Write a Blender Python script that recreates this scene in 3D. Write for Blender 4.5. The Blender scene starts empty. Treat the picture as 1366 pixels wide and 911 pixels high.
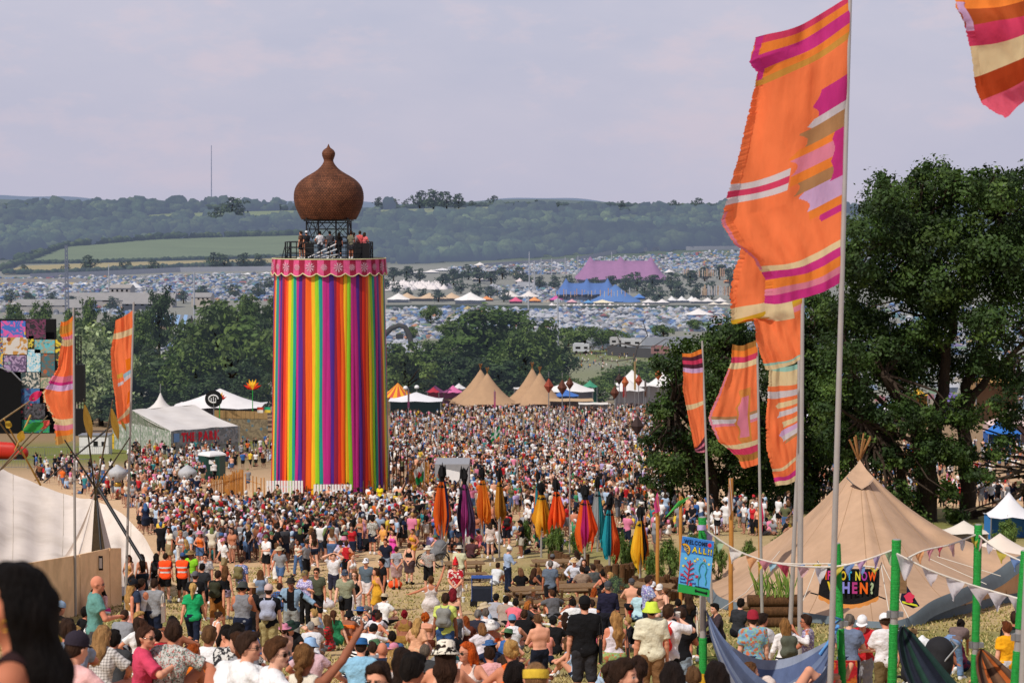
import bpy,bmesh,math,random
import numpy as np
from mathutils import Vector,Matrix
R=random.Random(7)
NR=np.random.RandomState(11)
rad=math.radians
scene=bpy.context.scene
COL=scene.collection
# ------------------------------------------------------------------ colour
def lin(c):
 if isinstance(c,str):
  c=NAMED.get(c,c)
  c=c.lstrip('#')
  c=[int(c[i:i+2],16)/255 for i in(0,2,4)]
 return tuple(((x/12.92)if x<=.04045 else((x+.055)/1.055)**2.4)for x in c[:3])
NAMED=dict(white='dcdcdc',black='161617',grey='77787a',lightgrey='a9aaab',darkgrey='3a3b3d',navy='1c2438',blue='2f5f9e',lightblue='86a9c6',denim='3f5877',paledenim='7d93aa',teal='4d7f78',green='1f8a55',darkgreen='22463a',olive='565a3e',khaki='8d7d5c',tan='a97f4c',cream='cfc7a6',beige='b9a78c',yellow='d3b23a',mustard='b98a2c',lime='a9c832',limeyellow='c9d86a',orange='d8621f',hivis='ff5526',red='b5202a',maroon='5e1a2a',pink='d86a94',hotpink='d13a86',palepink='d9a9a6',rose='c2405f',salmon='dd7b7b',lilac='a99cc6',purple='5b3f86',peach='d9a684',brown='5b3d28',skyblue='2d8cc4',mauve='8d7480',turquoise='2a9aa0',silver='b4b6b8',rust='8f4324',gold='b48a3c',burgundy='6a1f30')
HAIR=dict(dark='17120f',brown='33231a',lightbrown='5b4029',blonde='a5834f',ginger='8a3f16',red='6b1822',grey='6f6a66',paleblonde='c0a26a',orange='a04a15')
def obj_color(o,c):
 o.color=(*lin(c),1.0)
 # ------------------------------------------------------------------ node materials
def new_mat(name):
 m=bpy.data.materials.new(name);m.use_nodes=True
 nt=m.node_tree;nt.nodes.clear()
 return m,nt
class N:
 def __init__(s,nt):s.nt=nt
 def __call__(s,typ,_in=None,**kw):
  n=s.nt.nodes.new(typ)
  for k,v in kw.items():setattr(n,k,v)
  for k,v in(_in or{}).items():
   if isinstance(v,bpy.types.NodeSocket):s.nt.links.new(v,n.inputs[k])
   else:n.inputs[k].default_value=v
  return n
 def mixc(s,f,a,b,mode='MIX'):
  n=s.nt.nodes.new('ShaderNodeMix');n.data_type='RGBA';n.blend_type=mode
  for sock,v in((n.inputs[0],f),(n.inputs[6],a),(n.inputs[7],b)):
   if isinstance(v,bpy.types.NodeSocket):s.nt.links.new(v,sock)
   else:sock.default_value=v if not isinstance(v,tuple)or len(v)==4 else(*v,1)
  return n.outputs[2]
 def math(s,op,a,b=0.0,c=None,clamp=False):
  n=s.nt.nodes.new('ShaderNodeMath');n.operation=op;n.use_clamp=clamp
  for i,v in enumerate((a,b,c)):
   if v is None:continue
   if isinstance(v,bpy.types.NodeSocket):s.nt.links.new(v,n.inputs[i])
   else:n.inputs[i].default_value=v
  return n.outputs[0]
 def ramp(s,f,stops,interp='LINEAR'):
  n=s.nt.nodes.new('ShaderNodeValToRGB');n.color_ramp.interpolation=interp
  e=n.color_ramp.elements
  while len(e)<len(stops):e.new(.5)
  for el,(p,c)in zip(e,stops):el.position=p;el.color=(*c[:3],1)
  s.nt.links.new(f,n.inputs[0]);return n.outputs[0]
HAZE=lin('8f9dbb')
def finish(nt,n,bsdf,haze=0.0,trans=0.0,transcol=None):
 out=n('ShaderNodeOutputMaterial')
 sh=bsdf.outputs[0]
 if trans:
  t=n('ShaderNodeBsdfTranslucent')
  if isinstance(transcol,bpy.types.NodeSocket):nt.links.new(transcol,t.inputs[0])
  elif transcol:t.inputs[0].default_value=(*transcol,1)
  mx=n('ShaderNodeMixShader',{0:trans});nt.links.new(sh,mx.inputs[1]);nt.links.new(t.outputs[0],mx.inputs[2]);sh=mx.outputs[0]
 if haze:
  em=n('ShaderNodeEmission',{0:(*HAZE,1),1:0.85})  # distance haze painted in as an even glow, lifts far shadows
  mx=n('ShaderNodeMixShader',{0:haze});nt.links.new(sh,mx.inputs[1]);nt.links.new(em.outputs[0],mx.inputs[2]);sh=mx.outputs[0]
 nt.links.new(sh,out.inputs[0])
def pmat(name,col=None,rough=.85,var=.25,scale=4.0,bump=.15,bscale=None,haze=0,metal=0,trans=0,src='const',spec=.3,streak=None,dirt=None):
 """src: const colour, 'obj' object colour, 'col' the mesh attribute Col"""
 m,nt=new_mat(name);n=N(nt)
 tc=n('ShaderNodeTexCoord')
 if src=='obj':base=n('ShaderNodeObjectInfo').outputs['Color']
 elif src=='col':base=n('ShaderNodeAttribute',attribute_name='Col').outputs['Color']
 else:
  rgb=n('ShaderNodeRGB');rgb.outputs[0].default_value=(*lin(col),1);base=rgb.outputs[0]
 vec=tc.outputs['Object']
 if streak:
  mp=n('ShaderNodeMapping',{0:vec});mp.inputs['Scale'].default_value=streak;vec=mp.outputs[0]
 nz=n('ShaderNodeTexNoise',{'Vector':vec,'Scale':scale,'Detail':6.0,'Roughness':.6})
 f=n('ShaderNodeMapRange',{0:nz.outputs[0],1:.25,2:.75,3:1-var,4:1+var}).outputs[0]
 sc=n('ShaderNodeVectorMath',{0:base},operation='SCALE');nt.links.new(f,sc.inputs['Scale'])
 c=sc.outputs[0]
 if dirt:
  nd=n('ShaderNodeTexNoise',{'Vector':tc.outputs['Object'],'Scale':dirt[1],'Detail':5.0})
  fd=n('ShaderNodeMapRange',{0:nd.outputs[0],1:.45,2:.75,3:0.,4:dirt[2]}).outputs[0]
  c=n.mixc(fd,c,lin(dirt[0]))
 b=n('ShaderNodeBsdfPrincipled',{'Base Color':c,'Roughness':rough,'Metallic':metal,'Specular IOR Level':spec})
 if bump:
  nb=n('ShaderNodeTexNoise',{'Vector':vec,'Scale':bscale or scale*3,'Detail':4.0})
  bp=n('ShaderNodeBump',{'Height':nb.outputs[0],'Strength':bump,'Distance':.05});nt.links.new(bp.outputs[0],b.inputs['Normal'])
 finish(nt,n,b,haze,trans,c)
 return m
M={}
M['cloth']=pmat('cloth',src='obj',var=.2,scale=9,bump=.6,bscale=13,rough=.95,spec=.15)
M['hair']=pmat('hair',src='obj',var=.55,scale=26,bump=.7,bscale=75,rough=.8,spec=.12,streak=(1,1,.16))
M['hatmat']=pmat('hat_cloth',src='obj',var=.12,scale=20,bump=.2,rough=.9,spec=.15)
M['bagmat']=pmat('bag_cloth',src='obj',var=.2,scale=14,bump=.3,rough=.8)
M['vcol']=pmat('painted_colour',src='col',var=.08,scale=6,bump=.0,rough=.85,spec=.2)
M['crowd']=pmat('crowd_colour',src='col',var=.12,scale=3,bump=.0,rough=.9,spec=.15)
M['flagcloth']=pmat('flag_cloth',src='col',var=.14,scale=3.0,bump=.6,bscale=6,rough=.75,spec=.12,trans=.52,streak=(1,1,.35))
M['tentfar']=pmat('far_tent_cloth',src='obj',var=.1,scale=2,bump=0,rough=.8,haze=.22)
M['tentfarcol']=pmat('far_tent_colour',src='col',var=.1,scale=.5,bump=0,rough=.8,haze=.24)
M['steel']=pmat('grey_metal','8b8d90',rough=.45,var=.1,metal=.5,bump=.05)
M['pole']=pmat('aluminium_pole','a7a3a0',rough=.4,var=.12,scale=3,metal=.3,bump=.04)
M['darksteel']=pmat('black_scaffold','1b1d20',rough=.5,var=.2,bump=.05)
M['blackcloth']=pmat('black_cloth','141416',rough=.95,var=.3,scale=8,bump=.5)
M['bamboo']=pmat('bamboo_pole','b47c3a',rough=.6,var=.3,scale=3,streak=(1,1,.4),bump=.15)
M['wood']=pmat('rough_wood','8a6138',rough=.85,var=.4,scale=5,streak=(6,6,.6),bump=.4)
M['bench']=pmat('bench_wood','7d6244',rough=.8,var=.3,scale=4,streak=(1,6,6),bump=.3)
M['log']=pmat('log_wood','5d4027',rough=.95,var=.5,scale=6,streak=(4,4,.5),bump=.8)
M['ply']=pmat('plywood','f4ca9a',rough=.8,var=.13,scale=2.2,bump=.08,dirt=('8f6230',1.2,.35))
M['white']=pmat('white_paint','d8d8d8',rough=.6,var=.06,bump=.05)
M['whitetent']=pmat('white_tent_cloth','d6d2cf',rough=.75,var=.07,scale=1.2,bump=.12,trans=.12,dirt=('a59c94',.6,.35))
M['tipi']=pmat('tipi_canvas','b6967a',rough=.9,var=.12,scale=1.5,bump=.35,bscale=5,dirt=('8c7054',.6,.4))
M['tipifar']=pmat('far_tipi_canvas','a88868',rough=.9,var=.1,scale=.8,bump=.1,haze=.05)
M['skirt']=pmat('grey_canvas_skirt','5f6b72',rough=.9,var=.12,scale=2,bump=.2)
M['canvas']=pmat('cream_canvas','cfc4ba',rough=.9,var=.08,scale=1.0,bump=.25,bscale=4,dirt=('9a8c7c',.7,.45))
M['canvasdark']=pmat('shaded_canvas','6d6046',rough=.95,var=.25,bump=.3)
M['trunk']=pmat('bark','3b3027',rough=.95,var=.4,scale=4,streak=(3,3,.6),bump=.9)
M['greenwrap']=pmat('green_tape','1e9a3c',rough=.55,var=.2,scale=9,streak=(.3,.3,7),bump=.6)
M['yellowwrap']=pmat('yellow_tape','d9a91c',rough=.55,var=.15,scale=9,streak=(.3,.3,7),bump=.5)
M['rope']=pmat('rope','cfc9be',rough=.9,var=.15,scale=20)
M['glassdark']=pmat('dark_lens','0b0b0d',rough=.12,var=0,bump=0,spec=.8)
M['black']=pmat('black_plastic','111214',rough=.5,var=.1,bump=.05)
M['building']=pmat('far_building','9a948c',rough=.9,var=.15,scale=.2,haze=.2,bump=0)
M['roof']=pmat('far_roof','8d8a86',rough=.8,var=.15,scale=.3,haze=.2,bump=0)
M['fencefar']=pmat('far_fence','a3a4a8',rough=.8,var=.1,scale=.2,haze=.25,bump=0)
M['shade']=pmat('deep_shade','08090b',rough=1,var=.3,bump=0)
def skin_mat():
 m,nt=new_mat('skin');n=N(nt)
 base=n('ShaderNodeObjectInfo').outputs['Color']
 a=n('ShaderNodeAttribute',attribute_name='paint');sp=n('ShaderNodeSeparateColor',{0:a.outputs['Color']})
 tc=n('ShaderNodeTexCoord')
 nz=n('ShaderNodeTexNoise',{'Vector':tc.outputs['Object'],'Scale':14.0,'Detail':4.0})
 c=n.mixc(n.math('MULTIPLY',nz.outputs[0],.35),base,(.62,.22,.14))
 c=n.mixc(sp.outputs[1],c,(.42,.10,.09));c=n.mixc(sp.outputs[2],c,lin('d8d5d0'));c=n.mixc(sp.outputs[0],c,(.02,.013,.01))
 b=n('ShaderNodeBsdfPrincipled',{'Base Color':c,'Roughness':.7,'Specular IOR Level':.2})
 bp=n('ShaderNodeBump',{'Height':nz.outputs[0],'Strength':.12,'Distance':.01});nt.links.new(bp.outputs[0],b.inputs['Normal'])
 finish(nt,n,b);return m
M['skin']=skin_mat()
def pattern_mat(name,kind,c2,c3=None,scale=14):
 m,nt=new_mat(name);n=N(nt)
 base=n('ShaderNodeObjectInfo').outputs['Color'];tc=n('ShaderNodeTexCoord');v=tc.outputs['Object']
 if kind=='floral':
  nz=n('ShaderNodeTexNoise',{'Vector':v,'Scale':scale,'Detail':2.0});vv=n.mixc(.12,v,nz.outputs['Color'])
  vo=n('ShaderNodeTexVoronoi',{'Vector':vv,'Scale':scale})
  c=n.mixc(n.ramp(vo.outputs['Distance'],[(0,(1,1,1)),(.38,(1,1,1)),(.48,(0,0,0))]),base,lin(c2))
  if c3:
   v2=n('ShaderNodeTexNoise',{'Vector':v,'Scale':scale*1.7,'Detail':3.0})
   c=n.mixc(n.ramp(v2.outputs[0],[(.55,(0,0,0)),(.6,(1,1,1))]),c,lin(c3))
 elif kind=='blotch':
  v2=n('ShaderNodeTexNoise',{'Vector':v,'Scale':scale,'Detail':1.5,'Distortion':.8})
  c=n.mixc(n.ramp(v2.outputs[0],[(.5,(0,0,0)),(.53,(1,1,1))]),base,lin(c2))
  if c3:
   v3=n('ShaderNodeTexNoise',{'Vector':v,'Scale':scale*1.4,'Detail':2.});c=n.mixc(n.ramp(v3.outputs[0],[(.56,(0,0,0)),(.6,(1,1,1))]),c,lin(c3))
 elif kind=='check':
  sx=n('ShaderNodeSeparateXYZ',{0:v});a=n.math('SINE',n.math('MULTIPLY',sx.outputs[0],scale*6));b_=n.math('SINE',n.math('MULTIPLY',sx.outputs[2],scale*6))
  c=n.mixc(n.math('MULTIPLY',n.math('ADD',n.math('GREATER_THAN',a,.1),n.math('GREATER_THAN',b_,.1)),.5),base,lin(c2))
 elif kind=='stripe':
  sx=n('ShaderNodeSeparateXYZ',{0:v});b_=n.math('SINE',n.math('MULTIPLY',sx.outputs[2],scale*6))
  c=n.mixc(n.math('GREATER_THAN',b_,.2),base,lin(c2))
 elif kind=='hivis':
  sx=n('ShaderNodeSeparateXYZ',{0:v});z=sx.outputs[2]
  band=n.math('ADD',n.math('COMPARE',z,1.10,.028),n.math('COMPARE',z,1.26,.028),clamp=True)
  c=n.mixc(band,base,lin('c8c9c6'))
 elif kind=='backprint':
  sx=n('ShaderNodeSeparateXYZ',{0:v});
  ins=n.math('MULTIPLY',n.math('COMPARE',sx.outputs[0],0.,.09),n.math('COMPARE',sx.outputs[2],scale,.1))
  br=n('ShaderNodeTexNoise',{'Vector':v,'Scale':16.,'Detail':1.0})
  c=n.mixc(n.math('MULTIPLY',ins,n.math('GREATER_THAN',br.outputs[0],.5)),base,lin(c2))
 b=n('ShaderNodeBsdfPrincipled',{'Base Color':c,'Roughness':.95,'Specular IOR Level':.15})
 nb=n('ShaderNodeTexNoise',{'Vector':v,'Scale':13.,'Detail':4.0})
 bp=n('ShaderNodeBump',{'Height':nb.outputs[0],'Strength':.6,'Distance':.05});nt.links.new(bp.outputs[0],b.inputs['Normal'])
 finish(nt,n,b);return m
M['floral_grey']=pattern_mat('leafy_print','floral','55645c','a8605a',30)
M['floral_red']=pattern_mat('flower_print_white','floral','d8d0c8',None,15)
M['floral_blue']=pattern_mat('palm_print','floral','b96a4a','8fb18c',14)
M['floral_dark']=pattern_mat('pale_leaf_print','floral','c9c7c2',None,18)
M['floral_lilac']=pattern_mat('lilac_print','blotch','7a6aa6','d8d5df',22)
M['leopard']=pattern_mat('leopard_print','blotch','2a1a0e',None,26)
M['cow']=pattern_mat('cow_print','blotch','1c1716',None,17)
M['camo']=pattern_mat('camouflage_print','blotch','3c3a26','8a7c5a',12)
M['check']=pattern_mat('checked_cloth','check','4c3c34',None,14)
M['crochet']=pattern_mat('crochet_knit','check','8e8a86',None,30)
M['stripecloth']=pattern_mat('striped_cloth','stripe','e2dfd8',None,22)
M['hivis']=pattern_mat('hi_vis_cloth','hivis','cccccc')
M['backprint']=pattern_mat('printed_back','backprint','2463ad',None,.48)
M['backprintw']=pattern_mat('printed_back_white','backprint','d8d8d8',None,1.25)
def leaf_mat(name,haze=0,dark=1.0,trans=.28):
 m,nt=new_mat(name);n=N(nt)
 a=n('ShaderNodeAttribute',attribute_name='Col')
 c=n.mixc(1.0,a.outputs['Color'],(dark,dark,dark),'MULTIPLY')
 b=n('ShaderNodeBsdfPrincipled',{'Base Color':c,'Roughness':.6,'Specular IOR Level':.25})
 finish(nt,n,b,haze,trans,n.mixc(1.,c,(1.2,1.3,.5),'MULTIPLY'));return m
M['leaf']=leaf_mat('oak_leaves');M['leafmid']=leaf_mat('mid_leaves',haze=.06,dark=1.5);M['leafnear']=leaf_mat('shrub_leaves',dark=1.9,trans=.35);M['leaffar']=leaf_mat('far_leaves',haze=.16,trans=.15)
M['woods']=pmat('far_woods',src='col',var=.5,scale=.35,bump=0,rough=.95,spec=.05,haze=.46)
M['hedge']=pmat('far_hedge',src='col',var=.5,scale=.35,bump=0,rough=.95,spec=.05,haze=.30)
# ------------------------------------------------------------------ camera frame (70 mm lens on a hillside)
FPX=70/36*1366
TH=math.atan(170.5/FPX)
CT,ST=math.cos(TH),math.sin(TH)
def ray(px,py):
 u=(px-683)/FPX;v=(455.5-py)/FPX
 return u,CT+v*ST,-ST+v*CT
def at(px,py,Y):
 u,fy,fz=ray(px,py);t=Y/fy
 return Vector((u*t,Y,fz*t))
def proj(p):
 x,y,z=p
 d=y*CT-z*ST;v=y*ST+z*CT
 return 683+FPX*x/d,455.5-FPX*v/d
 # ------------------------------------------------------------------ terrain
PROF=np.array([(-20,-.6),(0,-1.75),(5,-2.45),(12,-3.6),(19,-4.75),(31.6,-7.7),(50,-10.9),(67,-13.3),(77,-14.5),(86,-15.3),(122,-18.3),(145,-21),(171,-22.9),(235,-28.3),(266,-30.6),(340,-36.2),(440,-43),(560,-48),(700,-50.5),(1100,-51),(1550,-50),(1800,-46),(2050,-38),(2500,-21),(3200,4),(3700,16),(4200,12),(6000,-10),(8600,40),(9600,66),(10400,40),(14000,0)])
from bisect import bisect_right
_px=list(PROF[:,0]);_pz=list(PROF[:,1])
_m=np.gradient(PROF[:,1],PROF[:,0])
for i in range(len(_m)):
 if 0<i<len(_m)-1:
  a=(_pz[i]-_pz[i-1])/(_px[i]-_px[i-1]);b=(_pz[i+1]-_pz[i])/(_px[i+1]-_px[i])
  _m[i]=0 if a*b<=0 else 2*a*b/(a+b)
def prof(y):
 if y<=_px[0]:return _pz[0]
 if y>=_px[-1]:return _pz[-1]
 i=bisect_right(_px,y)-1
 h=_px[i+1]-_px[i];t=(y-_px[i])/h
 return(2*t**3-3*t*t+1)*_pz[i]+(t**3-2*t*t+t)*h*_m[i]+(-2*t**3+3*t*t)*_pz[i+1]+(t**3-t*t)*h*_m[i+1]
RBF=[]
def gz(x,y):
 z=prof(y)
 if y>1400:
  k=min(1,(y-1400)/1800);a=x/max(y,1)
  z+=k*(6*math.sin(a*21+1)+3*math.sin(a*47+y*.0021))*(y/3000)
  if y>5000:z+=min(1,(y-5000)/3000)*(-38*max(0,min(1,(a+.08)/.16))+7*math.sin(a*55)+3*math.sin(a*171+2))
 if y<120 and RBF:
  w=r=0.0
  for(cx,cy,res,s)in RBF:
   q=((x-cx)**2+((y-cy)*.7)**2)/(s*s)
   if q<9:e=math.exp(-q);w+=e;r+=e*res
  z+=r/(w+.25)
 return z
def hit(px,py,y0=3.0,y1=13000):
 u,fy,fz=ray(px,py)
 Y=y0;prev=Y
 while Y<y1:
  t=Y/fy
  if fz*t<gz(u*t,Y):
   a,b=prev,Y
   for _ in range(22):
    m=(a+b)/2;t=m/fy
    if fz*t<gz(u*t,m):b=m
    else:a=m
   t=b/fy
   return Vector((u*t,b,gz(u*t,b)))
  prev=Y;Y*=1.012
 return None
def onground(px,Y):
 x=(px-683)/FPX*Y/CT
 for _ in range(3):
  z=gz(x,Y);d=Y*CT-z*ST;x=(px-683)/FPX*d
 return Vector((x,Y,gz(x,Y)))
def ppm(Y):return FPX/Y
# ------------------------------------------------------------------ mesh helpers
class MB:
 def __init__(s):s.v=[];s.f=[];s.c=[];s.sm=[]
 def add(s,vs,fs,col=None,smooth=False):
  o=len(s.v);s.v+=[tuple(p)for p in vs]
  for f in fs:s.f.append([i+o for i in f]);s.c.append(col);s.sm.append(smooth)
  return s
 def box(s,c,size,rot=None,col=None):
  hx,hy,hz=size[0]/2,size[1]/2,size[2]/2
  P=[Vector((x,y,z))for x in(-hx,hx)for y in(-hy,hy)for z in(-hz,hz)]
  if rot is not None:P=[rot@p for p in P]
  P=[p+Vector(c)for p in P]
  return s.add(P,[(0,1,3,2),(4,6,7,5),(0,4,5,1),(2,3,7,6),(0,2,6,4),(1,5,7,3)],col)
 def tube(s,pts,r,n=8,col=None,cap=True):
  pts=[Vector(p)for p in pts];k=len(pts)
  rs=r if isinstance(r,(list,tuple))else[r]*k
  vs,fs=[],[]
  up=Vector((.31,.17,.93))
  for i,p in enumerate(pts):
   t=(pts[min(i+1,k-1)]-pts[max(i-1,0)])
   if t.length<1e-9:t=Vector((0,0,1))
   t.normalize()
   a=t.cross(up)
   if a.length<.05:a=t.cross(Vector((1,0,0)))
   a.normalize();b=t.cross(a)
   for j in range(n):
    th=2*math.pi*j/n;vs.append(p+(a*math.cos(th)+b*math.sin(th))*rs[i])
  for i in range(k-1):
   for j in range(n):
    fs.append((i*n+j,i*n+(j+1)%n,(i+1)*n+(j+1)%n,(i+1)*n+j))
  s.add(vs,fs,col,True)
  if cap:s.add(vs[:n][::-1],[tuple(range(n))],col);s.add(vs[-n:],[tuple(range(n))],col)
  return s
 def lathe(s,c,prof,n=32,col=None,cap=True,fn=None,smooth=True):
  vs,fs=[],[];m=len(prof)
  for i,(r,z)in enumerate(prof):
   for j in range(n):
    th=2*math.pi*j/n;rr=r*(fn(th,i/max(1,m-1))if fn else 1)
    vs.append((c[0]+rr*math.cos(th),c[1]+rr*math.sin(th),c[2]+z))
  for i in range(m-1):
   for j in range(n):fs.append((i*n+j,i*n+(j+1)%n,(i+1)*n+(j+1)%n,(i+1)*n+j))
  s.add(vs,fs,col,smooth)
  if cap:
   s.add(vs[:n][::-1],[tuple(range(n))],col);s.add(vs[-n:],[tuple(range(n))],col)
  return s
 def grid(s,P,col=None,colfn=None,smooth=True,skip=None):
  """P[i][j] points"""
  m,k=len(P),len(P[0]);o=len(s.v)
  for row in P:s.v+=[tuple(p)for p in row]
  for i in range(m-1):
   for j in range(k-1):
    u,v=(j+.5)/(k-1),(i+.5)/(m-1)
    if skip and skip(u,v):continue
    s.f.append([o+i*k+j,o+i*k+j+1,o+(i+1)*k+j+1,o+(i+1)*k+j])
    s.c.append(colfn(u,v)if colfn else col);s.sm.append(smooth)
  return s
 def mesh(s,name,off=(0,0,0)):
  me=bpy.data.meshes.new(name)
  V=np.array(s.v,dtype=np.float64).reshape(-1,3)-np.array(off)
  me.from_pydata([tuple(p)for p in V],[],s.f)
  if any(s.sm):me.polygons.foreach_set('use_smooth',s.sm)
  if any(c is not None for c in s.c):
   at_=me.attributes.new('Col','FLOAT_COLOR','FACE')
   cc=np.array([(*(c if c is not None else(.5,.5,.5)),1.0)for c in s.c],dtype=np.float32)
   at_.data.foreach_set('color',cc.ravel())
  me.update();return me
 def build(s,name,mat,parent=None,solid=0):
  off=parent_world(parent)if parent else(0,0,0)
  me=s.mesh(name,off);me.materials.append(M[mat]if isinstance(mat,str)else mat)
  o=bpy.data.objects.new(name,me);COL.objects.link(o)
  if parent:o.parent=parent
  if solid:
   md=o.modifiers.new('thickness','SOLIDIFY');md.thickness=solid;md.offset=0
  return o
def parent_world(p):
 l=Vector((0,0,0))
 while p is not None:l=l+Vector(p.location);p=p.parent
 return tuple(l)
def np_mesh(name,V,Fq,colors=None,smooth=False,domain='FACE'):
 me=bpy.data.meshes.new(name)
 V=np.asarray(V,np.float32);Fq=np.asarray(Fq,np.int32);nf,k=Fq.shape
 me.vertices.add(len(V));me.vertices.foreach_set('co',V.ravel())
 me.loops.add(nf*k);me.loops.foreach_set('vertex_index',Fq.ravel())
 me.polygons.add(nf);me.polygons.foreach_set('loop_start',np.arange(nf,dtype=np.int32)*k)
 try:me.polygons.foreach_set('loop_total',np.full(nf,k,np.int32))
 except Exception:pass
 me.polygons.foreach_set('use_smooth',np.full(nf,smooth))
 if colors is not None:
  a=me.attributes.new('Col','FLOAT_COLOR',domain)
  c=np.ones((len(colors),4),np.float32);c[:,:3]=colors;a.data.foreach_set('color',c.ravel())
 me.update(calc_edges=True);me.validate();return me
def mobj(name,me,mat,parent=None,loc=None):
 if mat is not None and not len(me.materials):me.materials.append(M[mat]if isinstance(mat,str)else mat)
 o=bpy.data.objects.new(name,me);COL.objects.link(o)
 if parent:o.parent=parent
 if loc is not None:o.location=loc
 return o
def tag(o,label=None,cat=None,group=None,kind=None):
 if label:o['label']=label
 if cat:o['category']=cat
 if group:o['group']=group
 if kind:o['kind']=kind
 return o
def thing(name,label,cat,loc=(0,0,0),group=None):
 o=bpy.data.objects.new(name,None);COL.objects.link(o);o.location=loc;o.empty_display_size=.2
 return tag(o,label,cat,group)
def rotz(a):return Matrix.Rotation(rad(a),3,'Z')
def catenary(a,b,sag,n=16):
 a,b=Vector(a),Vector(b)
 return[a.lerp(b,i/n)-Vector((0,0,sag*4*(i/n)*(1-i/n)))for i in range(n+1)]
 # ------------------------------------------------------------------ people: one smooth surface per body from blended tapered limbs
def surface_nets(d,org,h):
 s=d<0
 nx,ny,nz=d.shape
 acc=np.zeros((nx-1,ny-1,nz-1,3),np.float32);cnt=np.zeros((nx-1,ny-1,nz-1),np.float32)
 sl=lambda o,ax_n:slice(o,o+ax_n-1)
 cor={}
 for i in(0,1):
  for j in(0,1):
   for k in(0,1):cor[i,j,k]=d[sl(i,nx),sl(j,ny),sl(k,nz)]
 for ax in range(3):
  for u in(0,1):
   for w in(0,1):
    a=[0,0,0];b=[0,0,0]
    o=[q for q in range(3)if q!=ax]
    a[o[0]]=b[o[0]]=u;a[o[1]]=b[o[1]]=w;b[ax]=1
    da,db=cor[tuple(a)],cor[tuple(b)]
    m=(da<0)!=(db<0)
    t=np.where(m,da/np.where(m,da-db,1),0)
    for q in range(3):
     acc[...,q]+=np.where(m,(t if q==ax else a[q]),0)
    cnt+=m
 act=cnt>0
 idx=np.full(act.shape,-1,np.int64);n=int(act.sum());idx[act]=np.arange(n)
 ijk=np.argwhere(act)
 V=(ijk+acc[act]/cnt[act][:,None])*h+np.array(org)
 F=[]
 for ax in range(3):
  o=[q for q in range(3)if q!=ax]
  a=s[tuple(slice(0,-1)if q==ax else slice(1,-1)for q in range(3))]
  b=s[tuple(slice(1,None)if q==ax else slice(1,-1)for q in range(3))]
  ch=a!=b
  p=np.argwhere(ch)
  if not len(p):continue
  base=p.copy();base[:,o[0]]+=1;base[:,o[1]]+=1
  def c(u,w):
   q=base.copy();q[:,o[0]]+=u-1;q[:,o[1]]+=w-1
   return idx[q[:,0],q[:,1],q[:,2]]
  quad=np.stack([c(0,0),c(1,0),c(1,1),c(0,1)],1)
  inside=a[ch]
  flip=inside if ax!=1 else~inside
  quad[~flip]=quad[~flip][:,::-1]
  F.append(quad)
 F=np.concatenate(F)if F else np.zeros((0,4),np.int64)
 return V,F
class SDF:
 def __init__(s,lo,hi,h):
  s.h=h;s.lo=np.array(lo)-2*h
  n=np.ceil((np.array(hi)+2*h-s.lo)/h).astype(int)+1
  g=np.meshgrid(*[s.lo[i]+np.arange(n[i])*h for i in range(3)],indexing='ij')
  s.P=np.stack(g,-1).astype(np.float32);s.d=np.full(s.P.shape[:3],9.0,np.float32)
 def prim(s,a,b,ra,rb,fr=None,sc=(1,1,1),k=.02,flat=False,pad=None):
  """tapered capsule from a to b, in frame fr=(R, o), stretched by sc; blended into the field"""
  a=np.array(a,np.float32);b=np.array(b,np.float32);sc=np.array(sc,np.float32)
  rm=max(ra,rb)*max(1,sc.max())+.10+k
  pa,pb=(a,b)if fr is None else(fr[0]@a+fr[1],fr[0]@b+fr[1])
  l=np.clip(np.floor((np.minimum(pa,pb)-rm-s.lo)/s.h).astype(int),0,None)
  u=np.ceil((np.maximum(pa,pb)+rm-s.lo)/s.h).astype(int)+1
  sl=tuple(slice(l[i],max(u[i],l[i]+1))for i in range(3))
  P=s.P[sl]
  if P.size==0:return
  if fr is not None:P=(P-fr[1].astype(np.float32))@fr[0].astype(np.float32)
  q=P/sc;aa=a/sc;bb=b/sc
  ba=bb-aa;L2=float(ba@ba)
  if L2<1e-10:
   dd=np.linalg.norm(q-aa,axis=-1)-ra
  else:
   t0=((q-aa)@ba)/L2;t=np.clip(t0,0,1)
   dd=np.linalg.norm(q-aa-t[...,None]*ba,axis=-1)-(ra+(rb-ra)*t)
   if flat:dd=np.maximum(dd,(t0-1)*math.sqrt(L2))
  dd=dd*min(1.0,float(sc.min())*1.1)
  cur=s.d[sl]
  hh=np.clip(k-np.abs(cur-dd),0,None)/k
  s.d[sl]=np.minimum(cur,dd)-hh*hh*k*.25
 def cut(s,dist):s.d=np.maximum(s.d,dist)
 def local(s,fr):return(s.P-fr[1].astype(np.float32))@fr[0].astype(np.float32)
 def wrinkle(s,amp,f=11,seed=0):
  P=s.P*f+seed
  x,y,z=P[...,0],P[...,1],P[...,2]
  s.d=s.d+amp*(np.sin(x*1.3+1.7*np.sin(z*.8))*np.sin(z*1.1+y)+.6*np.sin(y*2.1+z*1.9+x))
 def mesh(s):
  return surface_nets(s.d,s.lo,s.h)
def Rx(a):c,n=math.cos(rad(a)),math.sin(rad(a));return np.array([[1,0,0],[0,c,-n],[0,n,c]])
def Ry(a):c,n=math.cos(rad(a)),math.sin(rad(a));return np.array([[c,0,n],[0,1,0],[-n,0,c]])
def Rz(a):c,n=math.cos(rad(a)),math.sin(rad(a));return np.array([[c,-n,0],[n,c,0],[0,0,1]])
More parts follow.
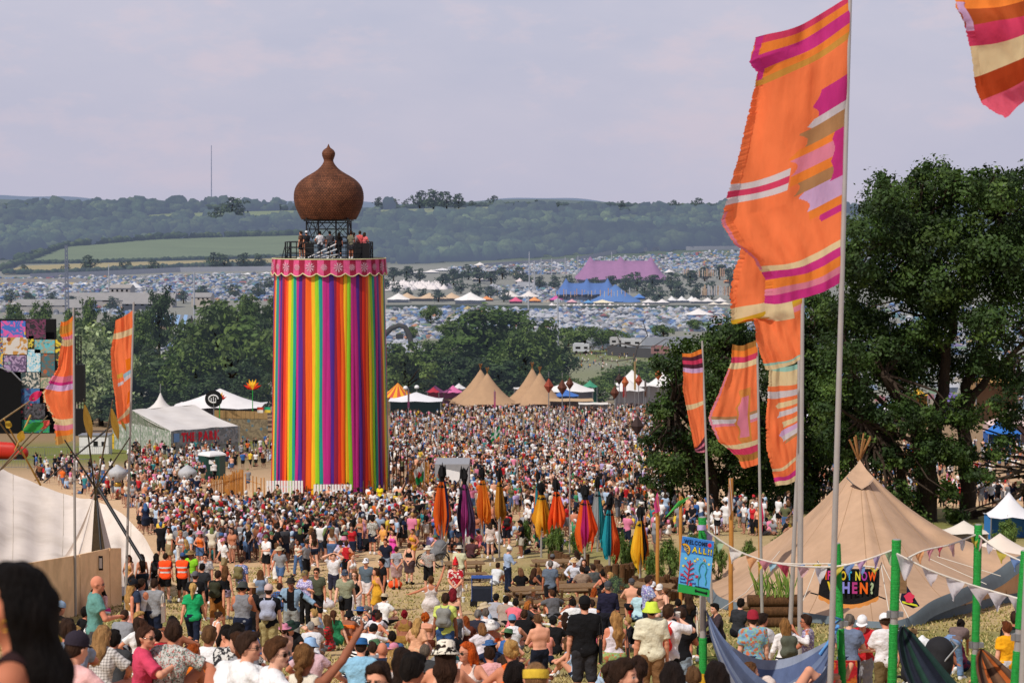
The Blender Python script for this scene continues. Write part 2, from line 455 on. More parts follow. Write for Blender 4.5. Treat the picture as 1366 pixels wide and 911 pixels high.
def ik(S,T,l1,l2,pole):
 S,T=np.array(S,float),np.array(T,float);v=T-S;D=np.linalg.norm(v);n=v/D
 D=min(D,(l1+l2)*.995);D=max(D,abs(l1-l2)*1.1+.02)
 a=(l1*l1-l2*l2+D*D)/(2*D);h=math.sqrt(max(0,l1*l1-a*a))
 p=np.array(pole,float);p=p-n*(p@n);p/=max(1e-6,np.linalg.norm(p))
 return S+n*a+p*h,S+n*D
 # pelvis, lean (forward +), twist, head pitch (down +), head yaw, left/right hand, left/right foot (ankle), poles
def P_(**k):
 d=dict(pel=(0,0,.945),lean=2,tw=0,roll=0,hp=4,hy=0,LH=(-.25,.05,.83),RH=(.25,.05,.83),LF=(-.10,0,.075),RF=(.10,.0,.075),pL=(-.5,-1,-.1),pR=(.5,-1,-.1),kL=(-.15,1,.1),kR=(.15,1,.1),toeL=None,toeR=None)
 d.update(k);return d
POSES=dict(stand=P_(LF=(-.11,.03,.075),RF=(.11,-.04,.075)),stand2=P_(roll=3,hy=25,LF=(-.12,.06,.075),RF=(.09,-.02,.075),LH=(-.22,.14,.86),RH=(.27,-.02,.84)),hold=P_(RH=(.10,.30,1.13),LF=(-.10,.04,.075),RF=(.13,-.02,.075),pR=(.8,-.6,-.3),hy=-15),holdl=P_(LH=(-.10,.30,1.15),LF=(-.13,.0,.075),RF=(.10,.05,.075),pL=(-.8,-.6,-.3),hy=20),phone=P_(LH=(-.06,.30,1.14),RH=(.07,.30,1.15),hp=24,pL=(-.8,-.5,-.4),pR=(.8,-.5,-.4)),clasp=P_(LH=(-.05,.20,.95),RH=(.05,.20,.96),pL=(-1,-.4,0),pR=(1,-.4,0)),back=P_(LH=(-.04,-.16,.95),RH=(.05,-.17,.97),pL=(-1,-.3,0),pR=(1,-.3,0)),hips=P_(LH=(-.19,.06,.99),RH=(.19,.06,.99),pL=(-1,-.3,0),pR=(1,-.3,0)),drink=P_(RH=(.10,.24,1.46),LH=(-.24,.04,.84),pR=(.9,.1,-.5),hp=-6),shield=P_(RH=(.10,.13,1.70),LH=(-.13,.10,1.70),pR=(1,.2,0),pL=(-1,.2,0),hp=0),raise_=P_(RH=(.42,.12,1.98),LH=(-.55,.30,1.18),pR=(1,-.3,0),pL=(-.5,-1,-.4),lean=-2,hp=-10,LF=(-.13,.02,.075),RF=(.12,-.06,.09)),out=P_(LH=(-.62,.10,1.10),RH=(.42,.26,.98),pL=(-.2,-1,-.4),pR=(.2,-1,-.4),LF=(-.15,0,.075),RF=(.15,.02,.075)),walk=P_(LF=(-.09,.27,.085),RF=(.09,-.27,.13),LH=(-.25,-.14,.87),RH=(.25,.22,.90),lean=4,toeR=(.09,-.16,.03)),walk2=P_(LF=(-.09,-.24,.12),RF=(.09,.28,.085),LH=(-.14,.27,1.02),RH=(.25,-.14,.87),lean=5,toeL=(-.09,-.13,.03)),pole=P_(LH=(-.36,.24,1.50),RH=(.12,.28,1.02),pL=(-.5,-.5,-1),pR=(.9,-.4,-.3)),arm=P_(LH=(-.22,.20,.95),RH=(.50,.12,1.38),pR=(.2,-1,-.6)),hug=P_(pel=(0,0,.12),lean=24,hp=-6,LF=(-.11,.52,.07),RF=(.11,.54,.07),LH=(-.05,.50,.34),RH=(.05,.50,.36),pL=(-1,-.2,-.2),pR=(1,-.2,-.2),kL=(-.25,.3,1),kR=(.25,.3,1)),hug2=P_(pel=(0,0,.12),lean=16,hp=2,hy=35,LF=(-.12,.48,.07),RF=(.14,.62,.07),LH=(-.14,.42,.44),RH=(.20,.36,.42),pL=(-1,-.2,-.2),pR=(1,-.2,-.2),kL=(-.3,.3,1),kR=(.3,.3,1)),cross=P_(pel=(0,0,.12),lean=10,hp=12,LF=(.10,.34,.08),RF=(-.12,.26,.08),LH=(-.22,.34,.24),RH=(.20,.34,.25),pL=(-1,-.4,0),pR=(1,-.4,0),kL=(-1,.5,.25),kR=(1,.5,.25)),crosstalk=P_(pel=(0,0,.12),lean=6,hp=0,hy=-40,LF=(.10,.34,.08),RF=(-.12,.26,.08),LH=(-.20,.30,.26),RH=(.16,.34,.48),pL=(-1,-.4,0),pR=(1,-.6,-.3),kL=(-1,.5,.25),kR=(1,.5,.25)),recline=P_(pel=(0,0,.12),lean=-24,hp=14,LF=(-.12,.86,.07),RF=(.14,.62,.07),LH=(-.26,-.40,.05),RH=(.26,-.38,.05),pL=(-.3,-1,.2),pR=(.3,-1,.2),kL=(-.1,0,1),kR=(.1,0,1)),side=P_(pel=(.02,0,.12),lean=8,hp=10,hy=-20,LF=(.30,.30,.07),RF=(.42,.12,.07),LH=(-.12,.34,.20),RH=(.34,-.12,.05),pL=(-1,-.4,0),pR=(.8,-.8,0),kL=(-.2,1,.3),kR=(.6,1,.2)),wave=P_(pel=(0,0,.12),lean=2,hp=-2,hy=-12,LF=(.10,.34,.08),RF=(-.12,.26,.08),LH=(-.22,.34,.26),RH=(.42,.30,.98),pR=(.6,-.2,-1),pL=(-1,-.4,0),kL=(-1,.5,.25),kR=(1,.5,.25)),bench=P_(pel=(0,0,.54),lean=10,hp=6,hy=15,LF=(-.12,.42,.075),RF=(.13,.46,.075),LH=(-.12,.34,.66),RH=(.16,.36,.68),pL=(-1,-.4,0),pR=(1,-.4,0),kL=(-.1,.4,1),kR=(.1,.4,1)),bend=P_(pel=(0,-.12,.90),lean=72,hp=-20,LH=(-.14,.52,.45),RH=(.12,.58,.50),LF=(-.13,0,.075),RF=(.13,.04,.075),pL=(-.6,-.4,.2),pR=(.6,-.4,.2)),stoop=P_(pel=(0,0,.14),lean=52,hp=20,LF=(-.14,.50,.07),RF=(.16,.58,.07),LH=(-.10,.66,.22),RH=(.12,.70,.24),pL=(-1,-.2,.2),pR=(1,-.2,.2),kL=(-.5,.3,1),kR=(.5,.3,1)),lie=P_(pel=(0,0,.13),lean=-78,hp=10,LF=(-.13,.84,.07),RF=(.12,.5,.07),LH=(-.30,-.10,.10),RH=(.12,-.22,.36),pL=(-1,-.2,0),pR=(1,-.2,.3),kL=(-.1,0,1),kR=(.1,0,1)),lounge=P_(pel=(0,0,.20),lean=-66,hp=24,LF=(-.09,.80,.42),RF=(.10,.56,.30),LH=(-.22,.12,.26),RH=(.20,.14,.30),pL=(-1,-.2,0),pR=(1,-.2,0),kL=(-.05,-.2,1),kR=(.05,-.2,1)),)
def skeleton(pose,sex):
 p=POSES[pose];f=sex=='f'
 T=Rz(p['tw'])@Rx(-p['lean'])@Ry(p['roll']);o=np.array(p['pel'],float)
 w=lambda v:T@np.array(v,float)+o
 sh=.155 if f else.178
 j=dict(T=(T,o),sex=sex,pose=pose)
 ho=w((0,.012,.565));H=Rz(p['tw']+p['hy'])@Rx(-(p['lean']*.35+p['hp']));j['H']=(H,ho);j['neck']=w((0,-.01,.46))
 for s,q in((-1,'L'),(1,'R')):
  S=w((s*sh,-.01,.45));j[q+'S']=S
  j[q+'E'],j[q+'W']=ik(S,p[q+'H'],.285,.255,T@np.array(p['p'+q]))
  hp=w((s*.088,0,-.02));j[q+'Hp']=hp
  j[q+'K'],j[q+'A']=ik(hp,p[q+'F'],.43,.415,p['k'+q])
  A=j[q+'A']
  if p['toe'+q]is not None:toe=np.array(p['toe'+q],float)
  elif pose in('lie','recline','lounge'):
   sd=A-j[q+'K'];sd/=np.linalg.norm(sd);toe=A+sd*.05+np.array((s*.03,.03,.14))
  else:toe=A+np.array((s*.04,.145,-.045))
  j[q+'T']=toe
 return j
def bounds(j,m=.16):
 pts=[v for k,v in j.items()if isinstance(v,np.ndarray)]
 H,ho=j['H'];pts+=[ho+H@np.array((0,0,.26)),ho+H@np.array((0,.14,.1)),j['T'][1]]
 pts=np.array(pts);return pts.min(0)-m,pts.max(0)+m
def torso(S,j,g=0.0,k=.05,parts='hwcs'):
 T=j['T'];f=j['sex']=='f'
 if 'h' in parts:S.prim((-.07,-.012,0),(.07,-.012,0),(.128 if f else.116)+g,(.128 if f else.116)+g,T,(1,.86,.95),k)
 if 'w' in parts:S.prim((-.04,0,.17),(.04,0,.17),(.098 if f else.115)+g,(.098 if f else.115)+g,T,(1,.80,1.25),k)
 if 'c' in parts:
  S.prim((-.08,-.005,.35),(.08,-.005,.35),(.105 if f else.125)+g,(.105 if f else.125)+g,T,(1,.84,1.05),k)
  if f:
   for s in(-1,1):S.prim((s*.068,.075,.325),(s*.068,.075,.325),.062+g,.062+g,T,k=.03)
 if 's' in parts:
  w=.128 if f else.150
  S.prim((-w,-.012,.452),(w,-.012,.452),.056+g,.056+g,T,k=k)
  S.prim((-.05,-.02,.48),(.05,-.02,.48),.05+g*.6,.05+g*.6,T,k=k)
def legs(S,j,g=0.,frac=None,k=.03,flare=0,kk=None,thin=1.0):
 f=j['sex']=='f'
 for q in 'LR':
  a,b,c=j[q+'Hp'],j[q+'K'],j[q+'A']
  ra=.088*thin
  if frac is None or frac>1:
   S.prim(a,b,ra+g,.056+g,k=k)
   fr=1 if frac is None else frac-1
   e=b+(c-b)*fr
   if frac is None:
    d=(c-b);m=b+d*.32+np.array((0,-.012,0))*(1 if abs(d[2])>.2 else 0)
    S.prim(b,m,.054,.056,k=.02);S.prim(m,c,.055,.036,k=.02)
   else:S.prim(b,e,.056+g,.052+g+flare,k=k,flat=True)
  else:
   S.prim(a,a+(b-a)*frac,ra+g,ra-(ra-.056)*frac+g+flare,k=kk or k,flat=True)
def hand(S,j,q,hi):
 W,E=j[q+'W'],j[q+'E'];f=(W-E)/np.linalg.norm(W-E)
 s=-1 if q=='L' else 1
 fw=np.array((-.25*s,1.,.25));
 if abs(f@np.array((0,1.,0)))>.75:fw=np.array((-.7*s,0,.7))
 th=fw-f*(f@fw);th/=np.linalg.norm(th)
 n=np.cross(f,th)*s;n/=np.linalg.norm(n)
 r=.0088 if hi else.011
 S.prim(W,W+f*.045,.027,.030,k=.02)
 for o in(-.026,0,.024):S.prim(W+f*.02+th*o*.7,W+f*.085+th*o,.015,.014,k=.012)
 for i,(o,L)in enumerate(((.031,.070),(.011,.080),(-.010,.074),(-.030,.056))):
  b0=W+f*.088+th*o
  m=b0+(f*.92+n*(.18+.06*i))*L*.55
  e=m+(f*.55+n*(.75+.05*i))*L*.5
  S.prim(b0,m,r,r*.95,k=.004);S.prim(m,e,r*.95,r*.8,k=.004)
 t0=W+f*.025+th*.022;t1=t0+(f*.55+th*.75+n*.15)*.045;t2=t1+(f*.85+th*.25+n*.25)*.035
 S.prim(t0,t1,.013,.0105,k=.01);S.prim(t1,t2,.0105,.0085,k=.004)
def head(S,j):
 H=j['H']
 S.prim(j['neck'],H[1]+H[0]@np.array((0,0,.035)),.060 if j['sex']=='m' else.050,.053 if j['sex']=='m' else.046,k=.03)
 S.prim((0,-.005,.125),(0,-.005,.125),.1,.1,H,(.765,.955,1.03),.02)
 S.prim((0,.035,.062),(0,.035,.062),.1,.1,H,(.60,.62,.66),.03)
 S.prim((0,.075,.018),(0,.075,.018),.022,.022,H,(1.1,1,1),.03)
 S.prim((0,.084,.110),(0,.103,.078),.010,.0165,H,k=.012)
 for s in(-1,1):
  S.prim((s*.013,.092,.072),(s*.013,.092,.072),.011,.011,H,k=.01)
  S.prim((s*.074,-.004,.075),(s*.080,-.012,.105),.010,.014,H,(1,1.6,1.3),.008)
  S.prim((s*.024,.080,.128),(s*.042,.068,.126),.013,.012,H,k=.015)
  S.prim((s*.040,.066,.082),(s*.040,.066,.082),.022,.022,H,k=.02)
 S.prim((-.014,.090,.045),(.014,.090,.045),.0105,.0105,H,(1,1,.8),.008)
_cache={}
def paint_body(me,V,j):
 H=j['H'];q=(V-H[1])@H[0]
 x,y,z=np.abs(q[:,0]),q[:,1],q[:,2];front=y>.05
 c=np.zeros((len(V),4),np.float32);c[:,3]=1
 c[:,0]=front&((((x-.032)/.010)**2+((z-.107)/.0085)**2<1)|((np.abs(z-.129+(x-.03)**2*3)<.0055)&(x>.014)&(x<.052)))
 c[:,2]=front&(((x-.032)/.018)**2+((z-.107)/.009)**2<1)&(c[:,0]==0)
 c[:,1]=front&((x/.026)**2+((z-.045)/.010)**2<1)
 a=me.attributes.new('paint','FLOAT_COLOR','POINT');a.data.foreach_set('color',c.ravel())
def piece(kind,pose,sex,h):
 """arrays (V, F) of one piece of a figure: body, a garment or a shoe"""
 j=skeleton(pose,sex);lo,hi_=bounds(j);S=SDF(lo,hi_,h);T=j['T']
 if kind=='body':
  torso(S,j);legs(S,j)
  for q in 'LR':
   a,b,c=j[q+'S'],j[q+'E'],j[q+'W'];k_=.92 if sex=='f' else 1.05
   S.prim(a,b,.050*k_,.038*k_,k=.03);m=b+(c-b)*.3
   S.prim(b,m,.039*k_,.041*k_,k=.015);S.prim(m,c,.041*k_,.027,k=.015)
   hand(S,j,q,h<.016)
   A,t=j[q+'A'],j[q+'T'];S.prim(A,t,.040,.036,k=.02);S.prim(A,A+np.array((0,-.035,-.03)),.038,.036,k=.02)
  head(S,j)
 elif kind.startswith('shoe'):
  q=kind[-1];A,t=j[q+'A'],j[q+'T']
  S.prim(A+np.array((0,-.02,-.025)),t,.052,.047,k=.02);S.prim(A+np.array((0,-.035,-.03)),A+np.array((0,-.03,.03)),.046,.046,k=.02)
  S.prim(t,t+(t-A)*.25,.045,.036,k=.02)
 else:
  name=kind
  L=S.local(T)
  if name in('tee','loose','long','polo','vest','bikini','crop','dress','strapdress','wide','maxi','vestz'):
   g=.02 if name in('loose','tee','polo')else(.026 if name=='wide' else(.032 if name=='vestz' else.012))
   torso(S,j,g,k=.06)
   if name in('tee','loose','polo','dress','wide'):
    fr=.72 if name=='loose' else(.82 if name=='wide' else.58)
    for q in 'LR':S.prim(j[q+'S'],j[q+'S']+(j[q+'E']-j[q+'S'])*fr,.062+g*.4,.056+g*.9,k=.03,flat=True)
   if name=='long':
    for q in 'LR':
     a,b,c=j[q+'S'],j[q+'E'],j[q+'W'];S.prim(a,b,.062,.052,k=.03);S.prim(b,b+(c-b)*.93,.052,.042,k=.02,flat=True)
   hem={'bikini':-9,'crop':.20,'tee':-.10,'loose':-.13,'wide':-.16}.get(name,-.09)
   if name in('dress','strapdress','maxi'):
    legs(S,j,.035,1.75 if name=='maxi' else.92,k=.16,flare=.045,kk=.16,thin=1.1)
   S.wrinkle(.0058 if name not in('bikini',)else 0,12);S.wrinkle(.003 if name not in('bikini',)else 0,27,5)
   if name=='bikini':S.cut(np.maximum(L[...,2]-.385,.285-L[...,2]))
   elif name in('dress','strapdress','maxi'):pass
   else:S.cut(hem-L[...,2])
   if name in('vest','crop','strapdress','maxi'):
    for s in(-1,1):S.cut(.088-np.linalg.norm((L-np.array((s*(.205 if sex=='m' else.178),0,.43)))/np.array((1,1.6,1.25)),axis=-1))
    S.cut(.105-np.linalg.norm((L-np.array((0,.10,.50)))/np.array((.85,1,1)),axis=-1))
    if name!='vest':S.cut(.10-np.linalg.norm((L-np.array((0,-.11,.50)))/np.array((.95,1,1.1)),axis=-1))
   elif name not in('bikini',):
    S.cut(.068-np.linalg.norm((L-np.array((0,.035,.525))),axis=-1))
  elif name in('shorts','longshorts','mini','trousers','jeans','skirt','longskirt','hot'):
   torso(S,j,.018,k=.05,parts='hw')
   if name=='shorts':legs(S,j,.026,.78,flare=.012)
   elif name=='hot':legs(S,j,.014,.42,flare=.006)
   elif name=='longshorts':legs(S,j,.028,1.02,flare=.008)
   elif name=='trousers':legs(S,j,.022,1.92,flare=.012)
   elif name=='jeans':legs(S,j,.013,1.92,flare=.004)
   elif name=='mini':legs(S,j,.022,.62,kk=.14,thin=1.1)
   elif name=='skirt':legs(S,j,.03,.92,kk=.16,flare=.04,thin=1.1)
   else:legs(S,j,.03,1.7,k=.16,flare=.06)
   S.wrinkle(.0055,11,3);S.wrinkle(.003,25,8)
   S.cut(L[...,2]-.075)
  elif name=='jacket':
   torso(S,j,.03,k=.06)
   for q in 'LR':
    a,b,c=j[q+'S'],j[q+'E'],j[q+'W'];S.prim(a,b,.075,.068,k=.03);S.prim(b,b+(c-b)*.8,.066,.06,k=.02,flat=True)
   S.wrinkle(.006,10);S.cut(-.12-L[...,2])
   S.cut(np.minimum(L[...,1]-.02,.085-np.abs(L[...,0])))
 return S.mesh(),j
def piece_mesh(kind,pose,sex,h):
 key=(kind,pose,sex,h)
 if key not in _cache:
  (V,F),j=piece(kind,pose,sex,h)
  me=np_mesh(kind,V,F,smooth=True)
  if kind=='body':paint_body(me,np.array([v.co for v in me.vertices]),j)
  _cache[key]=me
 return _cache[key]
HEADFR=(np.eye(3),np.zeros(3))
def hair_arrays(style,h):
 S=SDF((-.22,-.34,-.55),(.22,.20,.34),h);F=HEADFR
 inf={'buzz':.006,'short':.016,'curly':.03,'afro':.05}.get(style,.015)
 S.prim((0,-.006,.126),(0,-.006,.126),.1,.1,F,(.79+inf*10,.98+inf*10,1.04+inf*10),.02)
 S.d*=1
 P=S.P;x,y,z=P[...,0],P[...,1],P[...,2]
 if style=='fringe':S.prim((-.05,.07,.165),(.05,.07,.165),.025,.025,F,k=.02)
 S.cut(np.minimum(.8*y-.6*(z-.15)-.030+(0 if style in('short','buzz','quiff')else.0),1e3))
 if style in('short','buzz','quiff','bun','topbun','pony'):S.cut((.035 if style!='buzz' else.03)-z+np.clip(y,-.06,.1)*.9)
 if style in('short','quiff'):S.prim((-.035,.058,.205),(.04,.05,.21),.028,.030,F,k=.03)
 if style=='bun':S.prim((0,-.105,.175),(0,-.115,.17),.045,.04,F,k=.015)
 if style=='topbun':S.prim((0,-.04,.25),(0,-.05,.262),.045,.04,F,k=.015)
 if style=='pony':
  S.prim((0,-.09,.16),(0,-.145,.13),.028,.034,F,k=.02);S.prim((0,-.145,.13),(0,-.15,-.02),.036,.036,F,k=.02);S.prim((0,-.15,-.02),(0,-.135,-.15),.034,.012,F,k=.02)
 if style=='plait':
  S.cut(.03-z+np.clip(y,-.06,.1)*.9)
  for i in range(8):
   zz=.10-i*.040;S.prim(((-1)**i*.014,-.098-.01*math.sin(i),zz),((-1)**i*-.010,-.102,zz-.030),.034-i*.002,.030-i*.002,F,k=.006)
 if style=='mane':
  S.prim((0,-.03,.13),(0,-.05,.10),.108,.105,F,(.95,1,1),.04)
  S.prim((-.02,-.06,.06),(-.03,-.085,-.16),.075,.08,F,(1.1,.9,1),.06);S.prim((.02,-.06,.06),(.03,-.085,-.16),.075,.08,F,(1.1,.9,1),.06);S.prim((0,-.085,-.14),(0,-.10,-.5),.095,.06,F,(1.1,.85,1),.06)
  S.cut(.075-np.linalg.norm((P-np.array((0,.066,.07)))/np.array((2.4,1.32,1.9)),axis=-1))
 if style in('long','vlong','wavy','bob','fringe'):
  L={'bob':-.04,'long':-.24,'fringe':-.22,'vlong':-.44,'wavy':-.40}[style]
  S.prim((-.03,-.055,.10),(-.035,-.095,min(-.02,L*.4)),.075,.070,F,(1,.8,1),.04);S.prim((.03,-.055,.10),(.035,-.095,min(-.02,L*.4)),.075,.070,F,(1,.8,1),.04)
  if L<-.1:
   S.prim((-.035,-.095,L*.4),(-.04,-.085,L),.070,.035,F,(1,.7,1),.05);S.prim((.035,-.095,L*.4),(.045,-.085,L*.95),.070,.035,F,(1,.7,1),.05)
  for s in(-1,1):S.prim((s*.066,.0,.13),(s*.078,-.01,max(-.10,L)),.026,.022,F,k=.03)
 amp,fq={'curly':(.014,70),'afro':(.016,70),'wavy':(.012,42),'buzz':(.0,30),'short':(.0085,46),'quiff':(.011,42)}.get(style,(.0065,55))
 if style in('wavy','long','vlong','plait','mane'):amp=max(amp,.007)
 S.d=S.d+amp*(np.sin(x*fq+2*np.sin(z*fq*.4))*np.sin(y*fq*.9+1)+.6*np.sin(z*fq*.55+x*fq*.8))
 return S.mesh()
def hair_mesh(style,h):
 key=('hair',style,h)
 if key not in _cache:
  V,F=hair_arrays(style,h);_cache[key]=np_mesh('hair',V,F,smooth=True)
 return _cache[key]
def hat_mesh(kind):
 key=('hat',kind)
 if key in _cache:return _cache[key]
 b=MB();a=lambda th,t:1.0
 el=lambda th,t:1/math.sqrt((math.cos(th)/.90)**2+(math.sin(th)/1.10)**2)
 if kind in('cap','capback'):
  b.lathe((0,-.008,.145),[(.103,-.012),(.104,.02),(.098,.055),(.078,.085),(.045,.105),(.012,.113),(.008,.119),(.0005,.119)],24,fn=el,cap=False)
  s=1 if kind=='cap' else-1
  top,bot=[],[]
  for i in range(13):
   t=-1.05+2.1*i/12
   rowt=[((r_)*math.sin(t)*.93,s*(r_*math.cos(t)*1.03-(0 if r_<.15 else.0))-.008,.142+.010*math.cos(t)-(r_-.10)*.28)for r_ in(.098,.13,.165-.03*abs(t))]
   top.append(rowt);bot.append([(x,y,z-.006)for x,y,z in rowt])
  b.grid(top);b.grid([r_[::-1]for r_ in bot])
 elif kind=='bucket':
  b.lathe((0,-.006,.135),[(.165,-.060),(.168,-.052),(.110,.012),(.103,.075),(.085,.092),(.04,.099),(.001,.1)],28,fn=el,cap=False)
  b.lathe((0,-.006,.135),[(.163,-.060),(.106,.008)],28,fn=el,cap=False)
 elif kind=='brim':
  b.lathe((0,-.006,.15),[(.175,-.010),(.19,-.004),(.188,.004),(.108,.004),(.104,.05),(.098,.085),(.075,.10),(.04,.092),(.001,.09)],28,fn=lambda th,t:el(th,t)*(1+.03*math.sin(2*th)),cap=False)
 elif kind=='trilby':
  b.lathe((0,-.006,.15),[(.135,-.008),(.145,.004),(.108,.003),(.104,.045),(.094,.082),(.06,.095),(.001,.085)],28,fn=el,cap=False)
 elif kind=='wide':
  b.lathe((0,-.006,.15),[(.22,-.035),(.235,-.028),(.110,.004),(.105,.05),(.095,.085),(.06,.10),(.001,.10)],28,fn=lambda th,t:el(th,t)*(1+.04*math.sin(3*th)*(1-t)),cap=False)
 elif kind=='beanie':
  b.lathe((0,-.010,.14),[(.108,-.028),(.110,.005),(.107,.008),(.104,.05),(.085,.095),(.045,.12),(.001,.128)],24,fn=lambda th,t:el(th,t)*(1+.012*math.sin(24*th)),cap=False)
 elif kind=='bandana':
  b.lathe((0,-.006,.145),[(.104,-.03),(.107,.0),(.105,.028),(.100,.034)],24,fn=el,cap=False)
 elif kind=='cone':
  b.lathe((0,-.006,.15),[(.110,-.01),(.106,.01),(.085,.08),(.05,.17),(.015,.24),(.001,.25)],24,fn=el,cap=False)
 _cache[key]=b.mesh('hat');return _cache[key]
def glasses_mesh():
 if 'gl' in _cache:return _cache['gl']
 b=MB()
 for s in(-1,1):
  vs=[(s*.034+.026*math.cos(t),.100-.25*abs(s*.034+.026*math.cos(t))**1.3,.106+.019*math.sin(t))for t in[2*math.pi*i/14 for i in range(14)]]
  vb=[(x,y-.006,z)for x,y,z in vs]
  b.add(vs,[tuple(range(14))]);b.add(vs+vb,[(i,(i+1)%14,14+(i+1)%14,14+i)for i in range(14)])
  b.tube([(s*.058,.090,.112),(s*.080,.05,.112),(s*.083,-.03,.108)],.003,5)
 b.tube([(-.012,.103,.112),(0,.106,.114),(.012,.103,.112)],.003,5)
 _cache['gl']=b.mesh('sunglasses');return _cache['gl']
def head_top(pose,sex):
 H=skeleton(pose,sex)['H'];return float((H[1]+H[0]@np.array((0,-.005,.228)))[2])
SKIN=['d9a78c','d3997c','cc8f70','dcae95','c98468','d8a083','c78d72','b97a5c','a8694c','7a4c34']
HATS=('cap','capback','bucket','brim','trilby','wide','beanie','bandana','cone')
def make_person(loc,pose,sex,face,top,bot,hair,extras=(),label='',group=None,lvl=1,scale=1.0,skin=None,shoes='white',topmat=None,botmat=None,hatmat_=None):
 """top = (style, colour) or None; hair = (style, colour) or None; face: 0 looks away from the camera, 180 towards it"""
 hb,hc,hh={0:(.010,.013,.009),1:(.014,.017,.012),2:(.022,.026,.018)}[lvl]
 t=thing('person',label,'person',loc,group)
 t.rotation_euler.z=rad(face);t.scale=(scale,)*3
 b=mobj('body',piece_mesh('body',pose,sex,hb),'skin',t);obj_color(b,skin or R.choice(SKIN))
 def wear(kind,c,name,mat='cloth',h=hc):
  o=mobj(name,piece_mesh(kind,pose,sex,h),'cloth',t);obj_color(o,c)
  if mat!='cloth':
   o.material_slots[0].link='OBJECT';o.material_slots[0].material=M[mat]
  return o
 nm={'tee':'t_shirt','loose':'t_shirt','wide':'shirt','long':'shirt','polo':'shirt','vest':'vest_top','bikini':'bikini_top','crop':'crop_top','strapdress':'dress','maxi':'dress','dress':'dress'}
 nb={'longshorts':'shorts','hot':'shorts','mini':'skirt','longskirt':'skirt'}
 if bot:wear(bot[0],bot[1],nb.get(bot[0],bot[0]),botmat or 'cloth')
 if top:wear(top[0],top[1],nm.get(top[0],top[0]),topmat or 'cloth')
 H,ho=skeleton(pose,sex)['H']
 mw=Matrix([[*H[i],ho[i]]for i in range(3)]+[[0,0,0,1]])
 def onhead(name,me,mat,c=None):
  o=mobj(name,me,mat,t);o.matrix_local=mw
  if c:obj_color(o,c)
  return o
 if hair and hair[0]!='bald':onhead('hair',hair_mesh(hair[0],hh),'hair',HAIR.get(hair[1],hair[1]))
 for e in extras:
  k,_,c=e.partition(':')
  if k in HATS:
   o=onhead('hat',hat_mesh(k),'hatmat',c)
   if hatmat_:o.material_slots[0].link='OBJECT';o.material_slots[0].material=M[hatmat_]
  elif k=='glasses':onhead('sunglasses',glasses_mesh(),'glassdark')
  elif k=='jacket':wear('jacket',c,'jacket')
  elif k=='hivis':wear('vestz',c,'hi_vis_vest','hivis')
 if shoes and lvl>0:
  for q in 'LR':
   o=mobj('shoe',piece_mesh('shoe'+q,pose,sex,.022),'hatmat',t);obj_color(o,shoes)
 return t,mw
def bag_mesh(kind):
 key=('bag',kind)
 if key in _cache:return _cache[key]
 b=MB()
 if kind=='backpack':
  S=SDF((-.25,-.2,-.1),(.25,.2,.5),.016)
  S.prim((-.08,0,.08),(.08,0,.08),.08,.08,k=.05);S.prim((-.07,0,.32),(.07,0,.32),.075,.075,k=.12);S.prim((-.05,-.08,.12),(.05,-.08,.12),.05,.05,k=.02)
  S.prim((-.08,0,.08),(.08,0,.30),.08,.08,k=.08);S.prim((.08,0,.08),(-.08,0,.30),.08,.08,k=.08)
  V,F=S.mesh();b.add(V,F.tolist(),None,True)
  for s in(-1,1):b.tube([(s*.07,.06,.38),(s*.09,.13,.43),(s*.10,.22,.40),(s*.105,.27,.28),(s*.10,.24,.14),(s*.10,.08,.08)],.014,6)
 elif kind=='bumbag':
  b.lathe((0,0,0),[(.02,-.075),(.05,-.06),(.06,0),(.05,.06),(.02,.075)],14)
 elif kind=='tote':
  b.grid([[(.16*u+.01*math.sin(6*v),.03*math.cos(u*1.5),-.38*v-.3)for u in(-1,-.5,0,.5,1)]for v in[i/6 for i in range(7)]])
  b.grid([[(.16*u,-.03*math.cos(u*1.5),-.38*v-.3)for u in(-1,-.5,0,.5,1)]for v in[i/6 for i in range(7)]])
  for s in(-1,1):b.tube([(-.1,s*.02,-.30),(-.05,s*.02,-.08),(0,0,0),(.05,s*.02,-.08),(.1,s*.02,-.30)],.008,5)
 elif kind=='cup':
  b.lathe((0,0,-.06),[(.030,0),(.042,.115),(.0435,.118),(.040,.116),(.038,.10)],16,cap=False)
 _cache[key]=b.mesh(kind);return _cache[key]
def add_bag(kind,t,mw,c,label,cat='bag',mat='bagmat',at_=None,name=None):
 """a bag or cup a person carries stays a thing of its own"""
 j=skeleton(t['_pose'],t['_sex']);T,o=j['T']
 if kind=='backpack':p,Rm=o+T@np.array((0,-.185,.10)),T
 elif kind=='bumbag':p,Rm=o+T@np.array((.10,.16,.02)),T
 elif kind=='tote':p,Rm=j['RS']+np.array((.06,-.02,.03)),Rz(90)
 else:p,Rm=j[at_ or 'RW']+(j[(at_ or 'RW')]-j[(at_ or 'RW')[0]+'E'])*.33+np.array((0,0.035,.03)),np.eye(3)
 loc=Matrix.Rotation(t.rotation_euler.z,3,'Z')@(Vector(p)*t.scale[0])+t.location
 me=bag_mesh(kind);o_=mobj(name or kind,me,mat);obj_color(o_,c)
 o_.matrix_world=Matrix.Translation(loc)@Matrix.Rotation(t.rotation_euler.z,4,'Z')@Matrix([[*Rm[i],0]for i in range(3)]+[[0,0,0,1]])@Matrix.Scale(t.scale[0],4)
 tag(o_,label,cat);return o_
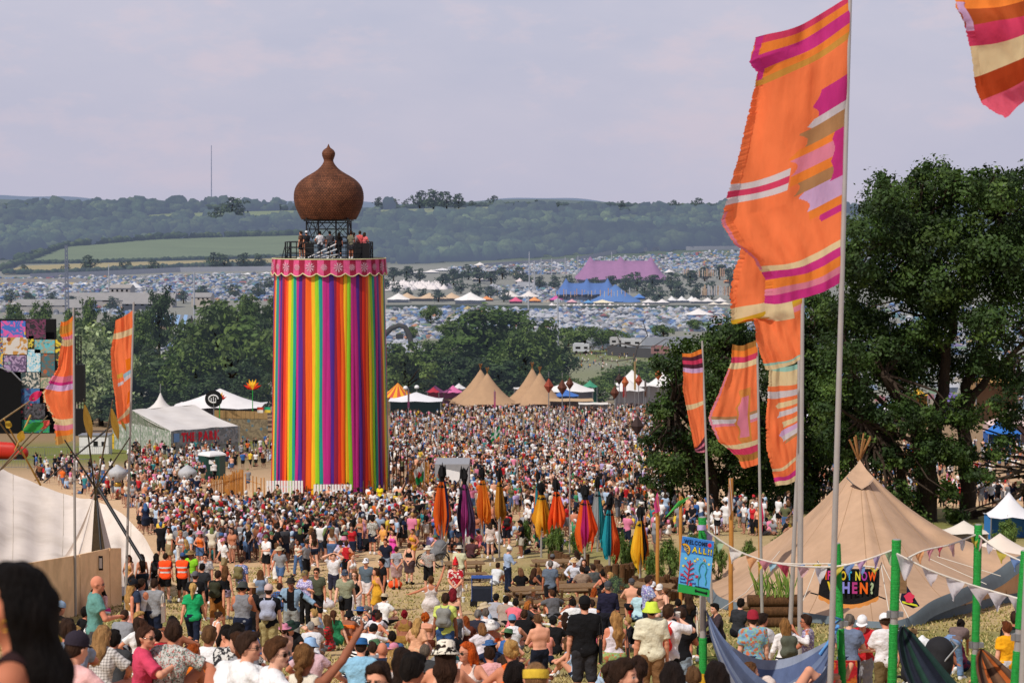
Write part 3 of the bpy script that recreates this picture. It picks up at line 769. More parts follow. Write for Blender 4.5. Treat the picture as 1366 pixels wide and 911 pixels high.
 # ------------------------------------------------------------------ ground
def blob(px,py,r,w=1.0,Y=None):
 p=hit(px,py)if Y is None else onground(px,Y)
 return(p.x,p.y,r,w)
def build_ground():
 GREEN=[blob(440,668,5),blob(330,668,4),blob(540,670,3),blob(120,600,22),blob(60,610,22),blob(380,590,20),blob(820,470,60),blob(880,840,6),blob(760,845,4),blob(700,800,5,.6),blob(900,780,6),blob(1000,880,7),blob(1250,860,9),blob(1150,870,8),blob(740,760,5,.7),blob(160,830,4,.9),blob(110,800,4),blob(640,850,5,.3),blob(560,800,7,.2),blob(620,770,5,.3),blob(800,500,60,.5),blob(850,740,8,.8),blob(900,700,10,.3),blob(1350,700,20,.9)]
 ys=[-14,-8,-4,-1,1];y=2.2
 while y<14000:ys.append(y);y+=max(.55,y*.0135)
 nk=190;V=[]
 ks=[(-1+2*i/(nk-1))for i in range(nk)]
 ks=[.62*(k*.75+.25*k**3)for k in ks]
 cols=[]
 straw,green,dry,far,hill=lin('cfae8a'),lin('6d7639'),lin('c6aa7e'),lin('85857a'),lin('4c5a40')
 for y in ys:
  w=max(18,y+10)if y>0 else 18
  for k in ks:
   x=k*w*1.25 if y<40 else k*w
   V.append((x,y,gz(x,y)))
   g=0
   for(cx,cy,r,ww)in GREEN:
    q=((x-cx)**2+(y-cy)**2)/(r*r)
    if q<6:g=max(g,ww*math.exp(-q))
   base=[straw[i]for i in range(3)]
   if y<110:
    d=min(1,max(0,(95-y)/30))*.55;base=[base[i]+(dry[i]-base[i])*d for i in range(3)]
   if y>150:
    d=min(1,(y-150)/60)*.75;base=[base[i]+(lin('6e5c48')[i]-base[i])*d for i in range(3)]  # darker under the far crowd: trampled, with the crowd's shade painted in
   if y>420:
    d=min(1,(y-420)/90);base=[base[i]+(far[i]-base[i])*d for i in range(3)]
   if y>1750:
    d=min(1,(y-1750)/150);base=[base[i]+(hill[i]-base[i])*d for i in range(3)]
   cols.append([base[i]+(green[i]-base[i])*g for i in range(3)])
 F=[]
 for i in range(len(ys)-1):
  for j in range(nk-1):F.append((i*nk+j,i*nk+j+1,(i+1)*nk+j+1,(i+1)*nk+j))
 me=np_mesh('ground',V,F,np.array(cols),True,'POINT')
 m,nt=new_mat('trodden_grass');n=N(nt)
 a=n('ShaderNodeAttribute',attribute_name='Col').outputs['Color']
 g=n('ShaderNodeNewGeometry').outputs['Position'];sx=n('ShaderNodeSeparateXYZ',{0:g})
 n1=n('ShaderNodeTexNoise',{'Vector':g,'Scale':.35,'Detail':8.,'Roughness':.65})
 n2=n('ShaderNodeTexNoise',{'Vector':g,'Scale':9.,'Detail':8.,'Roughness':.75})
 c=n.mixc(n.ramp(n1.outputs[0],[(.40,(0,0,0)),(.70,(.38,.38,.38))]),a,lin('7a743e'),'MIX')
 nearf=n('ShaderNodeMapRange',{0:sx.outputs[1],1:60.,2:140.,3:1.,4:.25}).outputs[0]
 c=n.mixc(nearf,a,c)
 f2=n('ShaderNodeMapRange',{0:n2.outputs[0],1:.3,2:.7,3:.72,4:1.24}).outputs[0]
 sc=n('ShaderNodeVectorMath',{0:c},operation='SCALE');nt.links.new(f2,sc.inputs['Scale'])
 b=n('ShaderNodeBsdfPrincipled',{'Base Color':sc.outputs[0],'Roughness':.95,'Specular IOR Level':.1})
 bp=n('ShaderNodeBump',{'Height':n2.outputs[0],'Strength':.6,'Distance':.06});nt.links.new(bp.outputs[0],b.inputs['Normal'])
 em=n('ShaderNodeEmission',{0:(*HAZE,1),1:.85})  # same painted haze glow for the ground, stronger with distance
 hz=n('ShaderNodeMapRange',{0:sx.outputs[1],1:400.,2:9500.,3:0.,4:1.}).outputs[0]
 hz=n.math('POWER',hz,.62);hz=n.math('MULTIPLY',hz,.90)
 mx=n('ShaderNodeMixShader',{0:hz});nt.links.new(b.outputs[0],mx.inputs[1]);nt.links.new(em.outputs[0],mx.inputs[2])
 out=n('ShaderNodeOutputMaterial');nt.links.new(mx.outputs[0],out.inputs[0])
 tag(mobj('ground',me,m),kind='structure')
def strip_field(name,top,bot,col,n=44,rows=7,lift=.8,haze=.24):
 """a hillside field draped on the terrain between two hedge lines"""
 def interp(pl,x):
  for(x0,y0),(x1,y1)in zip(pl,pl[1:]):
   if x0<=x<=x1:return y0+(y1-y0)*(x-x0)/max(1e-6,x1-x0)
  return pl[0][1]if x<pl[0][0]else pl[-1][1]
 x0,x1=top[0][0],top[-1][0];P=[]
 for r in range(rows):
  row=[]
  for i in range(n):
   x=x0+(x1-x0)*i/(n-1);a,b=interp(top,x),interp(bot,x)
   p=hit(x,b+(a-b)*r/(rows-1),1200);row.append(p+Vector((0,0,lift))if p else None)
  P.append(row)
 P=[[p if p else q for p,q in zip(row,P[0])]for row in P]
 b=MB();b.grid(P)
 o=b.build(name,pmat(name+'_grass',col,var=.12,scale=.012,bump=0,haze=haze,rough=1,spec=.05));tag(o,kind='structure')
def ico_template(sub,seed):
 bm=bmesh.new();bmesh.ops.create_icosphere(bm,subdivisions=sub,radius=1)
 rr=random.Random(seed);vs=[]
 for v in bm.verts:
  f=1+.55*(mnoise(v.co*1.7+Vector((seed*3.1,0,0))))+.25*mnoise(v.co*4+Vector((0,seed,0)))+rr.uniform(-.06,.06);vs.append(v.co*f)
 V=np.array([tuple(p)for p in vs]);F=np.array([[l.vert.index for l in f.loops]for f in bm.faces]);bm.free();return V,F
from mathutils import noise as _mn
def mnoise(v):return _mn.noise(v)
ICO={}
def wood_mass(name,pts,mat='woods',sub=2,label=None,kind='stuff'):
 """pts: (Vector base, radius, height, colour): tree crowns of a far wood that read as one mass"""
 Vs,Fs,Cs,o=[],[],[],0
 for p,r,h,c in pts:
  k=R.randrange(6)
  if(sub,k)not in ICO:ICO[sub,k]=ico_template(sub,k)
  V,F=ICO[sub,k];a=R.uniform(0,6.28);ca,sa=math.cos(a),math.sin(a)
  W=np.stack([V[:,0]*ca-V[:,1]*sa,V[:,0]*sa+V[:,1]*ca,V[:,2]],1)*(r,r,h*.55)+(p.x,p.y,p.z+h*.45)
  Vs.append(W);Fs.append(F+o);o+=len(V)
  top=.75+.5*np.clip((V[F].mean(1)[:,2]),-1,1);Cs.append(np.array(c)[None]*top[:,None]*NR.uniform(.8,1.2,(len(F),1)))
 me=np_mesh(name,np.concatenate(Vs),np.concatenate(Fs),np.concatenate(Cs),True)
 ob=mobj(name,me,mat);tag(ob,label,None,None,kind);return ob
def inpoly(x,y,P):
 c=False;j=len(P)-1
 for i in range(len(P)):
  if(P[i][1]>y)!=(P[j][1]>y)and x<(P[j][0]-P[i][0])*(y-P[i][1])/(P[j][1]-P[i][1]+1e-9)+P[i][0]:c=not c
  j=i
 return c
WOODCOL=[lin(c)for c in('2e3d24','35442a','28361f','3d4a2c','2b3a28','43502f')]
def build_hills():
 f1t,f1b=[(23,350),(88,330),(205,320),(300,317),(420,314)],[(23,352),(120,351),(205,348),(363,344),(420,342)]
 f2t,f2b=[(6,364),(29,356),(117,352.5),(363,346),(420,344)],[(6,367),(60,366),(117,363),(363,354),(420,353)]
 f3t,f3b=[(160,291),(220,286),(281,284),(420,281)],[(160,295),(281,296),(420,292)]
 f4t,f4b=[(505,281),(640,277),(830,275),(965,279)],[(505,288),(580,292),(680,285),(756,284),(965,285)]
 strip_field('field',f1t,f1b,'6b7857',haze=.30);strip_field('field',f2t,f2b,'9a8f66');strip_field('field',f3t,f3b,'77835a',haze=.34);strip_field('field',f4t,f4b,'7d8560',haze=.34)
 for t_,b_ in(([(95,285),(130,284)],[(95,287),(130,287)]),([(560,301),(590,300)],[(560,304),(590,303)]),([(775,296),(835,293)],[(775,303),(835,300)]),([(60,322),(80,321)],[(60,328),(80,325)]),([(880,289),(930,287)],[(880,292),(930,290)]),([(115,306),(150,303)],[(115,318),(140,315)]),([(640,299),(730,295)],[(640,302),(730,300)]),([(690,318),(770,311)],[(690,323),(770,316)]),([(520,317),(570,313)],[(520,322),(570,319)]),([(935,300),(1000,297)],[(935,305),(1000,303)]),([(0,297),(60,294)],[(0,302),(60,298)])):
  strip_field('field',t_,b_,R.choice(['8f8a68','6d7a52','7f8060']),n=8,rows=4,haze=.34)
 FL=[f1t+f1b[::-1],f2t+f2b[::-1],f3t+f3b[::-1],f4t+f4b[::-1]]
 pts=[]
 def scat(x0,x1,ytop,ybot,n,sz=(4,11)):
  for _ in range(n):
   x=R.uniform(x0,x1);y=R.uniform(ytop(x),ybot(x))
   if any(inpoly(x,y-1.0,P)or inpoly(x,y,P)for P in FL):continue
   p=hit(x,y,1500)
   if not p or p.y>5200:continue
   r=R.uniform(*sz)*(.8+.5*abs(mnoise(Vector((p.x*.004,p.y*.004,2)))*2));tone=1+1.1*mnoise(Vector((p.x*.006,p.y*.003,0)))+R.uniform(-.25,.25);pts.append((p,r,r*R.uniform(1.1,1.9),tuple(q*max(.35,tone)for q in R.choice(WOODCOL))))
 scat(-60,420,lambda x:276,lambda x:350 if x<60 else 333-(x-60)*.035,1500)
 scat(420,1060,lambda x:280,lambda x:352-max(0,x-560)*.05,1900)
 scat(1060,1430,lambda x:272,lambda x:340,500)
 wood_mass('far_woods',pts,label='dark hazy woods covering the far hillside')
 hp=[]
 def hedge(pl,step,sz=(1.6,2.8)):
  for(x0,y0),(x1,y1)in zip(pl,pl[1:]):
   k=max(2,int(abs(x1-x0)/step))
   for i in range(k):
    t=(i+R.random())/k;p=hit(x0+(x1-x0)*t,y0+(y1-y0)*t+R.uniform(-.4,.4),1200)
    if p:r=R.uniform(*sz);hp.append((p,r,r*1.5,R.choice(WOODCOL)))
 hedge(f1b,1.4);hedge([(5,366),(60,366.5),(117,364),(260,357),(420,354)],1.6,(2,3.5));hedge(f1t,1.6,(3,6));hedge(f3b,2,(3,6));hedge(f4b,2.2,(3,7));hedge([(0,362),(30,352),(90,328)],1.5,(3,5))
 hedge([(500,279.5),(640,276),(960,277)],2.0,(3,6));hedge([(0,279),(420,281)],1.5,(4,7))
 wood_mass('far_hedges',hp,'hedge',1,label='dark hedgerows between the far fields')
 # ------------------------------------------------------------------ trees with leaf clumps
def leaf_crown(name,blobs,nleaf,size,cols,mat,parent,seed,off,shell=.62,flat=.85):
 """many leaf-sized faces through lumpy clumps. blobs: (centre, radius)"""
 rs=np.random.RandomState(seed);Vs,Cs=[],[]
 for c,r in blobs:
  k=max(5,int(nleaf*r*r));sub=max(4,int(5+r*4))
  d=rs.normal(size=(sub,3));d/=np.linalg.norm(d,axis=1)[:,None];d[:,2]=d[:,2]*.9+.12
  cc=np.array(c)+d*(r*rs.uniform(shell,1.02,(sub,1)))*(1,1,flat)
  which=rs.randint(0,sub,k)
  p=cc[which]+rs.normal(size=(k,3))*r*.24*(1,1,.75)
  out=p-np.array(c);out/=np.linalg.norm(out,axis=1)[:,None]+1e-6
  nrm=out*.9+rs.normal(size=(k,3))*.55+(0,0,.35);nrm/=np.linalg.norm(nrm,axis=1)[:,None]
  t=np.cross(nrm,rs.normal(size=(k,3)));t/=np.linalg.norm(t,axis=1)[:,None]+1e-6;b=np.cross(nrm,t)
  s=size*rs.uniform(.6,1.25,(k,1))
  q=np.stack([p-t*s,p-b*s*.55+nrm*s*.12,p+t*s,p+b*s*.55-nrm*s*.1],1)
  Vs.append(q.reshape(-1,3))
  clump=rs.uniform(.6,1.45,sub)[which];col=np.array(cols)[rs.randint(0,len(cols),sub)][which]
  Cs.append(col*clump[:,None]*rs.uniform(.75,1.3,(k,1)))
 V=np.concatenate(Vs)-np.array(off);C=np.concatenate(Cs);F=np.arange(len(V)).reshape(-1,4)
 o=mobj(name,np_mesh(name,V,F,C),mat,parent);return o
def limb(b,pts,r0,r1,n=9):
 k=len(pts);b.tube(pts,[r0+(r1-r0)*i/(k-1)for i in range(k)],n)
def wobble(a,c,n,amp,seed):
 rr=random.Random(seed);a,c=Vector(a),Vector(c);L=(c-a).length
 return[a.lerp(c,i/n)+Vector([rr.uniform(-1,1)*amp*L*math.sin(math.pi*i/n)for _ in range(3)])for i in range(n+1)]
LEAFCOL=[lin(c)for c in('2f4320','3a5024','465b28','2a3d1f')]
def hero_tree(label,base,blobpx,Y,yj,seed,trunks,nleaf,size,cols,group=None,dens=1):
 t=thing('oak_tree',label,'tree',base,group);rr=random.Random(seed)
 bl=[]
 for(px,py,r)in blobpx:
  for k in range(dens):
   q=r*.5 if k else 0;Yk=Y+rr.uniform(-yj,yj);p=at(px+rr.uniform(-q,q),py+rr.uniform(-q,q),Yk);bl.append((tuple(p),r/ppm(Y)*rr.uniform(.62,1.05)))
 b=MB()
 for(pts,r0,r1)in trunks:
  P=[Vector(base)+Vector((rr.uniform(-.1,.1),0,-.3))]+[at(px,py,Y+dy)for px,py,dy in pts]if pts[0]is None else[at(px,py,Y+dy)for px,py,dy in pts]
  Q=[]
  for a,c in zip(P,P[1:]):Q+=wobble(a,c,4,.05,rr.random())[:-1]
  Q.append(P[-1]);limb(b,Q,r0,r1)
 ends=[tr[0][-1]for tr in trunks]
 for c,r in bl:
  e=min(ends,key=lambda q:(Vector(c)-at(q[0],q[1],Y+q[2])).length);s=at(e[0],e[1],Y+e[2])
  limb(b,wobble(s,c,5,.09,rr.random()),.11,.03,6)
 b.build('trunk','trunk',t)
 leaf_crown('crown',bl,nleaf,size,cols,'leaf',t,seed,base)
 return t
def build_oaks():
 Y=112
 B1=[(1245,252,34),(1198,268,36),(1222,290,40),(1290,262,36),(1335,262,38),(1372,275,44),(1165,292,30),(1150,322,34),(1190,325,42),(1240,330,44),(1290,318,42),(1345,320,46),(1400,310,50),(1140,366,34),(1180,378,40),(1228,385,44),(1280,375,42),(1335,378,46),(1395,380,50),(1128,415,32),(1165,430,38),(1215,440,42),(1268,430,36),(1330,436,40),(1392,440,44),(1115,465,34),(1160,485,36),(1205,500,40),(1250,490,30),(1310,490,34),(1372,500,36),(1110,520,36),(1150,540,36),(1195,560,36),(1235,550,26),(1290,545,32),(1350,555,32),(1130,590,30),(1175,612,30),(1215,620,24),(1270,600,28),(1325,600,28),(1150,650,22),(1200,665,22),(1262,655,20),(1310,640,20),(1228,235,16),(1308,240,20),(1178,245,15),(1350,236,16),(1240,226,9),(1215,244,12),(1275,240,12),(1145,300,12),(1136,340,14),(1262,234,10),(1385,240,14),(1328,232,10),(1135,640,24),(1165,690,22),(1225,690,20),(1190,720,20),(1130,560,26),(1215,720,16),(1275,690,16),(1115,560,30),(1240,600,26),(1290,610,20)]
 T1=[([(1240,735,0),(1238,640,0),(1222,560,0),(1180,500,-2)],.75,.25),([(1238,640,0),(1250,560,1),(1262,480,1),(1275,400,1)],.5,.18),([(1290,735,2),(1292,650,2),(1283,560,2),(1300,470,2),(1340,420,2)],.55,.16),([(1283,560,2),(1320,500,1),(1375,450,0)],.3,.12),([(1210,735,-1),(1205,660,-1),(1198,600,-1),(1150,560,-2)],.4,.12),([(1262,480,1),(1235,400,0),(1215,320,0)],.22,.08),([(1275,400,1),(1310,340,1),(1330,290,1)],.2,.07),([(1292,690,2),(1330,678,1),(1366,655,0),(1410,630,0)],.2,.08),([(1222,560,0),(1180,540,-1),(1140,500,-2)],.2,.08)]
 base=onground(1245,Y);hero_tree('huge dark oak with thick bare limbs behind the big tipi',base,B1,Y,4.2,5,T1,520,.125,LEAFCOL,dens=3)
 Y=118
 B2=[(985,428,17),(968,452,26),(1000,455,24),(930,470,28),(900,490,22),(952,500,34),(990,490,32),(912,525,28),(878,545,20),(945,545,36),(990,540,36),(890,580,24),(925,590,34),(965,590,36),(872,610,18),(900,630,28),(940,640,34),(985,630,34),(1015,590,30),(880,660,20),(915,680,28),(955,690,30),(1000,685,30),(893,700,20),(1030,640,30),(860,590,10),(866,640,12)]
 T2=[([(950,745,0),(950,660,0),(945,560,0),(965,470,0)],.5,.15),([(950,660,0),(915,600,-1),(900,540,-1)],.25,.1),([(950,660,0),(990,590,1),(1010,520,1)],.28,.1)]
 hero_tree('tall dark oak with its crown low to the ground beside the crowd',onground(950,Y),B2,Y,3.6,9,T2,480,.13,LEAFCOL,dens=3)
 Y=124
 B3=[(1040,430,28),(1075,420,28),(1100,440,28),(1035,475,30),(1070,480,34),(1105,490,30),(1035,520,32),(1075,535,34),(1110,550,30),(1040,575,32),(1080,590,34),(1050,620,32),(1090,640,30),(1060,670,30),(1030,690,28),(1095,690,26),(1060,715,26),(1110,610,28),(1125,660,24),(1120,700,20),(1090,400,20),(1150,690,24),(1180,700,22),(1000,720,22),(1035,725,22),(1075,738,20),(975,722,20),(1140,720,22),(1020,560,30),(1030,610,30),(1100,520,30)]
 T3=[([(1080,745,0),(1078,660,0),(1070,560,0),(1075,470,0)],.5,.14),([(1078,660,0),(1110,580,1),(1120,500,1)],.25,.1)]
 hero_tree('dark oak filling the gap behind the tall orange flags',onground(1080,Y),B3,Y,3.6,13,T3,480,.13,LEAFCOL,dens=3)
TREEKIND={}
def proto_tree(kind):
 """unit-size trees (height 1) whose copies share mesh data"""
 if kind in TREEKIND:return TREEKIND[kind]
 seed=sum(map(ord,kind));rr=random.Random(seed);bl=[]
 far=kind.startswith('far')
 spec={'round':(.42,.56,16),'tall':(.26,.58,15),'silver':(.46,.54,18),'dark':(.40,.54,17),'bush':(.52,.45,14),'faround':(.44,.47,12),'fartall':(.32,.50,10)}[kind]
 rw,zc,n=spec
 for i in range(n):
  a=rr.uniform(0,6.28);z=rr.uniform(-1,1);q=math.sqrt(1-z*z)*rr.uniform(.5,1)
  c=(rw*.72*q*math.cos(a),rw*.72*q*math.sin(a),zc+z*(.33 if kind!='bush' else.26));bl.append((c,rr.uniform(.13,.21)*(1 if not far else 1.25)))
 bl.append(((0,0,zc),.25));bl.append(((0,0,zc+.2),.2))
 cols={'silver':['6f7c58','7e8a66','5d6b48'],'dark':['27371f','2c3d22','324225'],'tall':['36491f','425527','2d3f1f'],'round':['3f5126','4d5f2c','34461f'],'bush':['45562b','526330','384a22'],'faround':['31412a','3a4a2e','293824'],'fartall':['2f3f28','37472c','283722']}[kind]
 k={'faround':900,'fartall':900}.get(kind,6500)
 V0=bpy.data.objects.new('tmp',None)
 cr=leaf_crown('crown',bl,k,.030 if not far else.062,[lin(c)for c in cols],'leaffar' if far else 'leafmid',None,seed,(0,0,0),shell=.55)
 cm=cr.data;bpy.data.objects.remove(cr);bpy.data.objects.remove(V0)
 b=MB();limb(b,[(0,0,-.02),(.01,0,.2),(0,.01,.45),(0,0,.7)],.035,.01,7)
 for i in range(7):
  c=bl[i][0];limb(b,wobble((0,0,.25+.03*i),c,4,.06,i),.014,.004,5)
 tm=b.mesh('trunk');tm.materials.append(M['trunk'])
 TREEKIND[kind]=(tm,cm);return TREEKIND[kind]
def plant_tree(px,ytop,Y,kind,label,width=None,group=None,name='tree',base=None):
 p=base or onground(px,Y);top=at(px,ytop,p.y).z;h=max(2,top-p.z)
 t=thing(name,label,'tree',p,group);tm,cm=proto_tree(kind)
 w=(width/ppm(p.y))/(2*{'round':.5,'tall':.36,'silver':.53,'dark':.48,'bush':.58,'faround':.5,'fartall':.4}[kind])if width else h
 t.scale=(w,w,h);t.rotation_euler.z=R.uniform(0,6.28)
 mobj('trunk',tm,None,t);c=mobj('crown',cm,None,t)
 if name=='shrub':c.material_slots[0].link='OBJECT';c.material_slots[0].material=M['leafnear']
 return t
def build_mid_trees():
 L=[(310,402,350,'round',130,'broad pale green tree filling the gap left of the ribbon tower'),(262,455,345,'round',90,'lower rounded tree beside the broad tree left of the tower'),(225,470,370,'dark',100,'dark bushy tree behind the white festival tent'),(350,440,380,'round',70,'tree half hidden by the left edge of the ribbon tower'),(330,480,330,'dark',80,'dark tree above the white stretch roof'),(190,500,340,'dark',80,'low dark tree between the second orange flag and the white tent'),(120,416,345,'silver',110,'silvery leaved tree behind the speaker stack of the stage'),(75,425,360,'silver',70,'silvery tree rising over the painted stage wall'),(135,470,335,'silver',90,'silvery willow between the two orange flags'),(60,470,375,'dark',90,'dark tree behind the painted stage panels'),(155,520,330,'dark',70,'small dark tree low behind the second orange flag'),(285,500,335,'dark',90,'dark bush behind the round black sign'),(212,385,700,'dark',60,'dark dense conifer clump beyond the striped barn roof'),(20,404,640,'round',50,'tree at the picture edge above the stage wall'),(55,402,680,'round',50,'tree left of the grey farm roofs'),(118,397,650,'round',38,'round tree in front of the grey farm buildings'),(255,418,560,'bush',50,'bush beside the striped barn'),(330,392,740,'round',60,'tree behind the broad pale green tree'),(372,395,700,'round',50,'tree just left of the ribbon tower top half'),(290,400,800,'round',46,'tree in the tent field left of the tower'),(160,418,520,'bush',46,'pale bush between the grey farm and the second flag'),(30,440,520,'dark',60,'dark tree over the stage roof'),(540,468,470,'round',90,'bushy tree immediately right of the ribbon tower'),(585,452,480,'round',90,'rounded tree between the ribbon tower and the tall tree'),(640,408,490,'tall',92,'tallest tree behind the left pair of far tipis'),(678,410,495,'tall',70,'loose topped tree beside the tallest tree behind the tipis'),(718,424,480,'round',76,'dense tree behind the right pair of far tipis'),(612,470,465,'dark',80,'dark tree low behind the left far tipis'),(665,480,460,'dark',90,'dark tree low behind and between the far tipis'),(560,500,455,'dark',80,'dark bush behind the yellow striped top'),(725,490,465,'dark',60,'dark bush right of the far tipis'),(535,510,450,'dark',50,'dark bush against the right side of the tower'),(780,425,720,'bush',80,'dark bush clump in the tents behind the bare tree'),(815,432,740,'bush',60,'bush right of the clump behind the bare tree'),(758,430,760,'bush',50,'bush left of the clump behind the bare tree'),(885,428,800,'bush',44,'rounded bush among the tents near the left oak'),(930,422,860,'bush',40,'bush below the lone white pavilion'),(870,470,500,'bush',120,'wide pale bush beneath the bare tree'),(820,485,480,'bush',60,'low bush at the foot of the bare tree'),(760,492,470,'bush',60,'dark bush behind the white marquee right of the tipis'),(800,496,455,'bush',70,'bush behind the diamond lanterns'),(845,490,465,'round',80,'rounded tree behind the large white peaked marquee'),(745,455,540,'dark',50,'dark tree right of the dense tree behind the tipis'),(775,500,445,'bush',60,'low bush above the blue tent at the crowd back'),(890,500,450,'dark',70,'dark tree between the large white marquee and the oak'),(905,480,520,'bush',70,'bush behind the top of the left oak'),(95,412,640,'round',50,'tree in front of the long grey farm roof'),(150,414,600,'dark',54,'dark tree below the long grey farm roof'),(192,414,620,'round',56,'rounded tree left of the striped barn'),(235,448,520,'bush',60,'bush just below the striped barn'),(200,452,500,'bush',50,'bush under the left end of the striped barn'),(270,430,470,'round',80,'tree rising behind the broad tree left of the tower'),(40,424,560,'round',70,'tree behind the top edge of the stage wall'),(5,418,600,'dark',60,'dark tree at the far left above the stage wall'),(350,415,520,'dark',60,'dark tree against the tower left edge'),(300,420,400,'round',100,'full rounded tree between the broad tree and the tower'),(252,432,420,'round',80,'rounded tree above the round black sign'),(165,440,430,'dark',70,'dark tree just right of the second orange flag top'),(540,455,430,'round',80,'full tree against the right side of the tower'),(700,440,470,'round',90,'full rounded tree between the two pairs of far tipis'),(575,400,900,'bush',34,'small dark bush in the tents above the tall tree'),(545,430,780,'bush',36,'dark bush among tents right of the tower'),(598,420,800,'bush',44,'dark bush in the tents left of the tallest tree')]
 for px,yt,Y,k,w,lab in L:plant_tree(px,yt,Y,k,lab,w*(1.32 if Y<600 else 1.1))
 # small trees among the far tents and hedges, alike at this distance
 S=[(x,y,w)for x,y,w in((525,363,22),(542,362,24),(560,364,20),(512,378,20),(530,382,18),(545,388,16),(590,372,24),(605,366,26),(625,360,24),(640,364,26),(655,368,22),(670,362,20),(690,363,24),(615,380,22),(638,385,24),(655,388,22),(672,392,20),(585,392,20),(565,390,18),(705,372,18),(720,374,20),(740,374,22),(760,373,20),(850,372,30),(870,374,26),(895,372,30),(835,376,26),(920,368,26),(940,362,24),(960,360,24),(980,364,26),(905,384,30),(930,386,28),(950,384,28),(975,386,26),(880,390,26),(860,386,24),(815,374,22),(795,376,20),(1010,370,26),(990,352,20),(1085,362,26),(1065,370,26),(40,398,26),(70,396,22),(95,402,24),(15,392,22),(150,402,22),(245,394,20),(310,386,22),(345,384,24),(270,388,22),(360,376,20),(140,394,16))]
 for x,y,w in S:
  p=hit(x,y+w*.55,560)or onground(x,1200)
  plant_tree(x,y-w*.36,None,R.choice(['faround','fartall','faround']),'small dark tree standing among the tents of the valley',w*1.15,'trees among the valley tents',base=p)
 H=[(120,352,26),(162,356,16),(172,355,16),(205,356,22),(285,350,30),(300,352,26),(325,350,28),(345,350,26),(32,360,16),(88,358,14),(48,340,12),(560,268,30),(578,268,34),(596,269,30),(612,270,26),(658,269,18),(630,273,12),(690,274,12),(715,273,14),(745,275,10),(830,274,14),(860,275,12),(900,274,16),(930,272,18),(505,270,16),(525,272,16),(540,273,12),(330,276,14),(300,277,14),(370,277,12),(230,276,12),(310,283,44),(290,290,30)]
 for x,y,w in H:
  p=hit(x,y+w*.35,1300)or hit(x,y+w*.8,1300)
  if p is None or p.y>5000:p=onground(x,3650)
  plant_tree(x,y-w*.5,None,'faround','small dark tree by a far hedge or on the skyline',w*1.1,'lone trees on the far hill',base=p)
  # bare dead tree
 Y=520;base=onground(838,Y);t=thing('bare_tree','leafless grey tree with crooked limbs above the pale bush','tree',base)
 b=MB()
 for pts,r0,r1 in(([(848,505),(846,480),(850,462)],.5,.35),([(850,462),(828,458),(806,466),(790,462),(778,470)],.34,.08),([(850,462),(864,448),(858,430),(862,422)],.3,.07),([(850,462),(872,462),(888,452),(900,455)],.3,.07),([(828,458),(820,442),(806,436),(798,440)],.22,.06),([(846,478),(822,482),(800,480),(784,486)],.25,.06),([(806,466),(800,452),(788,448)],.14,.05),([(858,436),(846,430),(838,436)],.12,.04),([(872,462),(880,474),(892,476)],.14,.04),([(820,442),(826,432),(820,425)],.1,.04)):
  P=[at(x,y,Y+R.uniform(-1,1))for x,y in pts];limb(b,P,r0*.7,r1*.7,7)
 b.build('trunk',pmat('dead_bark','4c4640',var=.3,bump=.4,haze=.06),t)
 # ------------------------------------------------------------------ far camp: tents, marquees, fences
def tent_arrays(k):
 if k==0:
  V=[(0,0,1)]+[(.62*math.cos(a),.62*math.sin(a),.78)for a in np.arange(6)*math.pi/3]+[(math.cos(a),math.sin(a),0)for a in np.arange(6)*math.pi/3]
  F=[(0,1+i,1+(i+1)%6,1+(i+1)%6)for i in range(6)]+[(1+i,7+i,7+(i+1)%6,1+(i+1)%6)for i in range(6)]
 elif k==1:
  V=[(x,y,z)for x in(-1.4,1.4)for y,z in((-1,0),(-.72,.7),(0,.95),(.72,.7),(1,0))]
  F=[(i,i+1,i+6,i+5)for i in range(4)]+[(0,1,2,3),(0,3,4,4),(5,8,7,6),(5,9,8,8)]
 else:
  V=[(-1,-1,.62),(1,-1,.62),(1,1,.62),(-1,1,.62),(0,0,1.05),(-1,-1,0),(1,-1,0),(1,1,0),(-1,1,0)]
  F=[(0,1,4,4),(1,2,4,4),(2,3,4,4),(3,0,4,4),(2,3,8,7),(3,0,5,8)]
 return np.array(V,float),[tuple(f)for f in F]
TC=[('blue','3d62a8'),('blue','4a7cc0'),('blue','2f4f8c'),('pale blue','8fabc8'),('white','d9d9da'),('white','cfd0d4'),('grey','8e9298'),('green','5e8048'),('dark green','3a5140'),('grey','a7a9ad'),('red','9c3a36'),('orange','d07c3c'),('yellow','cdb15a'),('teal','3f8088'),('beige','b6a68a'),('purple','6c5a98'),('dark grey','54585f')]
TW=[6,6,6,7,5,4,8,5,7,8,2,2,1.2,2.5,5,1.6,9]
TC=[(a,'%02x%02x%02x'%tuple(int(int(c[i:i+2],16)*.66+36)for i in(0,2,4)))for a,c in TC]
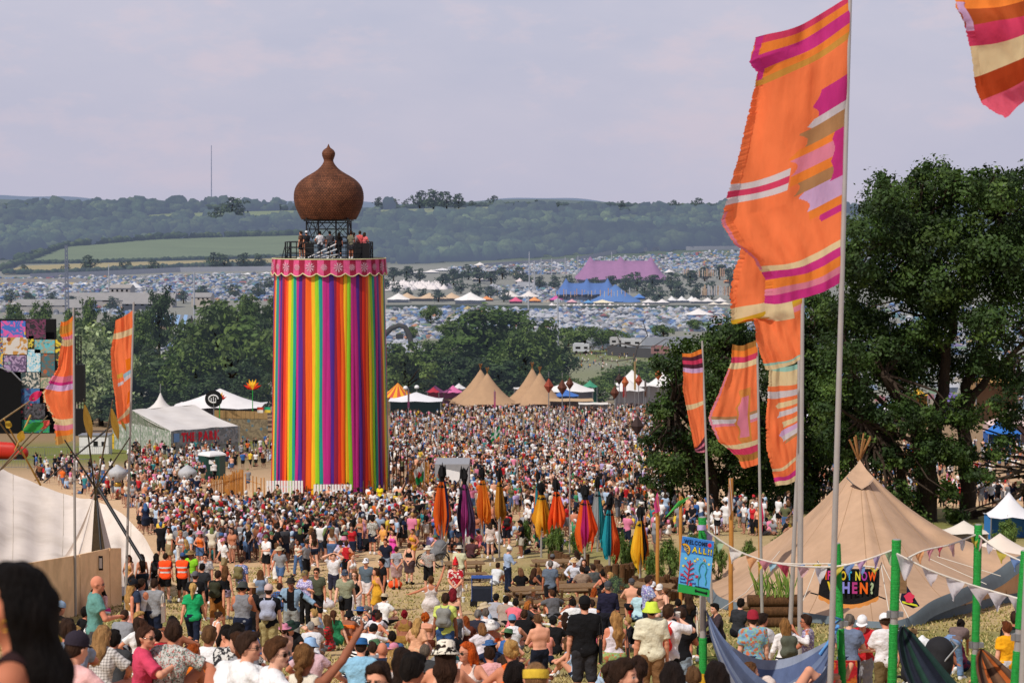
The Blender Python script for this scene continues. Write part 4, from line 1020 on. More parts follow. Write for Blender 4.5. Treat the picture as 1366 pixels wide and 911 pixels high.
def build_tents():
 T=[]
 def scat(x0,x1,ya,yb,n,Ymin=560):
  for _ in range(n):
   x=R.uniform(x0,x1);y0,y1=ya(x),yb(x);y=R.uniform(y0,y1)
   p=hit(x,y,Ymin)
   if p and p.y<2400:T.append(p)
 scat(-40,400,lambda x:372-x*.018,lambda x:402,3600)
 scat(-40,200,lambda x:400,lambda x:420,260)
 scat(515,760,lambda x:413,lambda x:452,2100);scat(515,560,lambda x:440,lambda x:475,240);scat(740,1000,lambda x:413,lambda x:442,2100)
 scat(600,1010,lambda x:358-max(0,x-600)*.062,lambda x:368-max(0,x-600)*.012,3400)
 scat(650,770,lambda x:382,lambda x:398,380);scat(745,880,lambda x:440,lambda x:452,160);scat(170,250,lambda x:440,lambda x:472,110,400)
 scat(1000,1420,lambda x:345,lambda x:372,1500);scat(1000,1420,lambda x:405,lambda x:470,1500);scat(700,830,lambda x:398,lambda x:404,120)
 scat(1080,1420,lambda x:470,lambda x:560,260,300)
 T.sort(key=lambda p:p.y)
 meshes=[]
 for k in range(3):
  V,F=tent_arrays(k);me=bpy.data.meshes.new('camp_tent');me.from_pydata([tuple(v)for v in V],[],[tuple(dict.fromkeys(f))for f in F]);me.materials.append(M['tentfar']);meshes.append(me)
 single,rest=T[:290],T[290:]
 for p in single:
  k=R.choices([0,1,2],[6,3,1.6])[0];name,c=R.choices(TC,TW)[0]
  if k==2 and R.random()<.5:name,c='white','b4b6ba'
  o=mobj('camp_tent',meshes[k],None);o.location=p;s=R.uniform(1.2,2.0)*(1 if k<2 else.95);o.scale=(s,s,s*R.uniform(.72,1.0)if k<2 else 2.3);o.rotation_euler.z=R.uniform(0,6.28);obj_color(o,c)
  tag(o,f'small {name} {["dome tent", "tunnel tent", "gazebo"][k]} on the near edge of the valley camp','tent',f'{name} {["dome tents", "tunnel tents", "gazebos"][k]} of the valley camp')
 Vs,Fs,Cs,o=[],[],[],0
 for p in rest:
  k=R.choices([0,1,2],[6,3,1.6])[0];V,F=tent_arrays(k);name,c=R.choices(TC,TW)[0]
  if k==2 and R.random()<.5:c='a8aab0'
  s=R.uniform(1.0,1.75);a=R.uniform(0,6.28);ca,sa=math.cos(a),math.sin(a);sz=s*R.uniform(.72,1)if k<2 else 2.4
  W=np.stack([(V[:,0]*ca-V[:,1]*sa)*s+p.x,(V[:,0]*sa+V[:,1]*ca)*s+p.y,V[:,2]*sz+p.z],1)
  Vs.append(W);Fs+=[tuple(i+o for i in f)for f in F];o+=len(V);Cs+=[np.array(lin(c))*R.uniform(.85,1.15)]*len(F)
 me=bpy.data.meshes.new('far_tents');V=np.concatenate(Vs)
 me.from_pydata(V.tolist(),[],[tuple(dict.fromkeys(f))for f in Fs])
 a=me.attributes.new('Col','FLOAT_COLOR','FACE');c=np.ones((len(Cs),4),np.float32);c[:,:3]=np.array(Cs);a.data.foreach_set('color',c.ravel())
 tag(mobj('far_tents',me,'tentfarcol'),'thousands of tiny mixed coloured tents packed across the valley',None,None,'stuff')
FARM={}
def farmat(c,haze=.16):
 if(c,haze)not in FARM:FARM[c,haze]=pmat('tent_'+c,c,var=.1,scale=.3,bump=0,haze=haze,rough=.8)
 return FARM[c,haze]
def peaked(b,P0,w,d,h,peaks=1,eave=.35,nx=None,ridge=0):
 """a stretched tent roof with one or more peaks over a w x d plan, eave fraction of h"""
 nx=nx or 8*peaks+1;ny=9;rows=[]
 for j in range(ny):
  v=j/(ny-1);row=[]
  for i in range(nx):
   u=i/(nx-1);best=0
   for q in range(peaks):
    cx=(q+.5)/peaks;dx=abs(u-cx)*peaks*2;dy=abs(v-.5)*2;r=math.sqrt((dx*.85)**2+(dy*.95)**2)
    best=max(best,max(0,1-r)**1.45)
   if ridge:best=max(best,ridge*max(0,1-abs(v-.5)*2)**1.25*min(1,min(u,1-u)*peaks*2)**1.1)
   z=h*(eave+(1-eave)*best)-h*.06*(math.sin(u*peaks*2*math.pi)**2)*abs(v-.5)
   row.append((P0[0]+(u-.5)*w,P0[1]+(v-.5)*d,P0[2]+z))
  rows.append(row)
 b.grid(rows)
def marquee(px,pyb,wpx,hpx,col,label,peaks=1,Y=None,eave=.35,walls=None,name='marquee',depth=None,haze=.16,ridge=0):
 if Y is not None:
  if Y<300:Y=min(Y,hit(px,pyb,60).y)
  g=proj(onground(px,Y))[1];ht=max(hpx,g-(pyb-hpx));eave=1-(1-eave)*hpx/ht;hpx=ht
 p=hit(px,pyb,300)if Y is None else onground(px,Y);Y=p.y;w=wpx/ppm(Y);h=hpx/ppm(Y);d=depth or w*.7/peaks**.5
 p=p+Vector((0,d/2,0));p.z=gz(p.x,p.y)if Y<900 else p.z
 t=thing(name,label,'tent',p);b=MB();peaked(b,p,w,d,h,peaks,eave,None,ridge);b.build('roof',farmat(col,haze),t)
 b=MB();e=h*eave*.98;k=.47
 for s in(-1,1):b.add([p+Vector((s*w*k,-d*k,-.3)),p+Vector((s*w*k,d*k,-.3)),p+Vector((s*w*k,d*k,e)),p+Vector((s*w*k,-d*k,e))],[(0,1,2,3)])
 b.add([p+Vector((-w*k,d*k,-.3)),p+Vector((w*k,d*k,-.3)),p+Vector((w*k,d*k,e)),p+Vector((-w*k,d*k,e))],[(0,1,2,3)])
 b.build('walls',farmat(walls or col,haze),t)
 for i in range(peaks+1):b=MB();q=p+Vector(((i/peaks-.5)*w*.94,-d*.47,-.3));b.tube([q,q+Vector((0,0,e+.3))],.06*h/4,5);b.build('pole','steel',t)
 return t
def build_far_camp():
 A=marquee
 A(830,378,124,35,'93648c','big pink and purple circus tent on the far camp',3,eave=.16,name='circus_tent',haze=.26,ridge=.80,depth=45)
 A(784,403,84,31,'4668a4','big blue swooping stage tent on the far camp',3,eave=.34,name='stage_tent',walls='1b2438',haze=.18,ridge=.66,depth=30);A(822,404,66,24,'4c72ac','low blue wing spreading right of the blue stage tent',1,eave=.05,haze=.18,ridge=.75)
 for px,py,w,h,c,pk,lab in((531,404,30,13,'dfdcd8',1,'white pagoda tent nearest the ribbon tower'),(572,402,90,11,'c8ad8c',3,'long beige marquee right of the tower'),(627,406,42,16,'e2e0dd',1,'tall white pavilion between beige marquee and tree'),(693,400,52,12,'d9d2cc',2,'pale two peaked marquee above the tall tree'),(649,402,18,7,'d98a4a',1,'small orange peaked tent'),(688,405,18,9,'d0567a',1,'small rose pink peaked tent'),(713,404,18,8,'d9904e',1,'second orange peaked tent beside the pink one'),(742,403,18,9,'c8529a',1,'magenta peaked tent left of the blue stage'),(763,405,14,6,'d0a0a8',1,'pale pink peaked tent under the blue stage'),(785,406,14,6,'5a92c4',1,'little light blue peaked tent'),(804,406,30,6,'e0d6b8',1,'cream awning in front of the blue stage'),(853,400,16,8,'4a7ac0',1,'small blue peaked tent right of the blue stage'),(640,356,16,6,'d8d4d0',1,'tiny white shed on the far camp edge'),(565,365,40,5,'dcd8d4',2,'flat white marquee below the far wood'),(590,362,26,4,'d8d8da',1,'small flat white tent below the far wood'),(545,366,22,4,'dcdcdc',1,'white canopy far right of the tower'),(700,378,26,7,'d6c8c6',2,'pale pink tinted marquee between far trees'),(645,376,30,9,'dcd4d0',2,'white twin peaked marquee among far trees'),(893,366,14,7,'d6d2d0',1,'white bell tent right of the circus tent'),(975,378,18,8,'cf8f5c',1,'orange striped bell tent near the flag'),(933,424,38,12,'dedad6',1,'lone white pavilion left of the oak'),(910,404,40,9,'dadada',3,'white three peaked marquee'),(945,405,50,8,'d4d0cc',3,'grey white marquee behind the flags'),(875,406,36,7,'d8d4d2',2,'white marquee right of the blue stage'),(960,408,30,5,'d8d0c0',2,'cream marquee behind the flags'),(52,380,20,4,'dcdcde',1,'flat white tent on the far left camp'),(78,381,24,4,'d8d4d6',1,'pinkish white tent beside the lattice mast'),(112,381,26,4,'e0e0e0',1,'bright white tent right of the lattice mast'),(178,388,22,12,'d0d0d2',1,'white pavilion in the left camp'),(30,374,12,3,'dcdcdc',1,'tiny white tent on the far left'),(305,368,14,3,'e0e0e0',1,'tiny white tent under the yellow field'),(330,367,14,3,'e0e0e0',1,'second tiny white tent under the yellow field'),(355,366,14,3,'e0e0e0',1,'third tiny white tent beside the tower')):
  A(px,py,w,h,c,lab,pk)
  # rows of white bell tents
 cone=MB();cone.lathe((0,0,0),[(1,0),(.95,.35),(.45,.72),(.02,1.25)],10);cm=cone.mesh('bell_tent');cm.materials.append(farmat('ddd6d4',.2))
 for i in range(54):
  x=508+(i%27)*3.4+R.uniform(-1,1);y=382+(i//27)*4.5+R.uniform(-1.5,1.5)-(x-508)*.02;p=hit(x,y,600)
  o=mobj('bell_tent',cm,None);o.location=p;s=R.uniform(2.6,3.4);o.scale=(s,s,s);tag(o,'white bell tent in the rows right of the ribbon tower','tent','white bell tents right of the tower')
 for i in range(26):
  x=735+i*5.2+R.uniform(-2,2);p=hit(x,411+R.uniform(-1,1),600);o=mobj('bell_tent',cm,None);o.location=p;s=R.uniform(1.6,2.6);o.scale=(s,s,s*.8);tag(o,'small white stall tent along the far market lane','tent','white stall tents along the far lane')
  # perimeter fences
 def fence(pl,h,name,lab,mat='fencefar',Ymin=700):
  b=MB();P=[]
  for(x0,y0),(x1,y1)in zip(pl,pl[1:]):
   for i in range(12):P.append(hit(x0+(x1-x0)*i/12,y0+(y1-y0)*i/12,Ymin))
  P=[p for p in P if p];b.grid([P,[p+Vector((0,0,h))for p in P]],smooth=False);o=b.build(name,mat);tag(o,lab,'fence')
 fence([(645,357),(700,353),(762,350)],3.6,'perimeter_fence','pale metal fence along the foot of the far wood');fence([(768,349),(830,337),(892,334)],4,'perimeter_fence','white metal fence climbing to the right above the far tents');fence([(915,334),(1010,333)],4,'perimeter_fence','white metal fence above the camp beside the big flag');fence([(40,372),(120,369),(240,363),(400,361)],4,'perimeter_fence','grey metal fence below the yellow field')
 fence([(0,379),(60,379),(120,379)],4,'perimeter_fence','low grey fence on the far left camp','roof');fence([(515,413),(600,412.5),(760,414),(950,413)],2.5,'lane_hedge','dark hedge line below the far market lane',farmat('39432f',.2));fence([(690,383.5),(770,386)],4,'perimeter_fence','grey fence beside the far trees','fencefar');fence([(780,467),(860,466),(930,464)],4.5,'site_fence','grey solid fence behind the caravans','fencefar',400)
 fence([(810,474),(870,478),(930,486)],3.5,'site_fence','dark screen fence right of the bare tree',farmat('3b3833',.1),400)
 # flags rows far off
 fm=MB();fm.add([(0,0,0),(.8,0,0),(.8,0,6),(0,0,6.2)],[(0,1,2,3)]);fm.tube([(0,0,-4),(0,0,6.3)],.06,4);me=fm.mesh('far_flag');me.materials.append(M['tentfar'])
 for i in range(62):
  if i<22:x,y=910+i*2.6+R.uniform(-1,1),376
  elif i<40:x,y=935+(i-22)*2.2,403
  else:x,y=735+(i-40)*5.0+R.uniform(-2,2),404+R.uniform(-2,2)
  p=hit(x,y,600);o=mobj('far_flag',me,None);o.location=p+Vector((0,0,4));s=R.uniform(.6,1.0)*(1 if i<40 else.7);o.scale=(s*.9,s,s);obj_color(o,R.choice(['b8aca0','b08868','a9a9ac','b89870']));tag(o,'thin pale banner flag far off beside the far stages','flag','banner flags far off by the stages')
  # radio mast, lattice tower, light towers
 def mast(px,yt,Y,w,name,lab,lattice,mat):
  p=onground(px,Y);top=at(px,yt,Y);h=top.z-p.z;b=MB()
  if lattice:
   q=w/2
   for sx in(-1,1):
    for sy in(-1,1):b.tube([p+Vector((sx*q,sy*q,0)),p+Vector((sx*q*.45,sy*q*.45,h))],w*.07,4)
   for i in range(22):
    z0,z1=h*i/22,h*(i+1)/22;k0,k1=q*(1-.55*i/22),q*(1-.55*(i+1)/22)
    for sy in(-1,1):b.tube([p+Vector((-k0,sy*k0,z0)),p+Vector((k1,sy*k1,z1))],w*.045,4);b.tube([p+Vector((k0,sy*k0,z0)),p+Vector((-k1,sy*k1,z1))],w*.045,4)
  else:b.tube([p,top],[w*.5,w*.3],6)
  o=b.build(name,mat);tag(o,lab,'mast','light masts among the far tents' if name=='light_mast' else None)
 mast(282,194,9500,5,'radio_mast','very tall thin radio mast on the far left skyline',False,pmat('mast_grey','6c6c7c',haze=.45,bump=0))
 mast(90,327,820,1.7,'lattice_tower','grey lattice tower rising from the left camp',True,pmat('lattice_grey','5c5c64',haze=.3,bump=0))
 for x,y,Y in((259,363,760),(145,353,1300),(706,336,1300),(713,348,1300),(722,345,1350),(754,343,1500),(771,341,1500),(816,336,1700),(705,395,760),(744,398,700),(736,345,1400)):
  mast(x,y,Y,.9,'light_mast','thin grey light mast standing among far tents',False,'fencefar')
  # farm buildings on the left
 def barn(px,pyb,wpx,hpx,roofpx,lab,wall,roof,Y,name='farm_building',stripes=None):
  p=onground(px,Y);w=wpx/ppm(Y);zb=at(px,pyb,Y).z;h=hpx/ppm(Y);rh=roofpx/ppm(Y);d=14;t=thing(name,lab,'building',p);b=MB()
  lo=p.z-1;b.box((p.x,p.y+d/2,(lo+zb+h)/2),(w,d,zb+h-lo));b.build('wall',wall,t)
  b=MB();e=zb+h;n=14 if stripes else 1
  for i in range(n):
   x0,x1=p.x-w*.52+w*1.04*i/n,p.x-w*.52+w*1.04*(i+1)/n;c=None if not stripes else lin(stripes[i%2])
   b.add([(x0,p.y-.5,e-.2),(x1,p.y-.5,e-.2),(x1,p.y+d/2,e+rh),(x0,p.y+d/2,e+rh)],[(0,1,2,3)],c);b.add([(x0,p.y+d+.5,e-.2),(x1,p.y+d+.5,e-.2),(x1,p.y+d/2,e+rh),(x0,p.y+d/2,e+rh)],[(3,2,1,0)],c)
  b.build('roof',roof,t);b=MB()
  for s in(-1,1):b=MB();b.add([(p.x+s*w*.5,p.y,e),(p.x+s*w*.5,p.y+d,e),(p.x+s*w*.5,p.y+d/2,e+rh-.1)],[(0,1,2)]);b.build('gable',wall,t)
  if not stripes:
   for i in range(4):b=MB();b.box((p.x-w*.35+w*.23*i,p.y-.05,zb+h*.55),(w*.09,.12,h*.35));b.build('window','shade',t,0)
  return t
 barn(160,404,140,4,9,'long grey farm roof beyond the silver trees','building','roof',1080);barn(160,392,28,8,4,'grey block rising behind the long farm roof','building','building',1100);barn(185,409,44,4,6,'dark fronted barn at the right end of the farm roofs',farmat('3a3c40',.15),'roof',1040)
 barn(60,410,80,3,7,'pale grey farm roof above the stage wall','building','roof',1020);barn(100,414,20,4,9,'small steep roofed farm house','building','roof',980);barn(268,402,26,6,5,'stone farm house right of the conifer clump',farmat('a89f92',.15),'roof',1090)
 barn(218,437,66,4,12,'barn with blue and grey striped roof',pmat('barn_board','7a6a58',haze=.08),pmat('striped_roof',src='col',haze=.08,bump=0),860,'striped_barn',('7d9cc0','6e7378'))
 barn(18,330,14,2,4,'pale house at the edge of the left far wood',farmat('a79f98',.3),farmat('8a8080',.3),2150);barn(815,306,16,2,3,'pale cottage in the far wood clearing',farmat('b0a698',.3),farmat('9a9088',.3),2700);barn(905,300,8,2,3,'white cottage high in the far wood',farmat('c0bcb8',.3),farmat('9a9088',.3),2900)
 # caravans and vans behind the bare tree
 def van(px,pyb,lab,c,Y,L=4.6,H=2.4,name='camper_van'):
  p=onground(px,Y);p.z=max(p.z,at(px,pyb,Y).z);t=thing(name,lab,'van',p);b=MB();b.box(p+Vector((0,0,H/2+.35)),(L,2.2,H-.3));b.box(p+Vector((-L*.12,0,H+.3)),(L*.6,1.8,.35));b.build('body',farmat(c,.06),t)
  b=MB();b.box(p+Vector((-L*.2,-1.11,H*.66)),(L*.3,.06,H*.25));b.build('window','black',t);b=MB();b.box(p+Vector((L*.28,-1.11,H*.66)),(L*.22,.06,H*.25));b.build('window','black',t)
  for s in(-1,1):b=MB();b.tube([p+Vector((s*L*.3,-1.15,.36)),p+Vector((s*L*.3,-.9,.36))],.38,12);b.build('wheel','black',t)
 van(775,471,'white van parked left of the bare tree','b4b8ba',560);van(842,464,'white caravan with blue trim behind the bare tree','b4b6b8',600,6);van(880,474,'red and grey van at the edge of the left oak','8a6460',570,5);van(822,462,'pale tent trailer left of the caravan','a8a8a8',610,4)
 # far water-chute like dark gantry right of tower
 Y=640;t=thing('gantry','dark curved metal gantry right of the ribbon tower','gantry',onground(530,Y));b=MB();P=[at(x,y,Y)for x,y in((512,448),(522,438),(532,434),(540,436),(546,446),(549,462))];b.tube(P,.9,6);b.build('arm',farmat('3b3a38',.08),t)
 b=MB();P=[at(x,y,Y)for x,y in((538,434),(544,452))];b.tube(P,.3,5);b.box(at(533,449,Y),(2.4,1,1.6));b.build('cabin',farmat('2c2e33',.08),t)
 # ------------------------------------------------------------------ ribbon tower
def Zat(py,Y):return at(683,py,Y).z
def wicker_mat():
 m,nt=new_mat('woven_wicker');n=N(nt)
 tc=n('ShaderNodeTexCoord').outputs['Object'];s=n('ShaderNodeSeparateXYZ',{0:tc})
 ang=n.math('ARCTAN2',s.outputs[1],s.outputs[0])
 v=n('ShaderNodeCombineXYZ',{0:n.math('MULTIPLY',ang,12.0),1:n.math('MULTIPLY',s.outputs[2],9.5)})
 br=n('ShaderNodeTexBrick',{'Vector':v.outputs[0],'Color1':(*lin('7a4c34'),1),'Color2':(*lin('5e3a28'),1),'Mortar':(*lin('3a2115'),1),'Scale':1.,'Mortar Size':.17,'Brick Width':1.0,'Row Height':1.0,'Mortar Smooth':.5})
 nz=n('ShaderNodeTexNoise',{'Vector':tc,'Scale':1.3,'Detail':7.});f=n('ShaderNodeMapRange',{0:nz.outputs[0],1:.3,2:.7,3:.6,4:1.3}).outputs[0]
 sc=n('ShaderNodeVectorMath',{0:br.outputs[0]},operation='SCALE');nt.links.new(f,sc.inputs['Scale'])
 b=n('ShaderNodeBsdfPrincipled',{'Base Color':sc.outputs[0],'Roughness':.75,'Specular IOR Level':.2})
 bp=n('ShaderNodeBump',{'Height':br.outputs['Fac'],'Strength':-.9,'Distance':.06});nt.links.new(bp.outputs[0],b.inputs['Normal']);finish(nt,n,b);return m
def build_tower():
 Yc=125.7;c=at(440,500,Yc);cx=c.x;base=Vector((cx,Yc,gz(cx,Yc)));S=ppm(Yc)
 t=thing('ribbon_tower','round tower hung with rainbow ribbons under a brown wicker onion dome','tower',base)
 zt,zb=Zat(362,Yc),base.z+1.35;r0,r1=3.42,3.72;n=100
 RC=['bc2a80','542a8e','94203f','d8321e','ea6219','efba24','8ecb2a','189488']
 rm=pmat('satin_ribbon',src='col',rough=.42,var=.16,scale=5,streak=(5,5,.12),bump=.15,bscale=9,trans=.12,spec=.3)
 for i in range(n):
  a0=2*math.pi*i/n;col=lin(RC[(i*8*12//n+(1 if i%13==5 else 0))%8]);wd=2*math.pi/n*R.uniform(.52,.74);ph=R.uniform(0,6.28);b=MB();P=[]
  tw=R.uniform(-.018,.018);off=R.uniform(-.03,.04);zbot=zb+R.uniform(-.25,.12)
  for k in range(15):
   v=k/14;z=zt+(zbot-zt)*v;r=r0+(r1-r0)*v**.9+off*v+.014*math.sin(v*5+ph);a=a0+tw*math.sin(v*math.pi*.8+ph*.2)*v+.008*math.sin(v*7+ph)
   row=[]
   for u in(-1,-.35,.35,1):
    rr=r+(.024*(1-u*u))*(1+.5*math.sin(ph+v*3));aa=a+u*wd*(1-.12*v);row.append((cx+rr*math.cos(aa),Yc+rr*math.sin(aa),z))
   P.append(row)
  b.grid(P,col);b.build('ribbon',rm,t)
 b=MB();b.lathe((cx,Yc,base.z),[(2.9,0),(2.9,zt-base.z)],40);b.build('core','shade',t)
 b=MB()
 for i in range(16):
  a=2*math.pi*(i+.5)/16;p=Vector((cx+3.15*math.cos(a),Yc+3.15*math.sin(a),base.z-.2));b.tube([p,p+Vector((0,0,zt-base.z))],.05,6)
 b.build('scaffold_leg','darksteel',t)
 zd=Zat(345,Yc);b=MB();b.lathe((cx,Yc,zd),[(.01,0),(3.5,0),(3.55,-.12),(.01,-.12)],60,cap=False);b.build('deck','darksteel',t)
 # valance
 rv=3.60;ns=224;P=[[],[],[],[]];zl=Zat(365.5,Yc)
 for j in range(ns+1):
  a=2*math.pi*j/ns;sc=abs(math.sin(a*13));z1=zl+.16-.20*sc
  for q,(z,dr)in enumerate(((zd+.02,-.02),(zd-.3,.0),(zl+.25,.03),(z1,.06))):P[q].append((cx+(rv+dr)*math.cos(a),Yc+(rv+dr)*math.sin(a),z))
 b=MB();pk,cr=lin('c9507e'),lin('8c1637')
 b.grid(P,colfn=lambda u,v:pk if int(u*ns/4)%2 else cr);vm=pmat('valance_cloth',src='col',rough=.8,var=.2,scale=7,bump=.2);va=b.build('valance',vm,t)
 b=MB();b.tube([Vector(p)+Vector((0,0,-.02))for p in P[3]],.035,5);b.tube([Vector(p)for p in P[0]],.035,5);b.build('trim',pmat('cream_trim','c9c39a',var=.1),va)
 for i in range(26):
  a=2*math.pi*(i+.5)/26;b=MB();e=Vector((-math.sin(a),math.cos(a),0));o=Vector((cx+(rv+.05)*math.cos(a),Yc+(rv+.05)*math.sin(a),(zd+zl)/2+.02));up=Vector((0,0,1));k=20 if i%2 else 16;big=.36 if i%2==0 else.25
  vs=[o];
  for q in range(k*2):th=math.pi*q/k;rr=big*(1 if q%2==0 else.62);vs.append(o+e*rr*math.cos(th)+up*rr*math.sin(th))
  b.add(vs,[(0,1+q,1+(q+1)%(2*k))for q in range(0,2*k)if(q//2)%2==0]);b.build('lace_medallion',pmat('lace','c9a3b0',var=.3,scale=20)if 'lace' not in M else M['lace'],va);M.setdefault('lace',bpy.data.materials['lace'])
  # scaffold under the dome
 zo=Zat(293,Yc);q=1.28;b=MB()
 cor=[(cx+sx*q*(1 if k%2==0 else.62),Yc+sy*q*(1 if k%2==0 else 1.0))for k,(sx,sy)in enumerate(((-1,-1),(-.7,-1),(1,-1),(.7,-1),(1,1),(-1,1)))]
 for x,y in cor:b.tube([(x,y,zd),(x,y,zo+.1)],.055,6)
 sq=[cor[0],cor[2],cor[4],cor[5]]
 for h in(.95,1.35,1.85,2.25):
  for i in range(4):(x0,y0),(x1,y1)=sq[i],sq[(i+1)%4];b.tube([(x0,y0,zd+h),(x1,y1,zd+h)],.035,5)
 for i in range(4):
  (x0,y0),(x1,y1)=sq[i],sq[(i+1)%4]
  for u0,u1 in((0,.5),(.5,1)):
   X0,Y0_,X1,Y1_=x0+(x1-x0)*u0,y0+(y1-y0)*u0,x0+(x1-x0)*u1,y0+(y1-y0)*u1
   b.tube([(X0,Y0_,zd+1.2),(X1,Y1_,zo)],.025,5);b.tube([(X1,Y1_,zd+1.2),(X0,Y0_,zo)],.025,5)
 b.box((cx,Yc,zo-.05),(2.9,2.9,.1));b.build('dome_frame','darksteel',t)
 b=MB()
 for i in range(30):
  a=2*math.pi*i/30;x,y=cx+2.75*math.cos(a),Yc+2.75*math.sin(a);b.tube([(x,y,zd),(x,y,zd+1.05)],.028,5)
 for h in(.35,.7,1.05):b.tube([(cx+2.75*math.cos(2*math.pi*i/40),Yc+2.75*math.sin(2*math.pi*i/40),zd+h)for i in range(41)],.025,5)
 for px in(381,387,497):p=at(px,345,Yc);b.tube([(p.x,Yc,zd),(p.x,Yc,zd+1.05)],.05,5);b.tube([(p.x-.25,Yc,zd),(p.x,Yc,zd+.9)],.03,4)
 b.build('railing','darksteel',t)
 b=MB();p=at(485,340,Yc);b.box((p.x,Yc-1.6,zd+.5),(1.0,.1,1.0));p=at(417,340,Yc);b.box((p.x,Yc-1.9,zd+.5),(.55,.1,1.0));b.build('screen_panel','black',t)
 b=MB()
 for k in range(3):
  o=k*.42;A=at(411+k*8,344,Yc-2.4);B_=at(454,323+k*8,Yc-1.2);b.tube([A,B_],.045,6)
 b.build('stair_rail','white',t)
 pr=[(150,468),(160,450),(175,420),(190,380),(194,340),(188,300),(172,270),(140,240),(95,215),(62,195),(38,170),(27,150),(25,141),(32,126),(38,106),(34,92),(24,80),(12,74),(7,66),(3,56),(.5,50)]
 PR=[(r/4.14/S*1.0,Zat(180+y/4.14,Yc)-zo)for r,y in pr]
 sm=[]
 for(a,za),(c_,zc)in zip(PR,PR[1:]):
  for k in range(3):sm.append((a+(c_-a)*k/3,za+(zc-za)*k/3))
 sm.append(PR[-1]);
 for _ in range(3):sm=[sm[0]]+[((sm[i-1][0]+2*sm[i][0]+sm[i+1][0])/4,(sm[i-1][1]+2*sm[i][1]+sm[i+1][1])/4)for i in range(1,len(sm)-1)]+[sm[-1]]
 b=MB();b.lathe((0,0,0),[(.02,sm[0][1])]+sm,64,cap=False);me=b.mesh('onion_dome');o=mobj('onion_dome',me,wicker_mat(),t);o.location=Vector((cx,Yc,zo))-base
 # panels round the foot
 for px0,px1,y0,y1,lab in((355,405,641,669,'white slatted screen at the left foot of the ribbon tower'),(418,470,646,668,'white slatted screen behind dancers at the tower foot')):
  Y=121.2;p=onground((px0+px1)/2,Y);b=MB();w=(px1-px0)/ppm(Y);k=13;ht=Zat(y0,Y)-p.z;a=thing('slatted_screen',lab,'screen',p)
  for i in range(k):b.box((p.x-w/2+w*(i+.5)/k,Y,p.z+ht/2),(w/k*.72,.05,ht))
  b.build('slats','white',a);b=MB()
  for h in(.25,.8):b.box((p.x,Y+.05,p.z+ht*h),(w,.04,.08))
  b.build('rail','white',a)
 return zd,Yc,cx
def pale_fence(label,line,htpx,step=.17,mat='bamboo',gap=0,name='pale_fence',jit=.12):
 """upright pales along a line of (px, Y, top py)"""
 P=[]
 for(x0,Y0,t0),(x1,Y1,t1)in zip(line,line[1:]):
  a,c=onground(x0,Y0),onground(x1,Y1);k=max(2,int((c-a).length/step))
  for i in range(k):
   if R.random()<gap:continue
   u=i/k;Y=Y0+(Y1-Y0)*u;q=onground(x0+(x1-x0)*u,Y);P.append((q,Zat(t0+(t1-t0)*u,Y)))
 o=thing(name,label,'fence',P[0][0]);b=MB()
 for q,zt in P:
  l=R.uniform(-.03,.03);b.tube([q+Vector((0,0,-.1)),Vector((q.x+l,q.y+R.uniform(-.03,.03),zt+R.uniform(-jit,jit)))],[.045,.035],5)
 b.build('pales',mat,o);b=MB()
 for h in(.3,.8):b.tube([q+Vector((0,.05,(zt-q.z)*h))for q,zt in P[::3]],.022,5)
 b.build('rail',mat,o)
